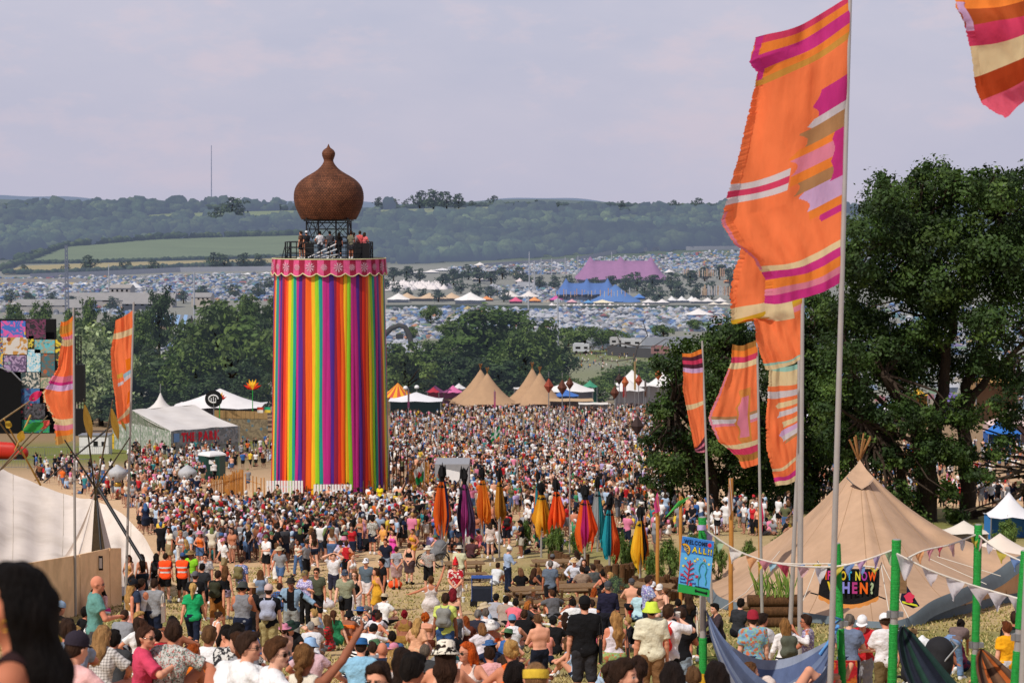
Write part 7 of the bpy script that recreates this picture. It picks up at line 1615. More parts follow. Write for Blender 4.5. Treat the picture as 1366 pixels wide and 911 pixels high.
 hammock('dark navy and bottle green hammock slung from the thick green post',at(1204,834,23.5),at(1330,960,19),.25,.26,['1c2230','161a28','1c3a30','16302a']);hammock('brown hammock with an orange edge slung from the post by the tipi opening',at(1309,864,24.5),at(1440,955,20),.25,.30,['6a4a34','b8602a','503828','5a4230'])
 b=MB();P=[at(1088,888,25.5),at(1141,885,25.2)];b.box((P[0]+P[1])/2+Vector((0,0,-.25)),((P[1]-P[0]).length,.03,.55));b.box((P[0]+P[1])/2+Vector((0,.05,.03)),((P[1]-P[0]).length*1.02,.04,.03));tag(b.build('red_board',pattern_mat('gold_print_red','floral','b8642a',None,9)),'red board with faint gold figures behind the blue hammock rope','board');scene.objects['red_board'].color=(*lin('a8242a'),1)
 # bamboo poles with pennants, right of the benches
 for px,yt,Y,f,lab,c in((877,662,62,[(877,656),(872,672),(874,684),(881,682)],'bamboo pole with a hot pink tip flag','e05a9a'),(908,662,66,[(921,662),(905,668),(887,690),(905,676)],'bamboo pole with a curved lime green flag','5ac060'),(975,638,62,[(974,636),(971,660),(972,690),(978,680)],'thick bamboo pole with a pale flag behind the welcome sign','d8c8c0'),(1014,660,60,[(1015,658),(1012,690),(1016,712),(1019,690)],'thin pole with a crimson pennant beside the flags','d8386a')):
  p=onground(px,Y);t=thing('pennant_pole',lab,'flag',p);b=MB();b.tube(wobble(p,at(px,yt,Y),6,.004,px),[.075 if px==975 else.06]*7,8);b.build('pole','bamboo',t);b=MB();P=[at(x,y,Y-.1)for x,y in f];b.grid([[P[0].lerp(P[1],u).lerp(P[3].lerp(P[2],u),v)+Vector((0,.05*math.sin(u*6),0))for u in[i/8 for i in range(9)]]for v in(0,.33,.66,1)],lin(c));b.build('cloth','flagcloth',t)
  # ------------------------------------------------------------------ picnic furniture, planters, shrubs, trolleys
def build_furniture():
 def picnic(px,Y,rot,lab,L=1.55,mat='bench'):
  p=onground(px,Y);t=thing('picnic_table',lab,'table',p);t.rotation_euler.z=rad(rot);
  def part(name,boxes):
   b=MB();[b.box(c,s,r)for c,s,r in boxes];me=b.mesh(name);me.materials.append(M[mat]);mobj(name,me,None,t)
  part('table_top',[((0,-.28+.19*i,.74),(L,.17,.045),None)for i in range(4)])
  for s in(-1,1):part('seat',[((0,s*.72+q*.1,.44),(L,.18,.045),None)for q in(-1,1)])
  for s in(-1,1):
   part('leg',[((s*L*.36,q*.42,.36),(.09,.05,.84),Matrix.Rotation(rad(-q*24),3,'X'))for q in(-1,1)]+[((s*L*.36,0,.40),(.05,1.6,.09),None)])
 picnic(712,64.5,12,'picnic table in front of the standing man in grey');picnic(768,66,8,'picnic table under the man with the straw hat');picnic(868,66.5,-15,'picnic table right of the bare backed sitter');picnic(770,75,0,'picnic table behind the straw hatted man');picnic(735,80,5,'picnic table below the red orange banner');picnic(620,79,10,'picnic table beside the buggy')
 for px,Y,w,lab in((806,62.3,1.9,'honey coloured timber bench in front of the checked shirt'),):
  p=onground(px,Y);t=thing('timber_bench',lab,'bench',p);b=MB();b.box(p+Vector((0,0,.42)),(w,.5,.2),rotz(-12));b.build('seat','bench',t);
  for s in(-1,1):b=MB();b.box(p+rotz(-12)@Vector((s*w*.4,0,.16)),(.15,.4,.32),rotz(-12));b.build('leg','bench',t)
 p=onground(824,61);t=thing('timber_planter','square timber planter of green leaves at the bench end','planter',p);b=MB()
 for i in range(4):b.box(p+Vector((0,0,.1+.21*i)),(.75,.75,.19))
 b.build('box','bench',t);tm,cm=proto_tree('bush');o=mobj('plant',cm,None,t);o.scale=(.8,.8,.9);o.location=(0,0,.62)
 p=onground(242,97);t=thing('timber_crate','stacked timber crate seat in the crowd left of the fence','crate',p);b=MB();zc=p.z
 for i in range(4):b.box(p+Vector((0,0,.12+.24*i)),(1.2,1.0,.2))
 b.build('boards','bench',t)
 p=onground(1033,57);t=thing('log_planter','stacked log planter with tall grass before the tipi','planter',p);b=MB()
 for i,(dx,dz)in enumerate(((0,.16),(.05,.47),(-.03,.78))):b.tube([p+Vector((-.75+dx,0,dz)),p+Vector((.75+dx,.05,dz))],.17,12)
 b.build('logs','log',t);b=MB()
 for i in range(90):q=p+Vector((R.uniform(-.55,.55),R.uniform(-.15,.15),.9));d=Vector((R.uniform(-.25,.25),R.uniform(-.2,.2),R.uniform(.4,1.0)));b.add([q+Vector((-.012,0,0)),q+Vector((.012,0,0)),q+d*.6+Vector((.008,0,0)),q+d+Vector((d.x*.3,0,-.05))],[(0,1,2),(0,2,3)],lin(R.choice(['6a8a3a','54742c','8a9a4a'])))
 b.build('grass_blades','vcol',t)
 for px,Y,w,lab in((1004,57.5,1.0,'orange timber box beside the log planter'),):
  p=onground(px,Y);b=MB();b.box(p+Vector((0,0,.3)),(w*.8,.6,.6));b.box(p+Vector((0,0,.62)),(w*.86,.66,.06));tag(b.build('timber_box','bench'),lab,'box')
  # log palisades round the planting
 def palisade(line,lab,h=.75):
  P=[]
  for(x0,Y0),(x1,Y1)in zip(line,line[1:]):
   a,c=onground(x0,Y0),onground(x1,Y1);k=max(2,int((c-a).length/.24));P+=[a.lerp(c,i/k)for i in range(k)]
  t=thing('log_palisade',lab,'planter edge',P[0]);b=MB()
  for q in P:z=gz(q.x,q.y);b.tube([(q.x,q.y,z-.1),(q.x+R.uniform(-.02,.02),q.y,z+h*R.uniform(.8,1.15))],R.uniform(.10,.14),8)
  b.build('logs','log',t)
 palisade([(796,76.5),(812,75),(830,74.5),(846,76)],'log palisade of stumps left of the yellow banner',.95);palisade([(842,70.5),(862,69.5),(884,69),(905,70)],'log palisade of stumps right of the yellow banner',.85);palisade([(735,86),(760,84.5),(790,85)],'log palisade round the shrubs below the orange banner',.6);palisade([(905,70),(930,72)],'log palisade end behind the welcome sign',.8)
 SH=[(735,700,88,34,'tall green shrub right of the yellow banner'),(748,690,87,28,'leafy shrub behind the red orange banner'),(772,700,86,34,'green shrub left of the magenta banner'),(828,692,79,36,'loose leafy shrub right of the turquoise banner'),(842,705,77,28,'shrub behind the log palisade'),(872,718,71.5,34,'shrub right of the yellow and black banner'),(893,700,73,44,'large shrub behind the bamboo poles'),(922,690,75,44,'large shrub under the left oak'),(958,706,76,30,'shrub between the sign and the bamboo pole'),(1045,700,84,40,'dark shrub left of the tipi'),(700,705,92,24,'small shrub left of the yellow banner'),(1000,714,80,30,'shrub behind the pale flag pole'),(1340,735,92,50,'shrub beside the bell tent at the right edge')]
 for px,yt,Y,w,lab in SH:plant_tree(px,yt,Y,'bush',lab,w,name='shrub')
 # trolley, buggies
 def trolley(px,Y,lab,c1,c2):
  p=onground(px,Y);t=thing('trolley',lab,'trolley',p);b=MB();b.box(p+Vector((0,0,.45)),(.7,.45,.45));b.build('basket',pmat('trolley_'+c1,c1,var=.2),t);b=MB();[b.tube([p+Vector((sx*.34,sy*.22,.2)),p+Vector((sx*.34,sy*.22,1.0))],.015,5)for sx in(-1,1)for sy in(-1,1)];b.box(p+Vector((0,0,1.02)),(.72,.48,.03));b.build('canopy',pmat('trolley_'+c2,c2,var=.15),t)
  for sx in(-1,1):
   for sy in(-1,1):b=MB();b.tube([p+Vector((sx*.28,sy*.25,.13)),p+Vector((sx*.28,sy*.20,.13))],.13,12);b.build('wheel','black',t)
 def buggy(px,Y,lab,c,wheel=.3,hood=True):
  p=onground(px,Y);t=thing('pushchair',lab,'pushchair',p);S=SDF((-.6,-.5,.1),(.6,.5,1.3),.04);S.prim((-.2,0,.5),(.25,0,.62),.26,.3,k=.1);S.prim((.28,0,.8),(.3,0,.95),.3,.28,k=.1);V,F=S.mesh();mobj('seat',np_mesh('seat',V,F,smooth=True),pmat('buggy_'+c,c,var=.3,scale=6),t);b=MB();[b.tube([p+Vector((-.5,s*.28,.15)),p+Vector((.1,s*.28,.5)),p+Vector((.6,s*.28,1.1))],.02,5)for s in(-1,1)];b.tube([p+Vector((.6,-.28,1.1)),p+Vector((.6,.28,1.1))],.025,6);b.build('frame','steel',t)
  for sx,rr in((-.45,wheel*.8),(.35,wheel)):
   for s in(-1,1):b=MB();c_=p+Vector((sx,s*.32,rr));b.tube([c_+Vector((math.cos(a)*rr,0,math.sin(a)*rr))for a in[i*.45 for i in range(15)]],.03,5);wh=b.build('wheel','black',t);b=MB();[b.tube([c_,c_+Vector((math.cos(a)*rr,0,math.sin(a)*rr))],.008,4)for a in(0,1.05,2.1,3.15,4.2,5.25)];b.build('spokes','steel',wh)
 trolley(643,66.5,'navy folding trolley with a blue canopy','1c2230','2a4a8a');buggy(578,85,'grey and black pushchair by the purple banner','6a6c70',.34);buggy(1232,39,'black pushchair with bright pink and yellow bags','1e1e22',.22);buggy(262,92,'grey wheelchair frame parked in the crowd','8a8c90',.3)
 for x,y,c,lab in((527,784,'e8501c','bright orange cloth lying on the trodden grass'),(436,812,'c8c4c8','white carrier bag with a red base on the grass'),(1229,868,'d8d8dc','white cloth bag on the grass by the pushchair')):
  p=hit(x,y);S=SDF((-.35,-.3,-.1),(.35,.3,.6),.03);S.prim((-.12,0,.12),(.12,.03,.14),.15,.16,k=.06);S.prim((0,0,.2),(.03,0,.34),.14,.05,k=.08);S.wrinkle(.012,17);V,F=S.mesh();o=mobj('cloth_bag',np_mesh('cloth_bag',V,F,smooth=True),'bagmat',None,p);obj_color(o,c);tag(o,lab,'bag')
  # cups and scraps of litter
 b0=MB();b0.lathe((0,0,0),[(.03,0),(.042,.11),(.044,.115)],10);cup=b0.mesh('paper_cup');cup.materials.append(M['white'])
 for i in range(46):
  x,y=R.choice([(R.uniform(150,260),R.uniform(790,830)),(R.uniform(420,640),R.uniform(770,850)),(R.uniform(640,900),R.uniform(800,880)),(R.uniform(600,760),R.uniform(720,780))]);p=hit(x,y)
  if p:o=mobj('paper_cup',cup,None,None,p+Vector((0,0,.04)));o.rotation_euler=(R.choice([0,1.5]),0,R.uniform(0,6));s=R.uniform(1,1.5);o.scale=(s,s,s);tag(o,'white paper cup dropped on the grass','cup','paper cups dropped on the grass')
def build_grass():
 Vs,Fs,Cs=[],[],[];cols=[lin(c)for c in('857c4c','9a8d5a','ab9b68','b3a070','74733e')];o=0
 for _ in range(26000):
  Y=13+72*R.random()**1.4;x=R.uniform(-.30,.30)*Y;z=gz(x,Y);a=R.uniform(0,6.28);h=R.uniform(.04,.10);c=R.choice(cols)
  for k in range(3):
   a2=a+k*2.1;dx,dy=math.cos(a2)*.05,math.sin(a2)*.05;w=.012+Y*.0003;Vs+=[(x+dx-w,Y+dy,z-.01),(x+dx+w,Y+dy,z-.01),(x+dx*2.6,Y+dy*2.6,z+h*R.uniform(.7,1.2))];Fs.append((o,o+1,o+2));o+=3;Cs.append(c)
 me=np_mesh('grass',Vs,Fs,np.array(Cs)*NR.uniform(.75,1.2,(len(Cs),1)));tag(mobj('grass',me,'crowd'),'short dry grass tufts on the trodden hillside',None,None,'stuff')
 # ------------------------------------------------------------------ people one can tell apart
H_=[]
def hp(px,py,d,pose,sex,face,top,bot,hair,label,ex='',**k):H_.append((px,py,d,pose,sex,face,top,bot,hair,label,ex,k))
# front rows, left to right
hp(40,757,5.3,'stand','f',86,'crop:2a1a1c','trousers:black','mane:0d0908','woman close to the lens with long black hair and a gold hoop earring','',skin='a8694c',scale=.93)
hp(128,776.6,30,'hold','m',-70,'tee:5f8f88','longshorts:4a4a4c','bald','bald man in a teal t-shirt and dark glasses standing by the hoarding','glasses',skin='c98468')
hp(73,798,33,'cross','m',-40,'tee:black','trousers:darkgrey','buzz:brown','sitting man in black wearing a pale blue cap backwards','capback:8fa6be');hp(100,796,36,'hug','f',-60,'long:black','trousers:black','short:dark','dark haired sitter all in black bent forward by the hoarding')
hp(139,783,62,'side','f',150,'long:palepink','skirt:hotpink','long:dark','woman in pink with long dark hair sitting against the hoarding end');hp(117,786,61,'hug','f',-60,'tee:black','jeans:navy','long:dark','dark haired woman in black sitting beside the woman in pink at the hoarding')
hp(90,831,22,'hug','m',10,'tee:8c98a8','shorts:navy','short:brown','brown haired man sitting beside the long haired woman at the left edge',lvl=0);hp(88,850,19,'cross','m',-30,'tee:palepink','shorts:denim','buzz:brown','man in a dark cap low at the left edge','cap:2c2630',lvl=0)
hp(131,838,22.5,'cross','f',-20,'wide:d4d0cc','jeans:navy','long:8c6a44','fair haired woman in a white crochet blouse seen from behind',lvl=0,topmat='crochet');hp(148,846,25,'hug','m',0,'tee:darkgrey','shorts:black','short:dark','dark haired head just right of the crochet blouse')
hp(187,817,17,'crosstalk','f',-75,'wide:c0405c','shorts:dcd8d4','topbun:3a241a','woman in a deep pink shirt and pink glasses with her hair in a bun','glasses',lvl=0);hp(220,818.5,18,'hug2','m',-25,'loose:b9bcb6','shorts:1e2430','short:brown','bearded man in a grey leafy shirt resting an arm on his knee',lvl=0,topmat='floral_grey',skin='b97a5c')
hp(240,838,23,'hug','f',-50,'tee:d8701f','jeans:denim','bob:ginger','ginger haired child in an orange t-shirt beside the leafy shirt',scale=.8);hp(275,839,24,'cross','m',-10,'tee:white','shorts:khaki','short:lightbrown','man in a white t-shirt seen from behind right of the leafy shirt',lvl=0)
hp(302,827,21,'hug','m',-20,'tee:2c2c30','shorts:black','quiff:dark','dark curly haired man in a black patterned shirt',lvl=0,topmat='floral_dark');hp(290,869,15,'stoop','f',-25,'tee:white','jeans:denim','topbun:5a2e18','auburn haired woman with a top knot bowed low at the front',lvl=0)
hp(322,845,15,'crosstalk','m',-62,'tee:dcdcdc','shorts:navy','short:brown','man in white with dark sunglasses turned right at the front','glasses',lvl=0);hp(359,852,15.5,'crosstalk','m',-72,'tee:dcdcde','shorts:grey','quiff:4a2f1c','man in white with wavy brown hair and sunglasses in profile','glasses',lvl=0)
hp(342,821,19,'hug','f',60,'tee:8c8c90','jeans:denim','bun:3a2416','brown haired woman with sunglasses pushed up on her head',lvl=0);hp(406,861,14,'wave','f',-10,'vest:d0c8b8','jeans:denim','plait:6a4a2c','woman with a plait stretching her right arm out',lvl=0)
hp(509,862,27,'hug','m',0,'tee:1c2438','shorts:black','bald','bald man in a navy t-shirt seen from behind',skin='c07c60');hp(481,855,29,'cross','m',0,'tee:86b4cf','shorts:navy','buzz:brown','man in a light blue t-shirt and a blue trilby','trilby:2a5a8c');hp(523,866,27,'cross','f',10,'tee:d0c8c4','shorts:denim','short:blonde','small fair haired child beside the bald man in navy',scale=.7);hp(499,871,30,'cross','f',0,'tee:8a8a90','shorts:denim','bun:red','dark red haired child between the two men',scale=.7)
hp(535,878,17,'cross','m',-35,'tee:e0d8d0','shorts:navy','short:17120f','dark haired man with sunglasses at the bottom edge','glasses',lvl=0);hp(489,893,16,'recline','m',160,'tee:c8c0bc','shorts:navy','short:2c1e16','dark haired man leaning back at the bottom edge','glasses',lvl=0)
hp(546,866,20,'crosstalk','f',60,'vest:d8d0cc','jeans:denim','long:241812','long dark haired woman with sunglasses on her head',lvl=0);hp(566,866,26,'hug','m',0,'tee:darkgrey','shorts:black','buzz:5c5248','grey cropped man between the dark haired woman and the cow print hat')
hp(594,858,21,'cross','f',0,'crop:d9a78c','skirt:7a4a34','long:2e1d14','bare shouldered woman in a black and white cow print bucket hat','bucket:ddd5c4',lvl=0,hatmat_='cow');hp(625,855,22,'crosstalk','f',165,'vest:d8c8c0','skirt:6a4a3a','bob:b04a18','orange haired woman in big dark sunglasses facing the camera','glasses',lvl=0)
hp(657,868,25,'cross','m',20,'tee:d8a0a0','shorts:navy','short:2a1a12','dark haired man in pink behind the raised white shoe');hp(632,893,17,'lie','f',-90,'crop:d0c0b8','hot:d8d0c8','long:8c6a44','woman lying back with one white shoe raised',lvl=0)
hp(686,852,19,'cross','f',15,'crop:e0682a','skirt:d8602a','bun:a8824c','fair woman with a loose bun and orange shoulder straps','glasses',lvl=0);hp(683,890,15,'cross','f',-10,'tee:3c3034','jeans:denim','short:150f0d','black haired head at the bottom edge below the orange straps',lvl=0);hp(715,894,18,'cross','m',0,'tee:d0a890','shorts:denim','buzz:7a5a3c','cropped head with a braided yellow headband at the bottom edge','bandana:c8a838',lvl=0)
hp(733,868,21.5,'stoop','m',60,'tee:2f9ad8','shorts:8a7a6a','short:3a281c','man in a bright blue t-shirt bending forward over his cup',lvl=0,botmat=None);hp(792,888,19,'hug','f',-50,'vest:d8b0a8','jeans:denim','bun:33231a','brown haired woman with a hair clip at the bottom edge',lvl=0);hp(820,885,19.5,'crosstalk','m',-70,'tee:dcdcdc','shorts:navy','short:2c1d14','dark haired man in white in profile at the bottom edge',lvl=0)
hp(853,884,19,'hug','f',0,'crop:d8a090','jeans:denim','pony:2c1c14','bare shouldered woman with a pony tail at the bottom edge',lvl=0);hp(898,889,16,'cross','f',0,'tee:2a2a2e','jeans:navy','bob:1c1411','dark bobbed head at the bottom edge below the white t-shirt',lvl=0);hp(926,894,19,'cross','m',0,'tee:8a6a4a','shorts:navy','short:5a4029','brown haired boy beside the yellow taped post',scale=.8,lvl=0);hp(960,888,19,'cross','f',10,'tee:3a2c2c','jeans:navy','long:1c1411','dark haired woman low behind the blue hammock')
# standing in front, centre right
hp(780,796.5,31.6,'stand','m',4,'wide:161618','longshorts:2e2e32','buzz:dark','big man in black t-shirt, black cap and dark shorts seen from behind','cap:141416',lvl=0,shoes='black');hp(819,817,30.5,'stand2','f',5,'vest:d0c8d0','skirt:8a9a5a','wavy:9a7244','woman with very long curly fair hair and a green patterned skirt',lvl=0,botmat='floral_blue')
hp(869,803,33,'stand','m',5,'wide:d2cdb4','longshorts:7a5a3c','short:brown','man in a cream shirt and a lime green bucket hat','bucket:c4d84a',lvl=0);hp(890,807,31.5,'drink','m',-35,'wide:dad8dc','shorts:161618','short:3c281a','man drinking in a white t-shirt with a red jersey tied on his back','glasses',lvl=0);hp(906,812,34,'phone','m',-20,'tee:17171a','longshorts:8a9aa8','short:brown','man in black with grey shorts behind the drinking man')
hp(720,830,38,'phone','m',25,None,'shorts:181c28','short:5a3e28','bare backed boy in black shorts holding a phone',scale=.92,skin='d8a083',shoes='black');hp(727,836,41,'hug','m',10,None,'shorts:navy','buzz:brown','sunburnt bare shouldered man behind the bare backed boy',skin='d88a78');hp(738,824,43,'cross','m',0,'tee:1a1a1c','shorts:black','short:dark','sitting man in a black t-shirt and cap with a yellow patch','cap:161618')
hp(811,776.5,52,'stand','m',0,'long:232236','longshorts:1c1c24','buzz:grey','man in a navy shirt and dark cap standing before the timber bench','cap:44464c');hp(916,792,45,'stand2','f',10,'tee:151517','shorts:151517','long:3a281c','woman in black carrying a pale tote bag below the welcome sign')
# right foreground group
hp(1004,816,36,'stand','m',10,'loose:6f9cb8','longshorts:navy','short:brown','man in a blue flowered shirt and a red and gold beanie','beanie:8c2230',lvl=0,topmat='floral_blue');hp(1015,830,37,'hold','m',-40,'tee:b0b0b4','shorts:black','short:241913','dark haired man looking down at his drink behind the flowered shirt');hp(1047,832.5,36,'arm','f',15,'long:dcd8d8','jeans:1c1c20','wavy:7a5630','curly fair haired woman in a white top with arms out to her friend',lvl=0)
hp(1077,828,37,'pole','m',80,'tee:8f8a94','shorts:black','short:33231a','man in a grey patterned shirt and glasses gripping a flag pole','glasses',lvl=0,topmat='floral_lilac');hp(1131,827.5,35,'phone','m',-20,'tee:66728a','longshorts:navy','short:5c544c','grey haired man in a blue grey t-shirt behind the green post','glasses',lvl=0);hp(1150,825,36,'phone','m',160,'wide:b0242a','longshorts:8a8a90','buzz:dark','man in a red shirt and a white cap reading his phone','cap:dadadc',lvl=0);hp(1181,825,33,'phone','m',10,'wide:d8d4d6','longshorts:6a5a3c','short:3a281c','man in a white t-shirt and a white cap with khaki shorts','capback:dadadc',lvl=0)
hp(1226,838,42,'recline','m',-60,'tee:2c2c30','shorts:3a4a5a','short:brown','man in dark grey reclining on the grass behind the pushchair','trilby:9a7a54');hp(1273,831,44,'bend','f',-30,'tee:6a5a58','jeans:6a86ac','bun:17120f','woman in jeans bending over by the tipi opening');hp(1285,842,43,'hug','m',60,'tee:5c1f36','shorts:navy','short:1c1410','man in a maroon t-shirt sitting by the bending woman');hp(1262,862,38,'lie','m',170,'tee:8a8474','shorts:black','short:brown','man lying on the grass behind the navy hammock');hp(1312,884,33,'cross','f',30,'tee:b8a8ac','jeans:grey','short:brown','child in a pale spotted top bending by the green post',scale=.75);hp(1319,892,30,'cross','f',0,'tee:c8a8a4','jeans:denim','long:a8824c','small fair haired girl sitting by the green post',scale=.8);hp(1343,838,40,'stand','m',20,'tee:e0a01c','longshorts:b8b8bc','short:5a3018','boy in a yellow t-shirt and pale shorts at the right edge',scale=.9);hp(1352,817,44,'hold','m',-30,'tee:161618','jeans:141418','short:brown','man in black with a backpack at the right edge')
hp(1075,889,24.2,'lounge','f',-80,'tee:c8b8b0','hot:c8b4a8','long:5a3c24','barelegged person in the blue hammock with white socked feet up',lvl=0,shoes='d8d4d4')
hp(1231,895,33,'cross','m',0,'tee:d8d0cc','shorts:grey','buzz:brown','person in a white cap sitting low beside the pushchair','cap:dadade')
# middle distance, standing
hp(258,799,43,'walk','f',0,'tee:1f9a5e','jeans:1a2234','pony:b89458','blonde woman in a green top walking away with a navy jacket');hp(206,785,47,'stand','m',-10,'loose:8a8c90','shorts:navy','short:brown','man in a grey spotted shirt with a cream tote bag');hp(174,793,48,'stand2','f',-60,'vest:d8ccc0','shorts:palepink','vlong:a07a48','woman with very long fair hair by the flag pole');hp(188,789,50,'hold','m',-30,'vest:d8d8dc','shorts:black','short:2c1e15','man in a white vest with a black strap beside the flag pole');hp(181,781,55,'stand','m',120,'tee:2a3448','shorts:black','short:brown','man in a black cap and sunglasses behind the white vest','cap:1a1c22')
hp(221,738,66,'stand','m',0,'tee:5c1c2c','shorts:17171a','short:2c1e15','steward in an orange hi-vis vest over maroon sleeves','hivis:ff5526',shoes='grey');hp(243,738,66.5,'stand2','m',-5,'tee:1a1c22','longshorts:141418','short:brown','steward in an orange hi-vis vest and a blue cap','hivis:ff5526,cap:36507c');hp(209,738,68,'stand','f',0,'vest:d8d8d8','shorts:141418','long:17120f','dark haired woman with a black backpack left of the stewards');hp(256,735,74,'hold','m',160,'tee:86c82e','shorts:grey','short:brown','man in a lime green t-shirt and a brown hat behind the stewards','brim:8a7048')
hp(261,763,59,'stand','m',0,'tee:161618','shorts:141416','buzz:brown','man in a black t-shirt with white back print and a grey cap','cap:5a5a60',topmat='backprintw');hp(270,752,64,'stand','m',-10,'tee:2c2e32','shorts:17171a','short:17120f','man in dark grey behind the back printed t-shirt');hp(290,762,58,'walk2','m',-15,'tee:161618','longshorts:8c5c2c','short:brown','man in black and tan shorts with a yellow and black backpack');hp(301,755,61,'stand','f',-20,'vest:141416','hot:8c7a90','long:5a3c24','woman in a black vest and flowery shorts',shoes='grey');hp(322,743,63,'stand','m',-25,'loose:3a6c9c','shorts:6a6c58','short:brown','man in a blue patterned shirt with a khaki backpack',topmat='floral_lilac');hp(275,738,71,'stand','m',170,'loose:8c8c94','shorts:grey','short:dark','man in a grey patterned shirt with a dark strap, facing us','glasses',topmat='floral_dark')
hp(173,740,70,'clasp','f',160,'vest:b98a50','trousers:3a4048','long:4a3020','woman in a tan top standing by the canvas tent','glasses');hp(190,739,68,'stand','f',30,'crop:8a5a3c','longskirt:1c2430','vlong:1c1411','woman in a long navy skirt with very long dark hair by the canvas tent');hp(178,731,73,'stand','m',20,'tee:dcdcdc','jeans:navy','short:2c1e15','man in a white t-shirt by the end of the canvas tent')
hp(324,790,40,'phone','m',-5,'vest:7c7e84','longshorts:navy','buzz:dark','tanned man in a grey vest and a dark grey bucket hat','bucket:3c403e',skin='b07050');hp(336,778,47,'drink','f',150,'tee:1a1a1c','longskirt:141416','long:6a4a2c','woman in black with a straw hat raising a hand to her face','brim:c8a880');hp(389,771,50,'out','m',178,'tee:141416','trousers:8a8c88','short:brown','man with arms spread in an open pale denim jacket and a black hat','jacket:7f9ab0,trilby:2c2824',shoes='grey');hp(359,795,43,'stand','m',0,'tee:161618','longshorts:a09468','buzz:brown','man in black with a pinkish cap and a patterned backpack','cap:c0a8a4');hp(348,760,58,'stand','f',5,'tee:c8ccd4','jeans:8a9098','long:5a3c24','woman with a blue grey backpack and long brown hair')
hp(423,757,67,'hold','m',178,'tee:4c5040','longshorts:17171a','short:brown','man in an olive t-shirt and black shorts facing the camera','glasses',shoes='black');hp(408,761,66,'hold','f',160,'loose:a8a4d0','trousers:black','short:grey','person in a lilac patterned shirt and an olive cap','cap:7c6a44',topmat='floral_lilac');hp(445,737,69,'shield','m',176,'tee:d4d4d8','longshorts:2c2c3c','short:brown','man in a white t-shirt with both hands up shading his face',shoes='grey');hp(461,760,67,'walk','m',175,'tee:8c9078','shorts:161618','short:grey','man in a sage t-shirt with a crossbody bag walking to the camera','cap:3c4658,glasses');hp(474,761,69,'walk2','f',170,'vest:161618','trousers:d8d0d0','bob:6a4a2c','woman in a black vest and white trousers walking to the camera','glasses');hp(489,745,73,'stand','m',165,'tee:566470','shorts:d0c8c8','short:brown','man in a slate t-shirt, white cap and white shorts','cap:d8d8dc')
hp(504,757,66,'walk','f',110,'strapdress:c8962c',None,'long:3a2418','woman in a short yellow flowered dress walking left');hp(511,745,71,'stand','m',110,'tee:161618','jeans:1c1c22','short:17120f','man in a black t-shirt behind the yellow dress');hp(529,729,82,'back','f',10,'tee:9c9ca4','skirt:a88c8c','short:brown','person in a grey top and mauve skirt with hands behind the back',shoes='black');hp(546,724,83,'back','f',-15,'crop:1c1c1e','skirt:4a3c40','bun:4a2c1c','woman in a black strappy top, dark skirt and black boots',shoes='black');hp(524,706,89,'hold','f',165,'maxi:d0489a',None,'long:3a2418','woman in a bright pink dress','glasses');hp(551,705,92,'hips','f',140,'crop:c8962c','hot:c8962c','bun:3a2418','girl in a mustard yellow playsuit with hands on hips');hp(515,718,86,'hold','m',165,'tee:1c2030','shorts:7c8898','short:brown','man in a navy t-shirt and grey shorts beside the pink dress',shoes='white')
hp(431,679,103,'stand','m',0,'tee:c01c2c','longshorts:161618','short:brown','man in a red t-shirt and black shorts with a small backpack',shoes='black');hp(459,682,102,'stand','m',5,'wide:dadada','shorts:c0a890','short:5a3c24','man in a plain white t-shirt beside the red t-shirt');hp(524,676,104,'stand','m',0,'tee:171c28','shorts:dcdcdc','short:brown','man in a navy t-shirt with white shorts and a pale cap','cap:b8c0c8');hp(448,681,106,'stand','f',170,'tee:d83c28','shorts:b0a8a0','long:brown','person in a scarlet vest between the red and white t-shirts','hivis:e8402a');hp(484,686,100,'stand','f',-20,'maxi:b08098',None,'short:grey','person in a mauve tie dyed dress and a grey cap','cap:8a9098');hp(497,690,97,'stand','m',-10,'loose:8c8a80','shorts:navy','short:dark','man in a black and white patterned shirt',topmat='floral_dark');hp(512,698,94,'hold','m',120,'tee:d89a50','shorts:cream','short:brown','man in a peach orange t-shirt')
hp(575,768,66,'raise_','f',10,'maxi:cdc4c0',None,'bun:5a3c24','girl in a pale dress with a blue bum bag raising one arm');hp(594,792,50,'stand','m',-10,'tee:c0cc6a','shorts:35507c','short:brown','man in a lime yellow t-shirt and blue shorts with a grey backpack');hp(604,785,53,'stand','f',-15,'bikini:3a3a40','skirt:56585c','bob:6b1822','bare backed woman with dark red hair and a grey skirt');hp(608,748,67,'clasp','m',175,'loose:a8202c','shorts:c8c0bc','short:brown','man in a red flowered shirt and a red pointed hat','cone:c8262c,glasses',topmat='floral_red');hp(572,728,76,'hold','m',160,'loose:a8aca8','longshorts:black','short:grey','man in a pale patterned shirt with a hat by the girl in the pale dress','brim:c8c0b0',topmat='floral_grey');hp(677,730,77,'phone','m',-60,'long:96a8c4','trousers:1c2438','short:grey','man in a light blue shirt, white cap and navy trousers','cap:dcdcdc',shoes='black');hp(734,748,66,'stand','m',-10,'tee:5c6878','shorts:1c1c20','short:grey','grey haired man in a slate t-shirt standing at the picnic table');hp(863,768,62,'hold','m',-70,'loose:8c9cc0','shorts:1c2230','short:brown','man in a blue and white shirt standing by the bamboo pole',topmat='floral_lilac');hp(696,694,87,'phone','m',100,'tee:161618','shorts:a8a498','short:dark','man in black with pale shorts below the yellow banner');hp(676,682,91,'stand','m',0,'tee:b01c2a','longshorts:1c1c28','short:brown','man in a red t-shirt with a black backpack by the mustard banner');hp(654,697,88,'stand','f',0,'tee:c8b8b0','hot:d8d4d4','bob:brown','woman in white shorts standing by the mustard banner');hp(613,728,79,'stand','m',0,'tee:c8c8a8','shorts:6a5a44','short:brown','man in a pale cream shirt with a hat beside the trolley','brim:b8b0a0')
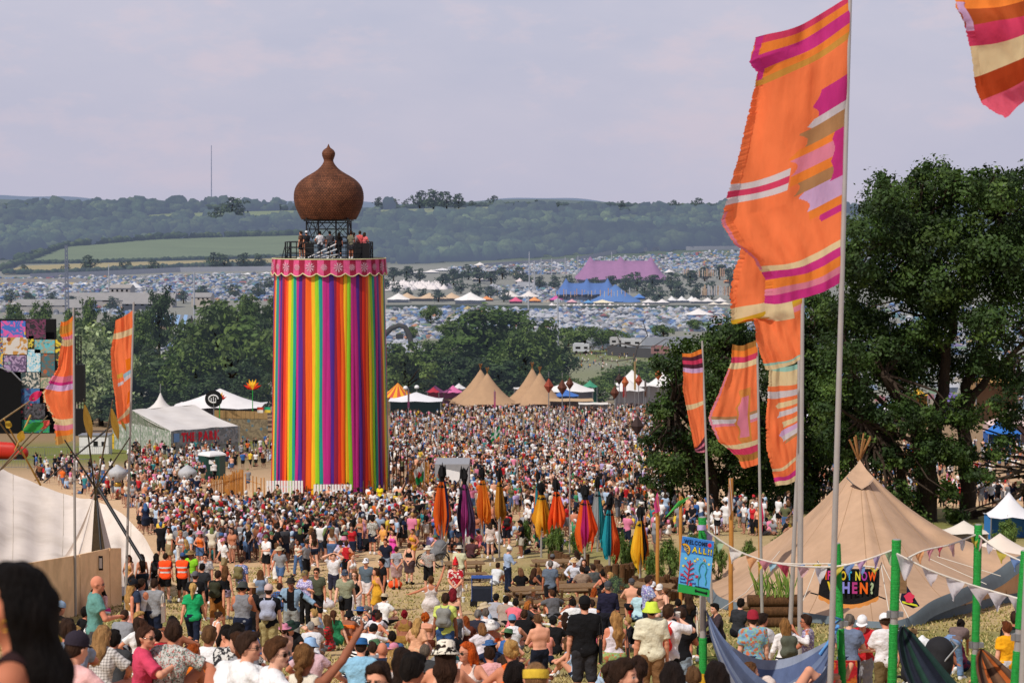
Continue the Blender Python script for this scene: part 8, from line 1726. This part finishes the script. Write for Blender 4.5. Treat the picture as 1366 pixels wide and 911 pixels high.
hp(280,645,122,'clasp','m',160,'wide:161618','longshorts:161618','short:dark','big man all in black with a white cap by the pale fence','cap:dcdcdc');hp(304,641,122,'walk','m',100,'tee:dcdce0','shorts:161618','short:brown','man in a white t-shirt and black shorts walking past the pale fence');hp(346,650,119,'hold','m',170,'tee:b8bcc0','shorts:3a3a44','short:dark','man with a black chest bag by the open pale fence');hp(371,646,118,'hold','m',150,'loose:6a684a','trousers:161618','short:dark','man in camouflage in front of the left white screen',topmat='camo',shoes='black');hp(545,643,119,'clasp','m',178,'tee:d4d0d0','shorts:1c1c20','bald','large bald man in a white t-shirt by the reed screen');hp(478,650,116,'stand','m',0,'tee:5a5c48','shorts:161618','short:dark','man in olive with a black backpack below the ribbons');hp(493,642,118,'stand','m',-20,'tee:d4d0d4','shorts:b8b0b0','short:brown','man in a white t-shirt and pale shorts below the ribbons');hp(439,648,117,'hips','f',170,'bikini:c8a088','hot:d0c8cc','bun:brown','woman in a bikini top and white shorts dancing below the ribbons');hp(465,644,118,'arm','m',90,None,'shorts:1c1c20','short:brown','bare chested man reaching out below the ribbons',skin='c98468');hp(507,646,117,'stand','f',160,'tee:d8c81c','shorts:grey','long:brown','person in a bright yellow top below the ribbons')
# middle distance, sitting
for a in((393,828,50,'cross','m',150,'tee:1c1c1e','shorts:black','short:dark','sitting man in black with a wide dark green hat','wide:22342c'),(416,832,49,'hug','m',10,'tee:d0d0d4','shorts:17171a','buzz:8a8682','grey cropped man in a white t-shirt sitting on the straw'),(424,824,53,'crosstalk','m',60,'tee:8a6a58','shorts:grey','short:brown','sitting person in a beige bucket hat holding a phone','bucket:b8a890'),(446,815,56,'side','f',30,'dress:2c7a50',None,'pony:4a2c1c','woman in a green patterned dress kneeling on the straw'),(463,816,57,'hug','f',-10,'bikini:d86a28','skirt:d86a28','short:dark','bare backed woman in orange with a black hat','bucket:17171a'),(481,840,43,'stoop','m',-30,'long:dcdcdc','shorts:black','short:dark','man in white bent forward with a black beret','beanie:1a1a1c'),(413,853,38,'cross','m',0,'tee:c8a8b0','shorts:denim','short:brown','child in a pale blue sun hat','bucket:8fb0d4'),(502,816,57,'hug','f',5,'long:d8d4dc','skirt:2a2a2e','bob:7a1c28','woman in a white top and a wide black hat seen from behind','brim:141416'),(539,816,56,'hug','f',0,'crop:8c6a34','skirt:8c6a34','bun:7a1420','red haired woman in a leopard print dress'),(522,840,45,'recline','m',10,'tee:3c5c84','shorts:navy','short:17120f','dark haired man in a blue t-shirt leaning on his hand'),(555,826,50,'side','f',-10,'wide:d09c7c','shorts:d0b090','long:a88450','fair haired woman in a loose peach shirt'),(568,820,54,'hug','f',5,'bikini:8a5a3c','skirt:5a2c1c','curly:a04a15','woman with a curly orange bun and bare shoulders'),(607,820,46,'cross','m',5,'wide:d8d8dc','shorts:navy','buzz:5a5048','man in a white t-shirt with a blue back print'),(635,815,53,'cross','m',-20,'tee:2c2c38','shorts:grey','short:grey','grey haired man turned right beside the white vest'),(649,813,51,'cross','m',10,'vest:d4d0d0','shorts:grey','short:5c544e','grey haired man in a white vest sitting with his back to us'),(657,827,45,'cross','f',170,'bikini:e8602a','hot:e8602a','short:brown','woman in an orange bikini top, white hat and sunglasses','wide:d8d4d0,glasses'),(644,832,43,'cross','f',10,'tee:d4ccd4','jeans:denim','bob:7a5434','woman in a white t-shirt with a black crossbody strap'),(621,824,50,'hug','f',0,'tee:5a2c20','jeans:denim','long:7c3c18','auburn haired woman sitting beside the blue back print'),(659,794,60,'hug','m',-15,'tee:9c9ca4','shorts:black','buzz:dark','sitting man in a grey t-shirt and a black cap','cap:161618'),(672,797,59,'hug','m',-15,'tee:9c8c80','shorts:black','short:17120f','dark haired man in taupe sitting beside the pink t-shirt'),(684,800,57,'hug2','m',-30,'tee:d86a78','shorts:black','short:17120f','man in a salmon pink t-shirt sitting on the grass'),(702,802,57,'crosstalk','f',-60,'tee:2a2a2e','jeans:black','wavy:9c5c28','sitting woman in black with long streaked ginger hair'),(684,822,47,'cross','m',5,'vest:d8d8dc','shorts:grey','buzz:brown','sitting man in a white vest and a blue and white beanie','beanie:5a84a4'),(697,816,50,'hug','m',-10,'tee:161618','shorts:black','short:3c281a','sitting man in a black t-shirt beside the blue beanie'),(739,788,56,'hug2','m',20,'loose:5c5c60','shorts:black','short:4a3020','man in a black and white flowered shirt sitting before the picnic table'),(752,808,52,'stoop','m',-60,'tee:c0b8b0','shorts:grey','short:grey','man in beige with a brown cap bent over','cap:7c6a54'),(765,800,56,'cross','m',10,'tee:d8d8d8','shorts:navy','short:dark','sitting man in white with a drink behind the beige man'),(755,818,48,'cross','f',5,'vest:d8d0d0','jeans:black','long:2c1c14','long dark haired woman in white beside the big man in black'),(790,802,54,'hug','m',0,'tee:d4d4d8','shorts:navy','short:brown','sitting man in white half hidden by the big man in black'),(801,818,50,'hug','f',0,'tee:c0506a','jeans:navy','bob:brown','sitting woman in a pink and white spotted top'),(805,808,52,'cross','m',0,'tee:5a5a60','shorts:navy','short:brown','sitting man in a grey cap behind the pink spotted top','cap:6a7076'),(709,758,66,'bench','f',-60,'crop:161618','hot:d8d4d4','long:3a2418','woman in a black top and white shorts on the picnic bench'),(695,758,66.5,'bench','f',10,'tee:161618','longskirt:17171a','bob:6a4a34','woman in a long black dress at the left end of the picnic bench'),(722,757,65.5,'bench','f',60,'tee:26262a','jeans:17171a','long:7a5434','woman in black leaning in at the picnic table'),(767,744,70,'bench','m',165,'long:c8ccd8','jeans:navy','short:grey','man in a white shirt and a straw hat at the picnic table','brim:c0a47c'),(777,756,64,'bench','m',5,'loose:8c7868','shorts:7a4c34','short:2c1e15','man in a brown checked shirt on the timber bench'),(793,754,63.5,'bench','m',20,'tee:4c5050','shorts:navy','short:brown','man in grey green on the timber bench'),(806,762,62.5,'bench','f',30,'strapdress:161618',None,'topbun:17120f','woman in a black dress with a top knot on the timber bench'),(818,763,62,'bench','f',60,'vest:c89a80','shorts:palepink','bob:a88450','blonde woman with sunglasses at the end of the timber bench','glasses'),(780,745,70,'bench','f',160,'tee:1c1c20','jeans:black','long:3a2418','woman in dark clothes beside the straw hat'),(770,735,76,'bench','m',10,'tee:d0ccd0','shorts:black','long:2c1c14','long haired person in white at the further table'),(735,740,78,'bench','m',-30,'tee:d4d0d0','shorts:grey','short:brown','man in a white t-shirt at the table below the red orange banner','cap:5a5c60'),(843,773,63,'bench','m',0,None,'shorts:17171c','buzz:5c5450','bare backed man in a dark cap sitting right of the planter','cap:4a4a50'),(888,783,60,'crosstalk','f',120,'bikini:161618','hot:161618','bun:6a4a34','woman in a black bikini top and sunglasses right of the bamboo pole','glasses'),(875,776,64,'bench','m',120,'tee:c89a80','shorts:grey','buzz:brown','man in a white cap behind the bamboo pole','cap:d8d8dc'),(883,779,63,'bench','m',140,'vest:b88a70','shorts:grey','buzz:brown','second man in a white cap behind the bamboo pole','cap:d4d0cc'),(852,786,62,'bench','f',-20,'tee:a8c8d0',
'shorts:denim','short:brown','person in pale aqua half hidden beside the blue and white shirt'),(984,800,52,'bench','m',-40,'long:2e2f33','jeans:17171c','short:17120f','man in a dark grey jacket sitting before the tipi'),(960,804,50,'bench','m',100,'long:3a3034','jeans:17171c','short:dark','person in dark clothes sitting left of the grey jacket'),(905,800,50,'cross','m',0,'tee:1c1c20','jeans:black','short:dark','person in black sitting below the welcome sign'),(660,752,72,'hug','m',-30,'tee:c8ccd0','shorts:grey','short:2c1e15','man in a pale t-shirt sitting by the navy trolley'),(641,707,81,'cross','f',60,'tee:d86a78','jeans:grey','short:dark','person in salmon pink sitting below the amber banner'),(618,716,80,'hug','f',30,'tee:26262c','jeans:black','long:3a2418','dark clothed woman sitting by the pushchair'),(628,718,79,'cross','m',-20,'tee:4c3034','jeans:black','short:dark','man in burgundy sitting by the pushchair')):
 hp(*a)
PLACES=[(120,640,'by the grass lawn'),(180,655,'near the first silver lantern'),(235,660,'near the second silver lantern'),(250,610,'by the THE PARK tent'),(215,700,'right of the canvas tent'),(200,735,'beside the canvas tent'),(250,690,'round the timber crate'),(300,680,'in front of the pale fence'),(330,705,'left of the tower'),(400,690,'in front of the white screen'),(350,740,'deep in the crowd'),(290,735,'behind the stewards'),(400,725,'below the tower'),(470,700,'below the ribbon ends'),(440,740,'by the shading man'),(560,680,'right of the tower foot'),(590,705,'near the first orange banner'),(620,690,'by the purple banner'),(660,690,'by the mustard banner'),(700,690,'by the yellow banner'),(760,690,'behind the magenta banner'),(820,690,'behind the turquoise banner'),(480,770,'on the open straw'),(560,750,'near the pale dress'),(540,700,'near the pink dress'),(110,870,'sitting at the left front'),(250,880,'sitting by the leafy shirt'),(330,900,'sitting by the men in white'),(430,890,'sitting by the plait'),(490,850,'sitting by the bald man'),(560,860,'sitting by the peach shirt'),(600,880,'sitting by the cow print hat'),(640,850,'sitting by the orange bikini'),(680,880,'sitting by the orange straps'),(700,840,'sitting by the blue beanie'),(760,850,'sitting by the big man in black'),(740,820,'sitting by the picnic tables'),(840,880,'sitting behind the curly hair'),(860,840,'sitting before the lime hat'),(380,850,'sitting by the green dress')]
def place(px,py):return min(PLACES,key=lambda q:(q[0]-px)**2+((q[1]-py)*1.6)**2)[2]
TOPC=[('white','dcdcdc',11),('black','17171a',17),('grey','85878c',6),('navy','1e2740',4),('pale blue','a4bad2',5),('red','b3242c',2),('pink','d07a98',3),('olive','5c6044',2),('tan','9c8468',1.2),('yellow','d0b040',1.5),('orange','d0662a',1.5),('teal','2f7a80',1.5),('green','3a8058',1.2),('cream','cfc7b4',2),('blue','36609c',2),('lilac','a89ac4',1.2),('maroon','5c1f2e',1),('dark grey','3c3d42',4)]
BOTC=[('black','17171a',12),('navy','20283c',5),('denim','4a648a',5),('pale','c8c2ba',3),('khaki','8c7c5c',3),('grey','6c6e74',3),('white','d8d6d4',1.5)]
def pick(T):return R.choices(T,[t[2]for t in T])[0]
def random_outfit():
 sex=R.choice('mf');t,b=pick(TOPC),pick(BOTC);hc=R.choices(['dark','brown','lightbrown','blonde','ginger','grey'],[5,6,4,3,1,1.5])[0]
 if sex=='m':top=R.choices(['tee','loose','vest','long',None],[8,5,2,1.2,.8])[0];bot=R.choices(['shorts','longshorts','jeans'],[6,3,2])[0];hair=R.choices(['short','quiff','buzz','bald'],[7,3,2,.5])[0]
 else:top=R.choices(['tee','vest','crop','strapdress','bikini','maxi','long'],[4,4,4,2.4,1.5,1.2,1])[0];bot=R.choices(['hot','shorts','jeans','skirt','trousers','longskirt'],[4,3,3,2,1,1])[0];hair=R.choices(['long','bun','pony','bob','wavy','topbun','vlong'],[6,3,3,2,2,1.4,2])[0]
 ex=''
 if R.random()<.34:k=R.choices(['cap','bucket','brim','capback','trilby'],[4,4,2,1,1])[0];c=R.choice([('white','d8d8dc'),('black','1a1a1c'),('beige','b8a88c'),('blue','3a5c8c'),('green','4a6a4a'),('pink','c88098')]);ex=(k,c)
 return sex,t,b,top,bot,hair,hc,ex
USED=set()
def outfit_label(sex,t,b,top,bot,hair,hc,ex,px,py,pose):
 who='man' if sex=='m' else 'woman';gn={'tee':'t-shirt','loose':'shirt','vest':'vest','long':'long top','crop':'crop top','bikini':'bikini top'};bn={'hot':'tiny shorts','longshorts':'long shorts','longskirt':'long skirt'}
 w='bare chested' if top is None else ''
 if top in('strapdress','maxi'):s=f'{who} in a {t[0]} {"short" if top == "strapdress" else "long"} dress'
 elif top is None:s=f'bare chested man in {b[0]} {bn.get(bot, bot)}'
 else:s=f'{who} in a {t[0]} {gn[top]} and {b[0]} {bn.get(bot, bot)}'
 if ex:s+=f' and {ex[1][0]} {dict(cap="cap", capback="cap", bucket="bucket hat", brim="sun hat", trilby="hat")[ex[0]]}'
 l=f'{s} {place(px, py)}'
 if len(l.split())>16:l=l.replace(' a ',' ').replace('long shorts','shorts')
 return ' '.join(l.split()[:16])
OCC=[]
def free(x,y,r=.5):
 for(a,b)in OCC:
  if(a-x)**2+(b-y)**2<r*r:return False
 return True
def build_people(zd,Yc,tcx):
# the real ground under the near figures
 for(px,py,d,pose,sex,face,top,bot,hair,label,ex,k)in H_:
  if d<40 and pose not in('lounge','lie')and px>30:
   sc=k.get('scale',1.0)*(.95 if sex=='f' else 1.0);p=at(px,py,d);res=p.z-head_top(pose,sex)*sc-prof(d)
   RBF.append((p.x,d,max(-.9,min(.9,res)),3.2))
def place_people(zd,Yc,tcx):
 n=0
 for(px,py,d,pose,sex,face,top,bot,hair,label,ex,k)in H_:
  k=dict(k);sc=k.pop('scale',1.0)*(.95 if sex=='f' else 1.0);h=head_top(pose,sex)*sc;best=None
  if pose=='lounge':loc=at(1052,905,24.0);loc.z-=.42
  else:
   for i in range(121):
    Y=d*(.78+.5*i/120);p=onground(px,Y);e=abs(proj((p.x,p.y,p.z+h))[1]-py)+abs(Y/d-1)*14
    if best is None or e<best[0]:best=(e,p)
   loc=best[1]
  lvl=k.pop('lvl',None);lvl=(1 if d<58 else 2)if lvl is None else lvl
  sp=lambda s:None if not s else tuple(s.split(':'))
  hs=('bald','')if hair=='bald' else sp(hair)
  t,mw=make_person(loc,pose,sex,face,sp(top),sp(bot),hs,[e for e in ex.split(',')if e],label,None,lvl,sc,**{a:v for a,v in k.items()if a in('skin','shoes','topmat','botmat','hatmat_')})
  t['_pose']=pose;t['_sex']=sex;OCC.append((loc.x,loc.y));n+=1
  L=label
  def bag(kind,c,lab,**q):add_bag(kind,t,mw,c,lab,**q)
  if 'gold hoop' in L:
   b=MB();e=Vector((-.088,-.008,.055));b.tube([e+Vector((0,.016*math.sin(a),.016*math.cos(a)))for a in[i*.4 for i in range(17)]],.0028,6);me=b.mesh('earring');o=mobj('earring',me,pmat('gold_ring','c89a3a',rough=.25,metal=.9,var=0),t);o.matrix_local=mw
  if 'yellow and black backpack' in L:bag('backpack','2a2c1a','black and yellow backpack worn by the man in tan shorts')
  if 'khaki backpack' in L:bag('backpack','6c6440','khaki backpack worn over a blue patterned shirt')
  if 'black backpack left of the stewards' in L:bag('backpack','1a1a1c','black backpack worn by the woman left of the stewards')
  if 'patterned backpack' in L:bag('backpack','9aa0b4','grey patterned backpack worn under a pinkish cap')
  if 'blue grey backpack' in L:bag('backpack','6c7c92','blue grey backpack worn by the long haired woman')
  if 'grey backpack' in L and 'lime' in L:bag('backpack','7c7c78','grey backpack worn by the man in lime yellow')
  if 'small backpack' in L:bag('backpack','1c1c22','small black backpack on the man in the red t-shirt')
  if 'red t-shirt with a black backpack' in L:bag('backpack','17171a','black backpack on the man by the mustard banner')
  if 'olive with a black backpack' in L:bag('backpack','17171a','black backpack on the man in olive below the ribbons')
  if 'white top with arms out' in L:bag('backpack','4c5044','dark grey green backpack worn over a white top')
  if 'with a backpack at the right edge' in L:bag('backpack','2c3430','dark backpack worn by the man in black at the right edge')
  if 'red jersey' in L:bag('backpack','d82a24','bright red jersey bundled on the back of the white t-shirt',cat='jersey',name='jersey')
  if 'tote' in L:bag('tote','d8cfc0','pale tote bag carried '+('by the woman in black' if 'woman' in L else 'by the man in the grey spotted shirt'))
  if 'bum bag' in L:bag('bumbag','3c5a84','blue bum bag on the girl with a raised arm')
  if 'crossbody bag' in L:bag('bumbag','3c4048','grey crossbody bag on the man in the sage t-shirt')
  if 'black t-shirt, black cap' in L:bag('tote','141416','black shoulder bag hanging on the big man in black')
  if 'very long curly fair hair' in L:bag('tote','1c1c1e','black tote hanging beside the green patterned skirt')
  if 'holding' in L and 'teal' in L:bag('cup','dcdcdc','white cup held by the bald man',cat='cup',name='cup')
  if 'stretching' in L:bag('cup','5a9a3a','green paper cup beside the woman with the plait',cat='cup',name='cup',at_='LW')
  if 'man drinking' in L:bag('cup','d8d4cc','cup raised by the drinking man',cat='cup',name='cup')
  if 'big dark sunglasses' in L:bag('cup','c8d8b0','pale green paper cup held by the orange haired woman',cat='cup',name='cup')
  if 'over his cup' in L:bag('cup','dcd4cc','white cup held by the man in bright blue',cat='cup',name='cup')
  # on the tower deck
 for px,face,sex,top,bot,hair,lab,ex in((403,60,'m','tee:5c4438','shorts:26262c','short:brown','man in brown at the left rail of the tower deck',''),(410,40,'m','tee:2c2c30','shorts:8a5c48','short:dark','man in a white cap and dark shirt on the tower deck','cap:d8d8dc'),(428,30,'m','tee:d0d0d4','jeans:3c4450','short:dark','man in a white shirt on the tower deck',''),(441,20,'m','loose:4c4c50','jeans:1c1c20','short:dark','man in a dark patterned shirt at the deck stairs',''),(453,10,'f','tee:1c1c20','jeans:141418','long:dark','dark haired woman in black on the tower deck',''),(469,-20,'m','tee:6c6a58','shorts:3a3a40','short:brown','man in olive and dark shorts on the tower deck',''),(473,10,'f','tee:9a8a8c','shorts:2c2c34','pony:brown','woman in pale grey behind the olive man on the deck',''),(480,0,'m','tee:c85a5a','shorts:navy','short:brown','man in coral red behind the black deck panel',''),(486,-30,'f','tee:d0686a','shorts:navy','bob:brown','woman in coral pink behind the black deck panel','')):
  x=at(px,340,Yc-1.0).x;sc=.95 if sex=='f' else 1.
  make_person((x,Yc-(1.35 if px<476 else.9),zd),R.choice(['stand','stand2','hips','hold']),sex,face,tuple(top.split(':')),tuple(bot.split(':')),tuple(hair.split(':')),[ex]if ex else[],lab,'people on the tower deck',2,sc);n+=1
  # the rest of the nearer crowd, each a figure of its own
 budget=297-n;made=0
 POSEW=(['stand','stand2','hold','holdl','phone','clasp','hips','walk','walk2','arm'],[5,5,4,4,2,2,1.5,2.5,2.5,.8])
 cand=[]
 for _ in range(900):
  px,py=R.uniform(50,905),R.uniform(812,925)
  if 420<px<640 and py<850 and R.random()<.8:continue
  if py<850 and px<330:continue
  cand.append((px,py))
 nfront=len(cand)
 while len(cand)<6000:
  z=R.random()
  if z<.72:px,py=R.uniform(190,490),R.uniform(712,800)
  elif z<.84:px,py=R.uniform(215,600),R.uniform(700,765)
  elif z<.93:px,py=R.uniform(560,860),R.uniform(690,745)
  else:px,py=R.uniform(330,600),R.uniform(760,800)
  if py>770 and(px<260 or R.random()<.6):continue
  if 480<px<570 and py>715 and R.random()<.6:continue
  if px>590 and py>715 and R.random()<.5:continue
  cand.append((px,py))
 for ci,(px,py)in enumerate(cand):
  if made>=budget:break
  front=ci<nfront
  if front and made>=50:continue
  p=hit(px,py,22 if front else 45,140)
  if p is None or p.y>108 or not free(p.x,p.y,.8 if front else.62):continue
  if px<215 and py>720 and not front:continue
  sit=front or R.random()<(.12 if px<560 else.4);pose=R.choice(['cross','hug','crosstalk','hug2','side'])if sit else R.choices(*POSEW)[0]
  for _ in range(20):
   o=random_outfit();lab=outfit_label(*o,px,py,pose)
   if lab not in USED:break
  USED.add(lab);sex,t_,b_,top,bot,hair,hc,ex=o
  dress=top in('strapdress','maxi');face=R.gauss(0,55)if front and R.random()<.8 else R.choice([R.gauss(0,50),R.gauss(180,60),R.uniform(0,360)]);tm=R.choices([None,'floral_dark','check','stripecloth','floral_lilac','floral_red'],[14,1,.7,1,.7,.5])[0]if top in('tee','loose')else None
  t,mw=make_person(p,pose,sex,face,(top,t_[1])if top else None,None if dress else(bot,b_[1]),(hair,hc),[ex[0]+':'+ex[1][1]]if ex else(['glasses']if R.random()<.25 else[]),lab,'people sitting on the grass' if front else 'people standing about the plaza',1 if front else 2,R.uniform(.93,1.04)*(.95 if sex=='f' else 1.),shoes=R.choice(['white','white','black','grey','tan']),topmat=tm)
  OCC.append((p.x,p.y));made+=1
  # everyone further off: one mass
 print('individuals',n+made,len(scene.objects))
def crowd_templates(h):
 T=[]
 for pose in('stand','stand2','hold','phone','walk','hips','raise_','clasp'):
  for sex in 'mf':
   pcs=[]
   for kind,cid in(('body',0),('loose' if sex=='m' else 'tee',1),(R.choice(['shorts','longshorts','jeans'])if sex=='m' else R.choice(['hot','skirt','shorts','jeans']),2)):
    (V,F),j=piece(kind,pose,sex,h if kind!='body' else h*.9);pcs.append((V,F,cid))
   V,F=hair_arrays('short' if sex=='m' else R.choice(['long','bob','bun']),h*.8);Hh,ho=skeleton(pose,sex)['H'];pcs.append((V@Hh.T+ho,F,3))
   V=np.concatenate([q[0]for q in pcs]);o=0;FF,C=[],[]
   for v,f,c in pcs:FF.append(f+o);o+=len(v);C.append(np.full(len(f),c))
   T.append((V,np.concatenate(FF),np.concatenate(C),sex))
 return T
def sit_templates(h):
 T=[]
 for pose in('cross','hug','recline'):
  for sex in 'mf':
   pcs=[]
   for kind,cid in(('body',0),('tee',1),('shorts',2)):
    (V,F),j=piece(kind,pose,sex,h);pcs.append((V,F,cid))
   V,F=hair_arrays('short' if sex=='m' else 'long',h*.8);Hh,ho=skeleton(pose,sex)['H'];pcs.append((V@Hh.T+ho,F,3));V=np.concatenate([q[0]for q in pcs]);o=0;FF,C=[],[]
   for v,f,c in pcs:FF.append(f+o);o+=len(v);C.append(np.full(len(f),c))
   T.append((V,np.concatenate(FF),np.concatenate(C),sex))
 return T
def build_crowd(tcx,Yc):
 near,far,vfar,sit=crowd_templates(.058),crowd_templates(.09),crowd_templates(.13),sit_templates(.075)
 P=[]
 def scat(n,x0,x1,y0,y1,power=1.0,r=.55,Y0=60,sitp=.05,ok=None,gap=None):
  k=0;t=0
  while k<n and t<n*6:
   t+=1;px=R.uniform(x0,x1);py=y0+(y1-y0)*R.random()**power
   if ok and not ok(px,py):continue
   p=hit(px,py,Y0)
   if p is None or(p.x-tcx)**2+(p.y-Yc)**2<25 or p.y<Y0:continue
   if R.random()<.8*(mnoise(Vector((p.x*.16,p.y*.09,5)))+.12):continue
   key=(int(p.x/r),int(p.y/r))
   if key in G:continue
   G.add(key);P.append((p,R.random()<sitp));k+=1
 G=set((int(a/.55),int(b/.55))for a,b in OCC)
 tow=lambda px,py:not(272<px<560 and 630<py<692 and R.random()<(.97 if px<365 else.82))
 thin=lambda px,py:tow(px,py)and not(600<px<860 and py>655 and R.random()<.55)
 scat(4300,520,900,547,690,1.55,Y0=106,ok=thin)
 scat(560,185,470,690,752,1,Y0=70,ok=lambda x,y:tow(x,y)and(x>215 or y<715));scat(210,400,620,678,735,1,Y0=88,ok=tow)
 scat(300,170,365,598,660,1,Y0=125,sitp=.3,ok=tow);scat(190,40,270,625,715,1,Y0=110,sitp=.35,ok=lambda x,y:y<640+(x-40)*.32)
 scat(140,600,880,690,740,1,Y0=84,sitp=.5);scat(90,870,1060,692,715,1,Y0=95,sitp=.6);scat(420,1060,1400,600,690,1,Y0=126,sitp=.1);scat(140,745,850,466,494,1,.9,Y0=460);scat(60,880,990,484,494,1,.9,Y0=440)
 Vs,Fs,Cs,o=[],[],[],0
 for p,s in P:
  T=sit if s and p.y<240 else(near if p.y<150 else(far if p.y<250 else vfar));V,F,C,sex=R.choice(T)
  a=R.choice([R.gauss(0,.9),R.gauss(3.14,1.0),R.uniform(0,6.28)]);sc=R.uniform(.92,1.05)*(.95 if sex=='f' else 1);ca,sa=math.cos(a)*sc,math.sin(a)*sc
  W=np.stack([V[:,0]*ca-V[:,1]*sa+p.x,V[:,0]*sa+V[:,1]*ca+p.y,V[:,2]*sc+p.z],1)
  t,b=pick(TOPC),pick(BOTC);skin=R.choice(SKIN);hc=HAIR[R.choices(['dark','brown','lightbrown','blonde','ginger'],[5,6,4,3,1])[0]]
  if R.random()<.34:hc=R.choice(['d8d8dc','d8d8dc','d0c8b4','1a1a1c','3a5c8c','b02a34','c8c8cc','6a7a4a'])
  tc=skin if R.random()<.08 else t[1]
  pal=np.array([np.array(lin(skin))*.55+np.array(lin('a08c84'))*.25,lin(tc),lin(b[1]),lin(hc)]);Vs.append(W);Fs.append(F+o);o+=len(V);Cs.append(pal[C])
 me=np_mesh('crowd',np.concatenate(Vs),np.concatenate(Fs),np.concatenate(Cs),True);print('crowd',len(P),len(me.polygons))
 tag(mobj('crowd',me,'crowd'),'dense festival crowd filling the field beyond the ribbon tower',None,None,'stuff')
 # ------------------------------------------------------------------ sky, sun, camera
SUN_EL,SUN_AZ=rad(49),None
SUN_DIR=Vector((-.46,-.56,0)).normalized()*math.cos(SUN_EL)+Vector((0,0,math.sin(SUN_EL)))
def build_light():
 w=bpy.data.worlds.new('World');scene.world=w;w.use_nodes=True;nt=w.node_tree;nt.nodes.clear();n=N(nt)
 sky=n('ShaderNodeTexSky',sky_type='NISHITA',sun_disc=False);sky.sun_elevation=SUN_EL;sky.sun_rotation=math.atan2(SUN_DIR.x,SUN_DIR.y);sky.air_density=1.6;sky.dust_density=4.0;sky.ozone_density=2.0
 tc=n('ShaderNodeTexCoord').outputs['Generated'];s=n('ShaderNodeSeparateXYZ',{0:tc})
 mp=n('ShaderNodeMapping',{0:tc});mp.inputs['Scale'].default_value=(1,1,2.4)
 nz=n('ShaderNodeTexNoise',{'Vector':mp.outputs[0],'Scale':5.5,'Detail':7.,'Roughness':.55,'Distortion':.4})
 n2=n('ShaderNodeTexNoise',{'Vector':mp.outputs[0],'Scale':15.,'Detail':6.,'Roughness':.6})
 f=n.math('ADD',n.math('MULTIPLY',nz.outputs[0],.75),n.math('MULTIPLY',n2.outputs[0],.25))
 K=1/.11
 col=lambda c:tuple(x*K for x in lin(c))
 cl=n.ramp(f,[(.32,(.1,.1,.1)),(.50,(.5,.5,.5)),(.70,(.9,.9,.9))])
 cloud=n.mixc(cl,col('babfd8'),col('d8d2e2'))
 pinkz=n.ramp(n2.outputs[0],[(.52,(0,0,0)),(.66,(.6,.6,.6))]);cloud=n.mixc(pinkz,cloud,col('e0cfdb'))
 el=n('ShaderNodeMapRange',{0:s.outputs[2],1:0.0,2:.13,3:0.,4:1.}).outputs[0]
 cloud=n.mixc(el,n.mixc(.6,cloud,col('c9c6da')),cloud)
 zen=n('ShaderNodeMapRange',{0:s.outputs[2],1:.16,2:.75,3:1.,4:.62}).outputs[0]
 c=n('ShaderNodeVectorMath',{0:n.mixc(.88,sky.outputs[0],cloud)},operation='SCALE');nt.links.new(zen,c.inputs['Scale']);c=c.outputs[0]
 bg=n('ShaderNodeBackground',{0:c,1:.11});out=n('ShaderNodeOutputWorld');nt.links.new(bg.outputs[0],out.inputs[0])
 l=bpy.data.lights.new('sun','SUN');l.energy=3.9;l.angle=rad(.6);l.color=(1.0,.93,.84);o=bpy.data.objects.new('sun',l);COL.objects.link(o);o.rotation_euler=(-SUN_DIR).to_track_quat('-Z','Y').to_euler()
def build_camera():
 cam=bpy.data.cameras.new('camera');cam.lens=70;cam.sensor_width=36;cam.clip_start=.3;cam.clip_end=30000;o=bpy.data.objects.new('camera',cam);COL.objects.link(o);o.rotation_euler=(math.pi/2-TH,0,0);scene.camera=o
 cam.dof.use_dof=True;cam.dof.focus_distance=48;cam.dof.aperture_fstop=4.2
 scene.view_settings.view_transform='Standard';scene.view_settings.look='None';scene.view_settings.exposure=0;scene.view_settings.gamma=1
 scene.render.engine='CYCLES';scene.cycles.max_bounces=6;scene.cycles.diffuse_bounces=3;scene.cycles.transparent_max_bounces=6;scene.cycles.caustics_reflective=False;scene.cycles.caustics_refractive=False
import time as _t
_t0=_t.time()
def step(f,*a):
 r=f(*a);print(f.__name__,round(_t.time()-_t0,1));return r
step(build_camera);step(build_light)
step(build_people,0,0,0)
step(build_ground);step(build_hills);step(build_mid_trees);step(build_tents);step(build_far_camp);step(build_oaks)
zd,Yc,tcx=step(build_tower)
step(build_flags);step(build_drapes);step(build_mid);step(build_left_tent);step(build_right_tipi);step(build_posts);step(build_furniture)
step(place_people,zd,Yc,tcx);step(build_crowd,tcx,Yc);step(build_grass)
for o in scene.objects:
 for k in('_pose','_sex'):
  if k in o:del o[k]
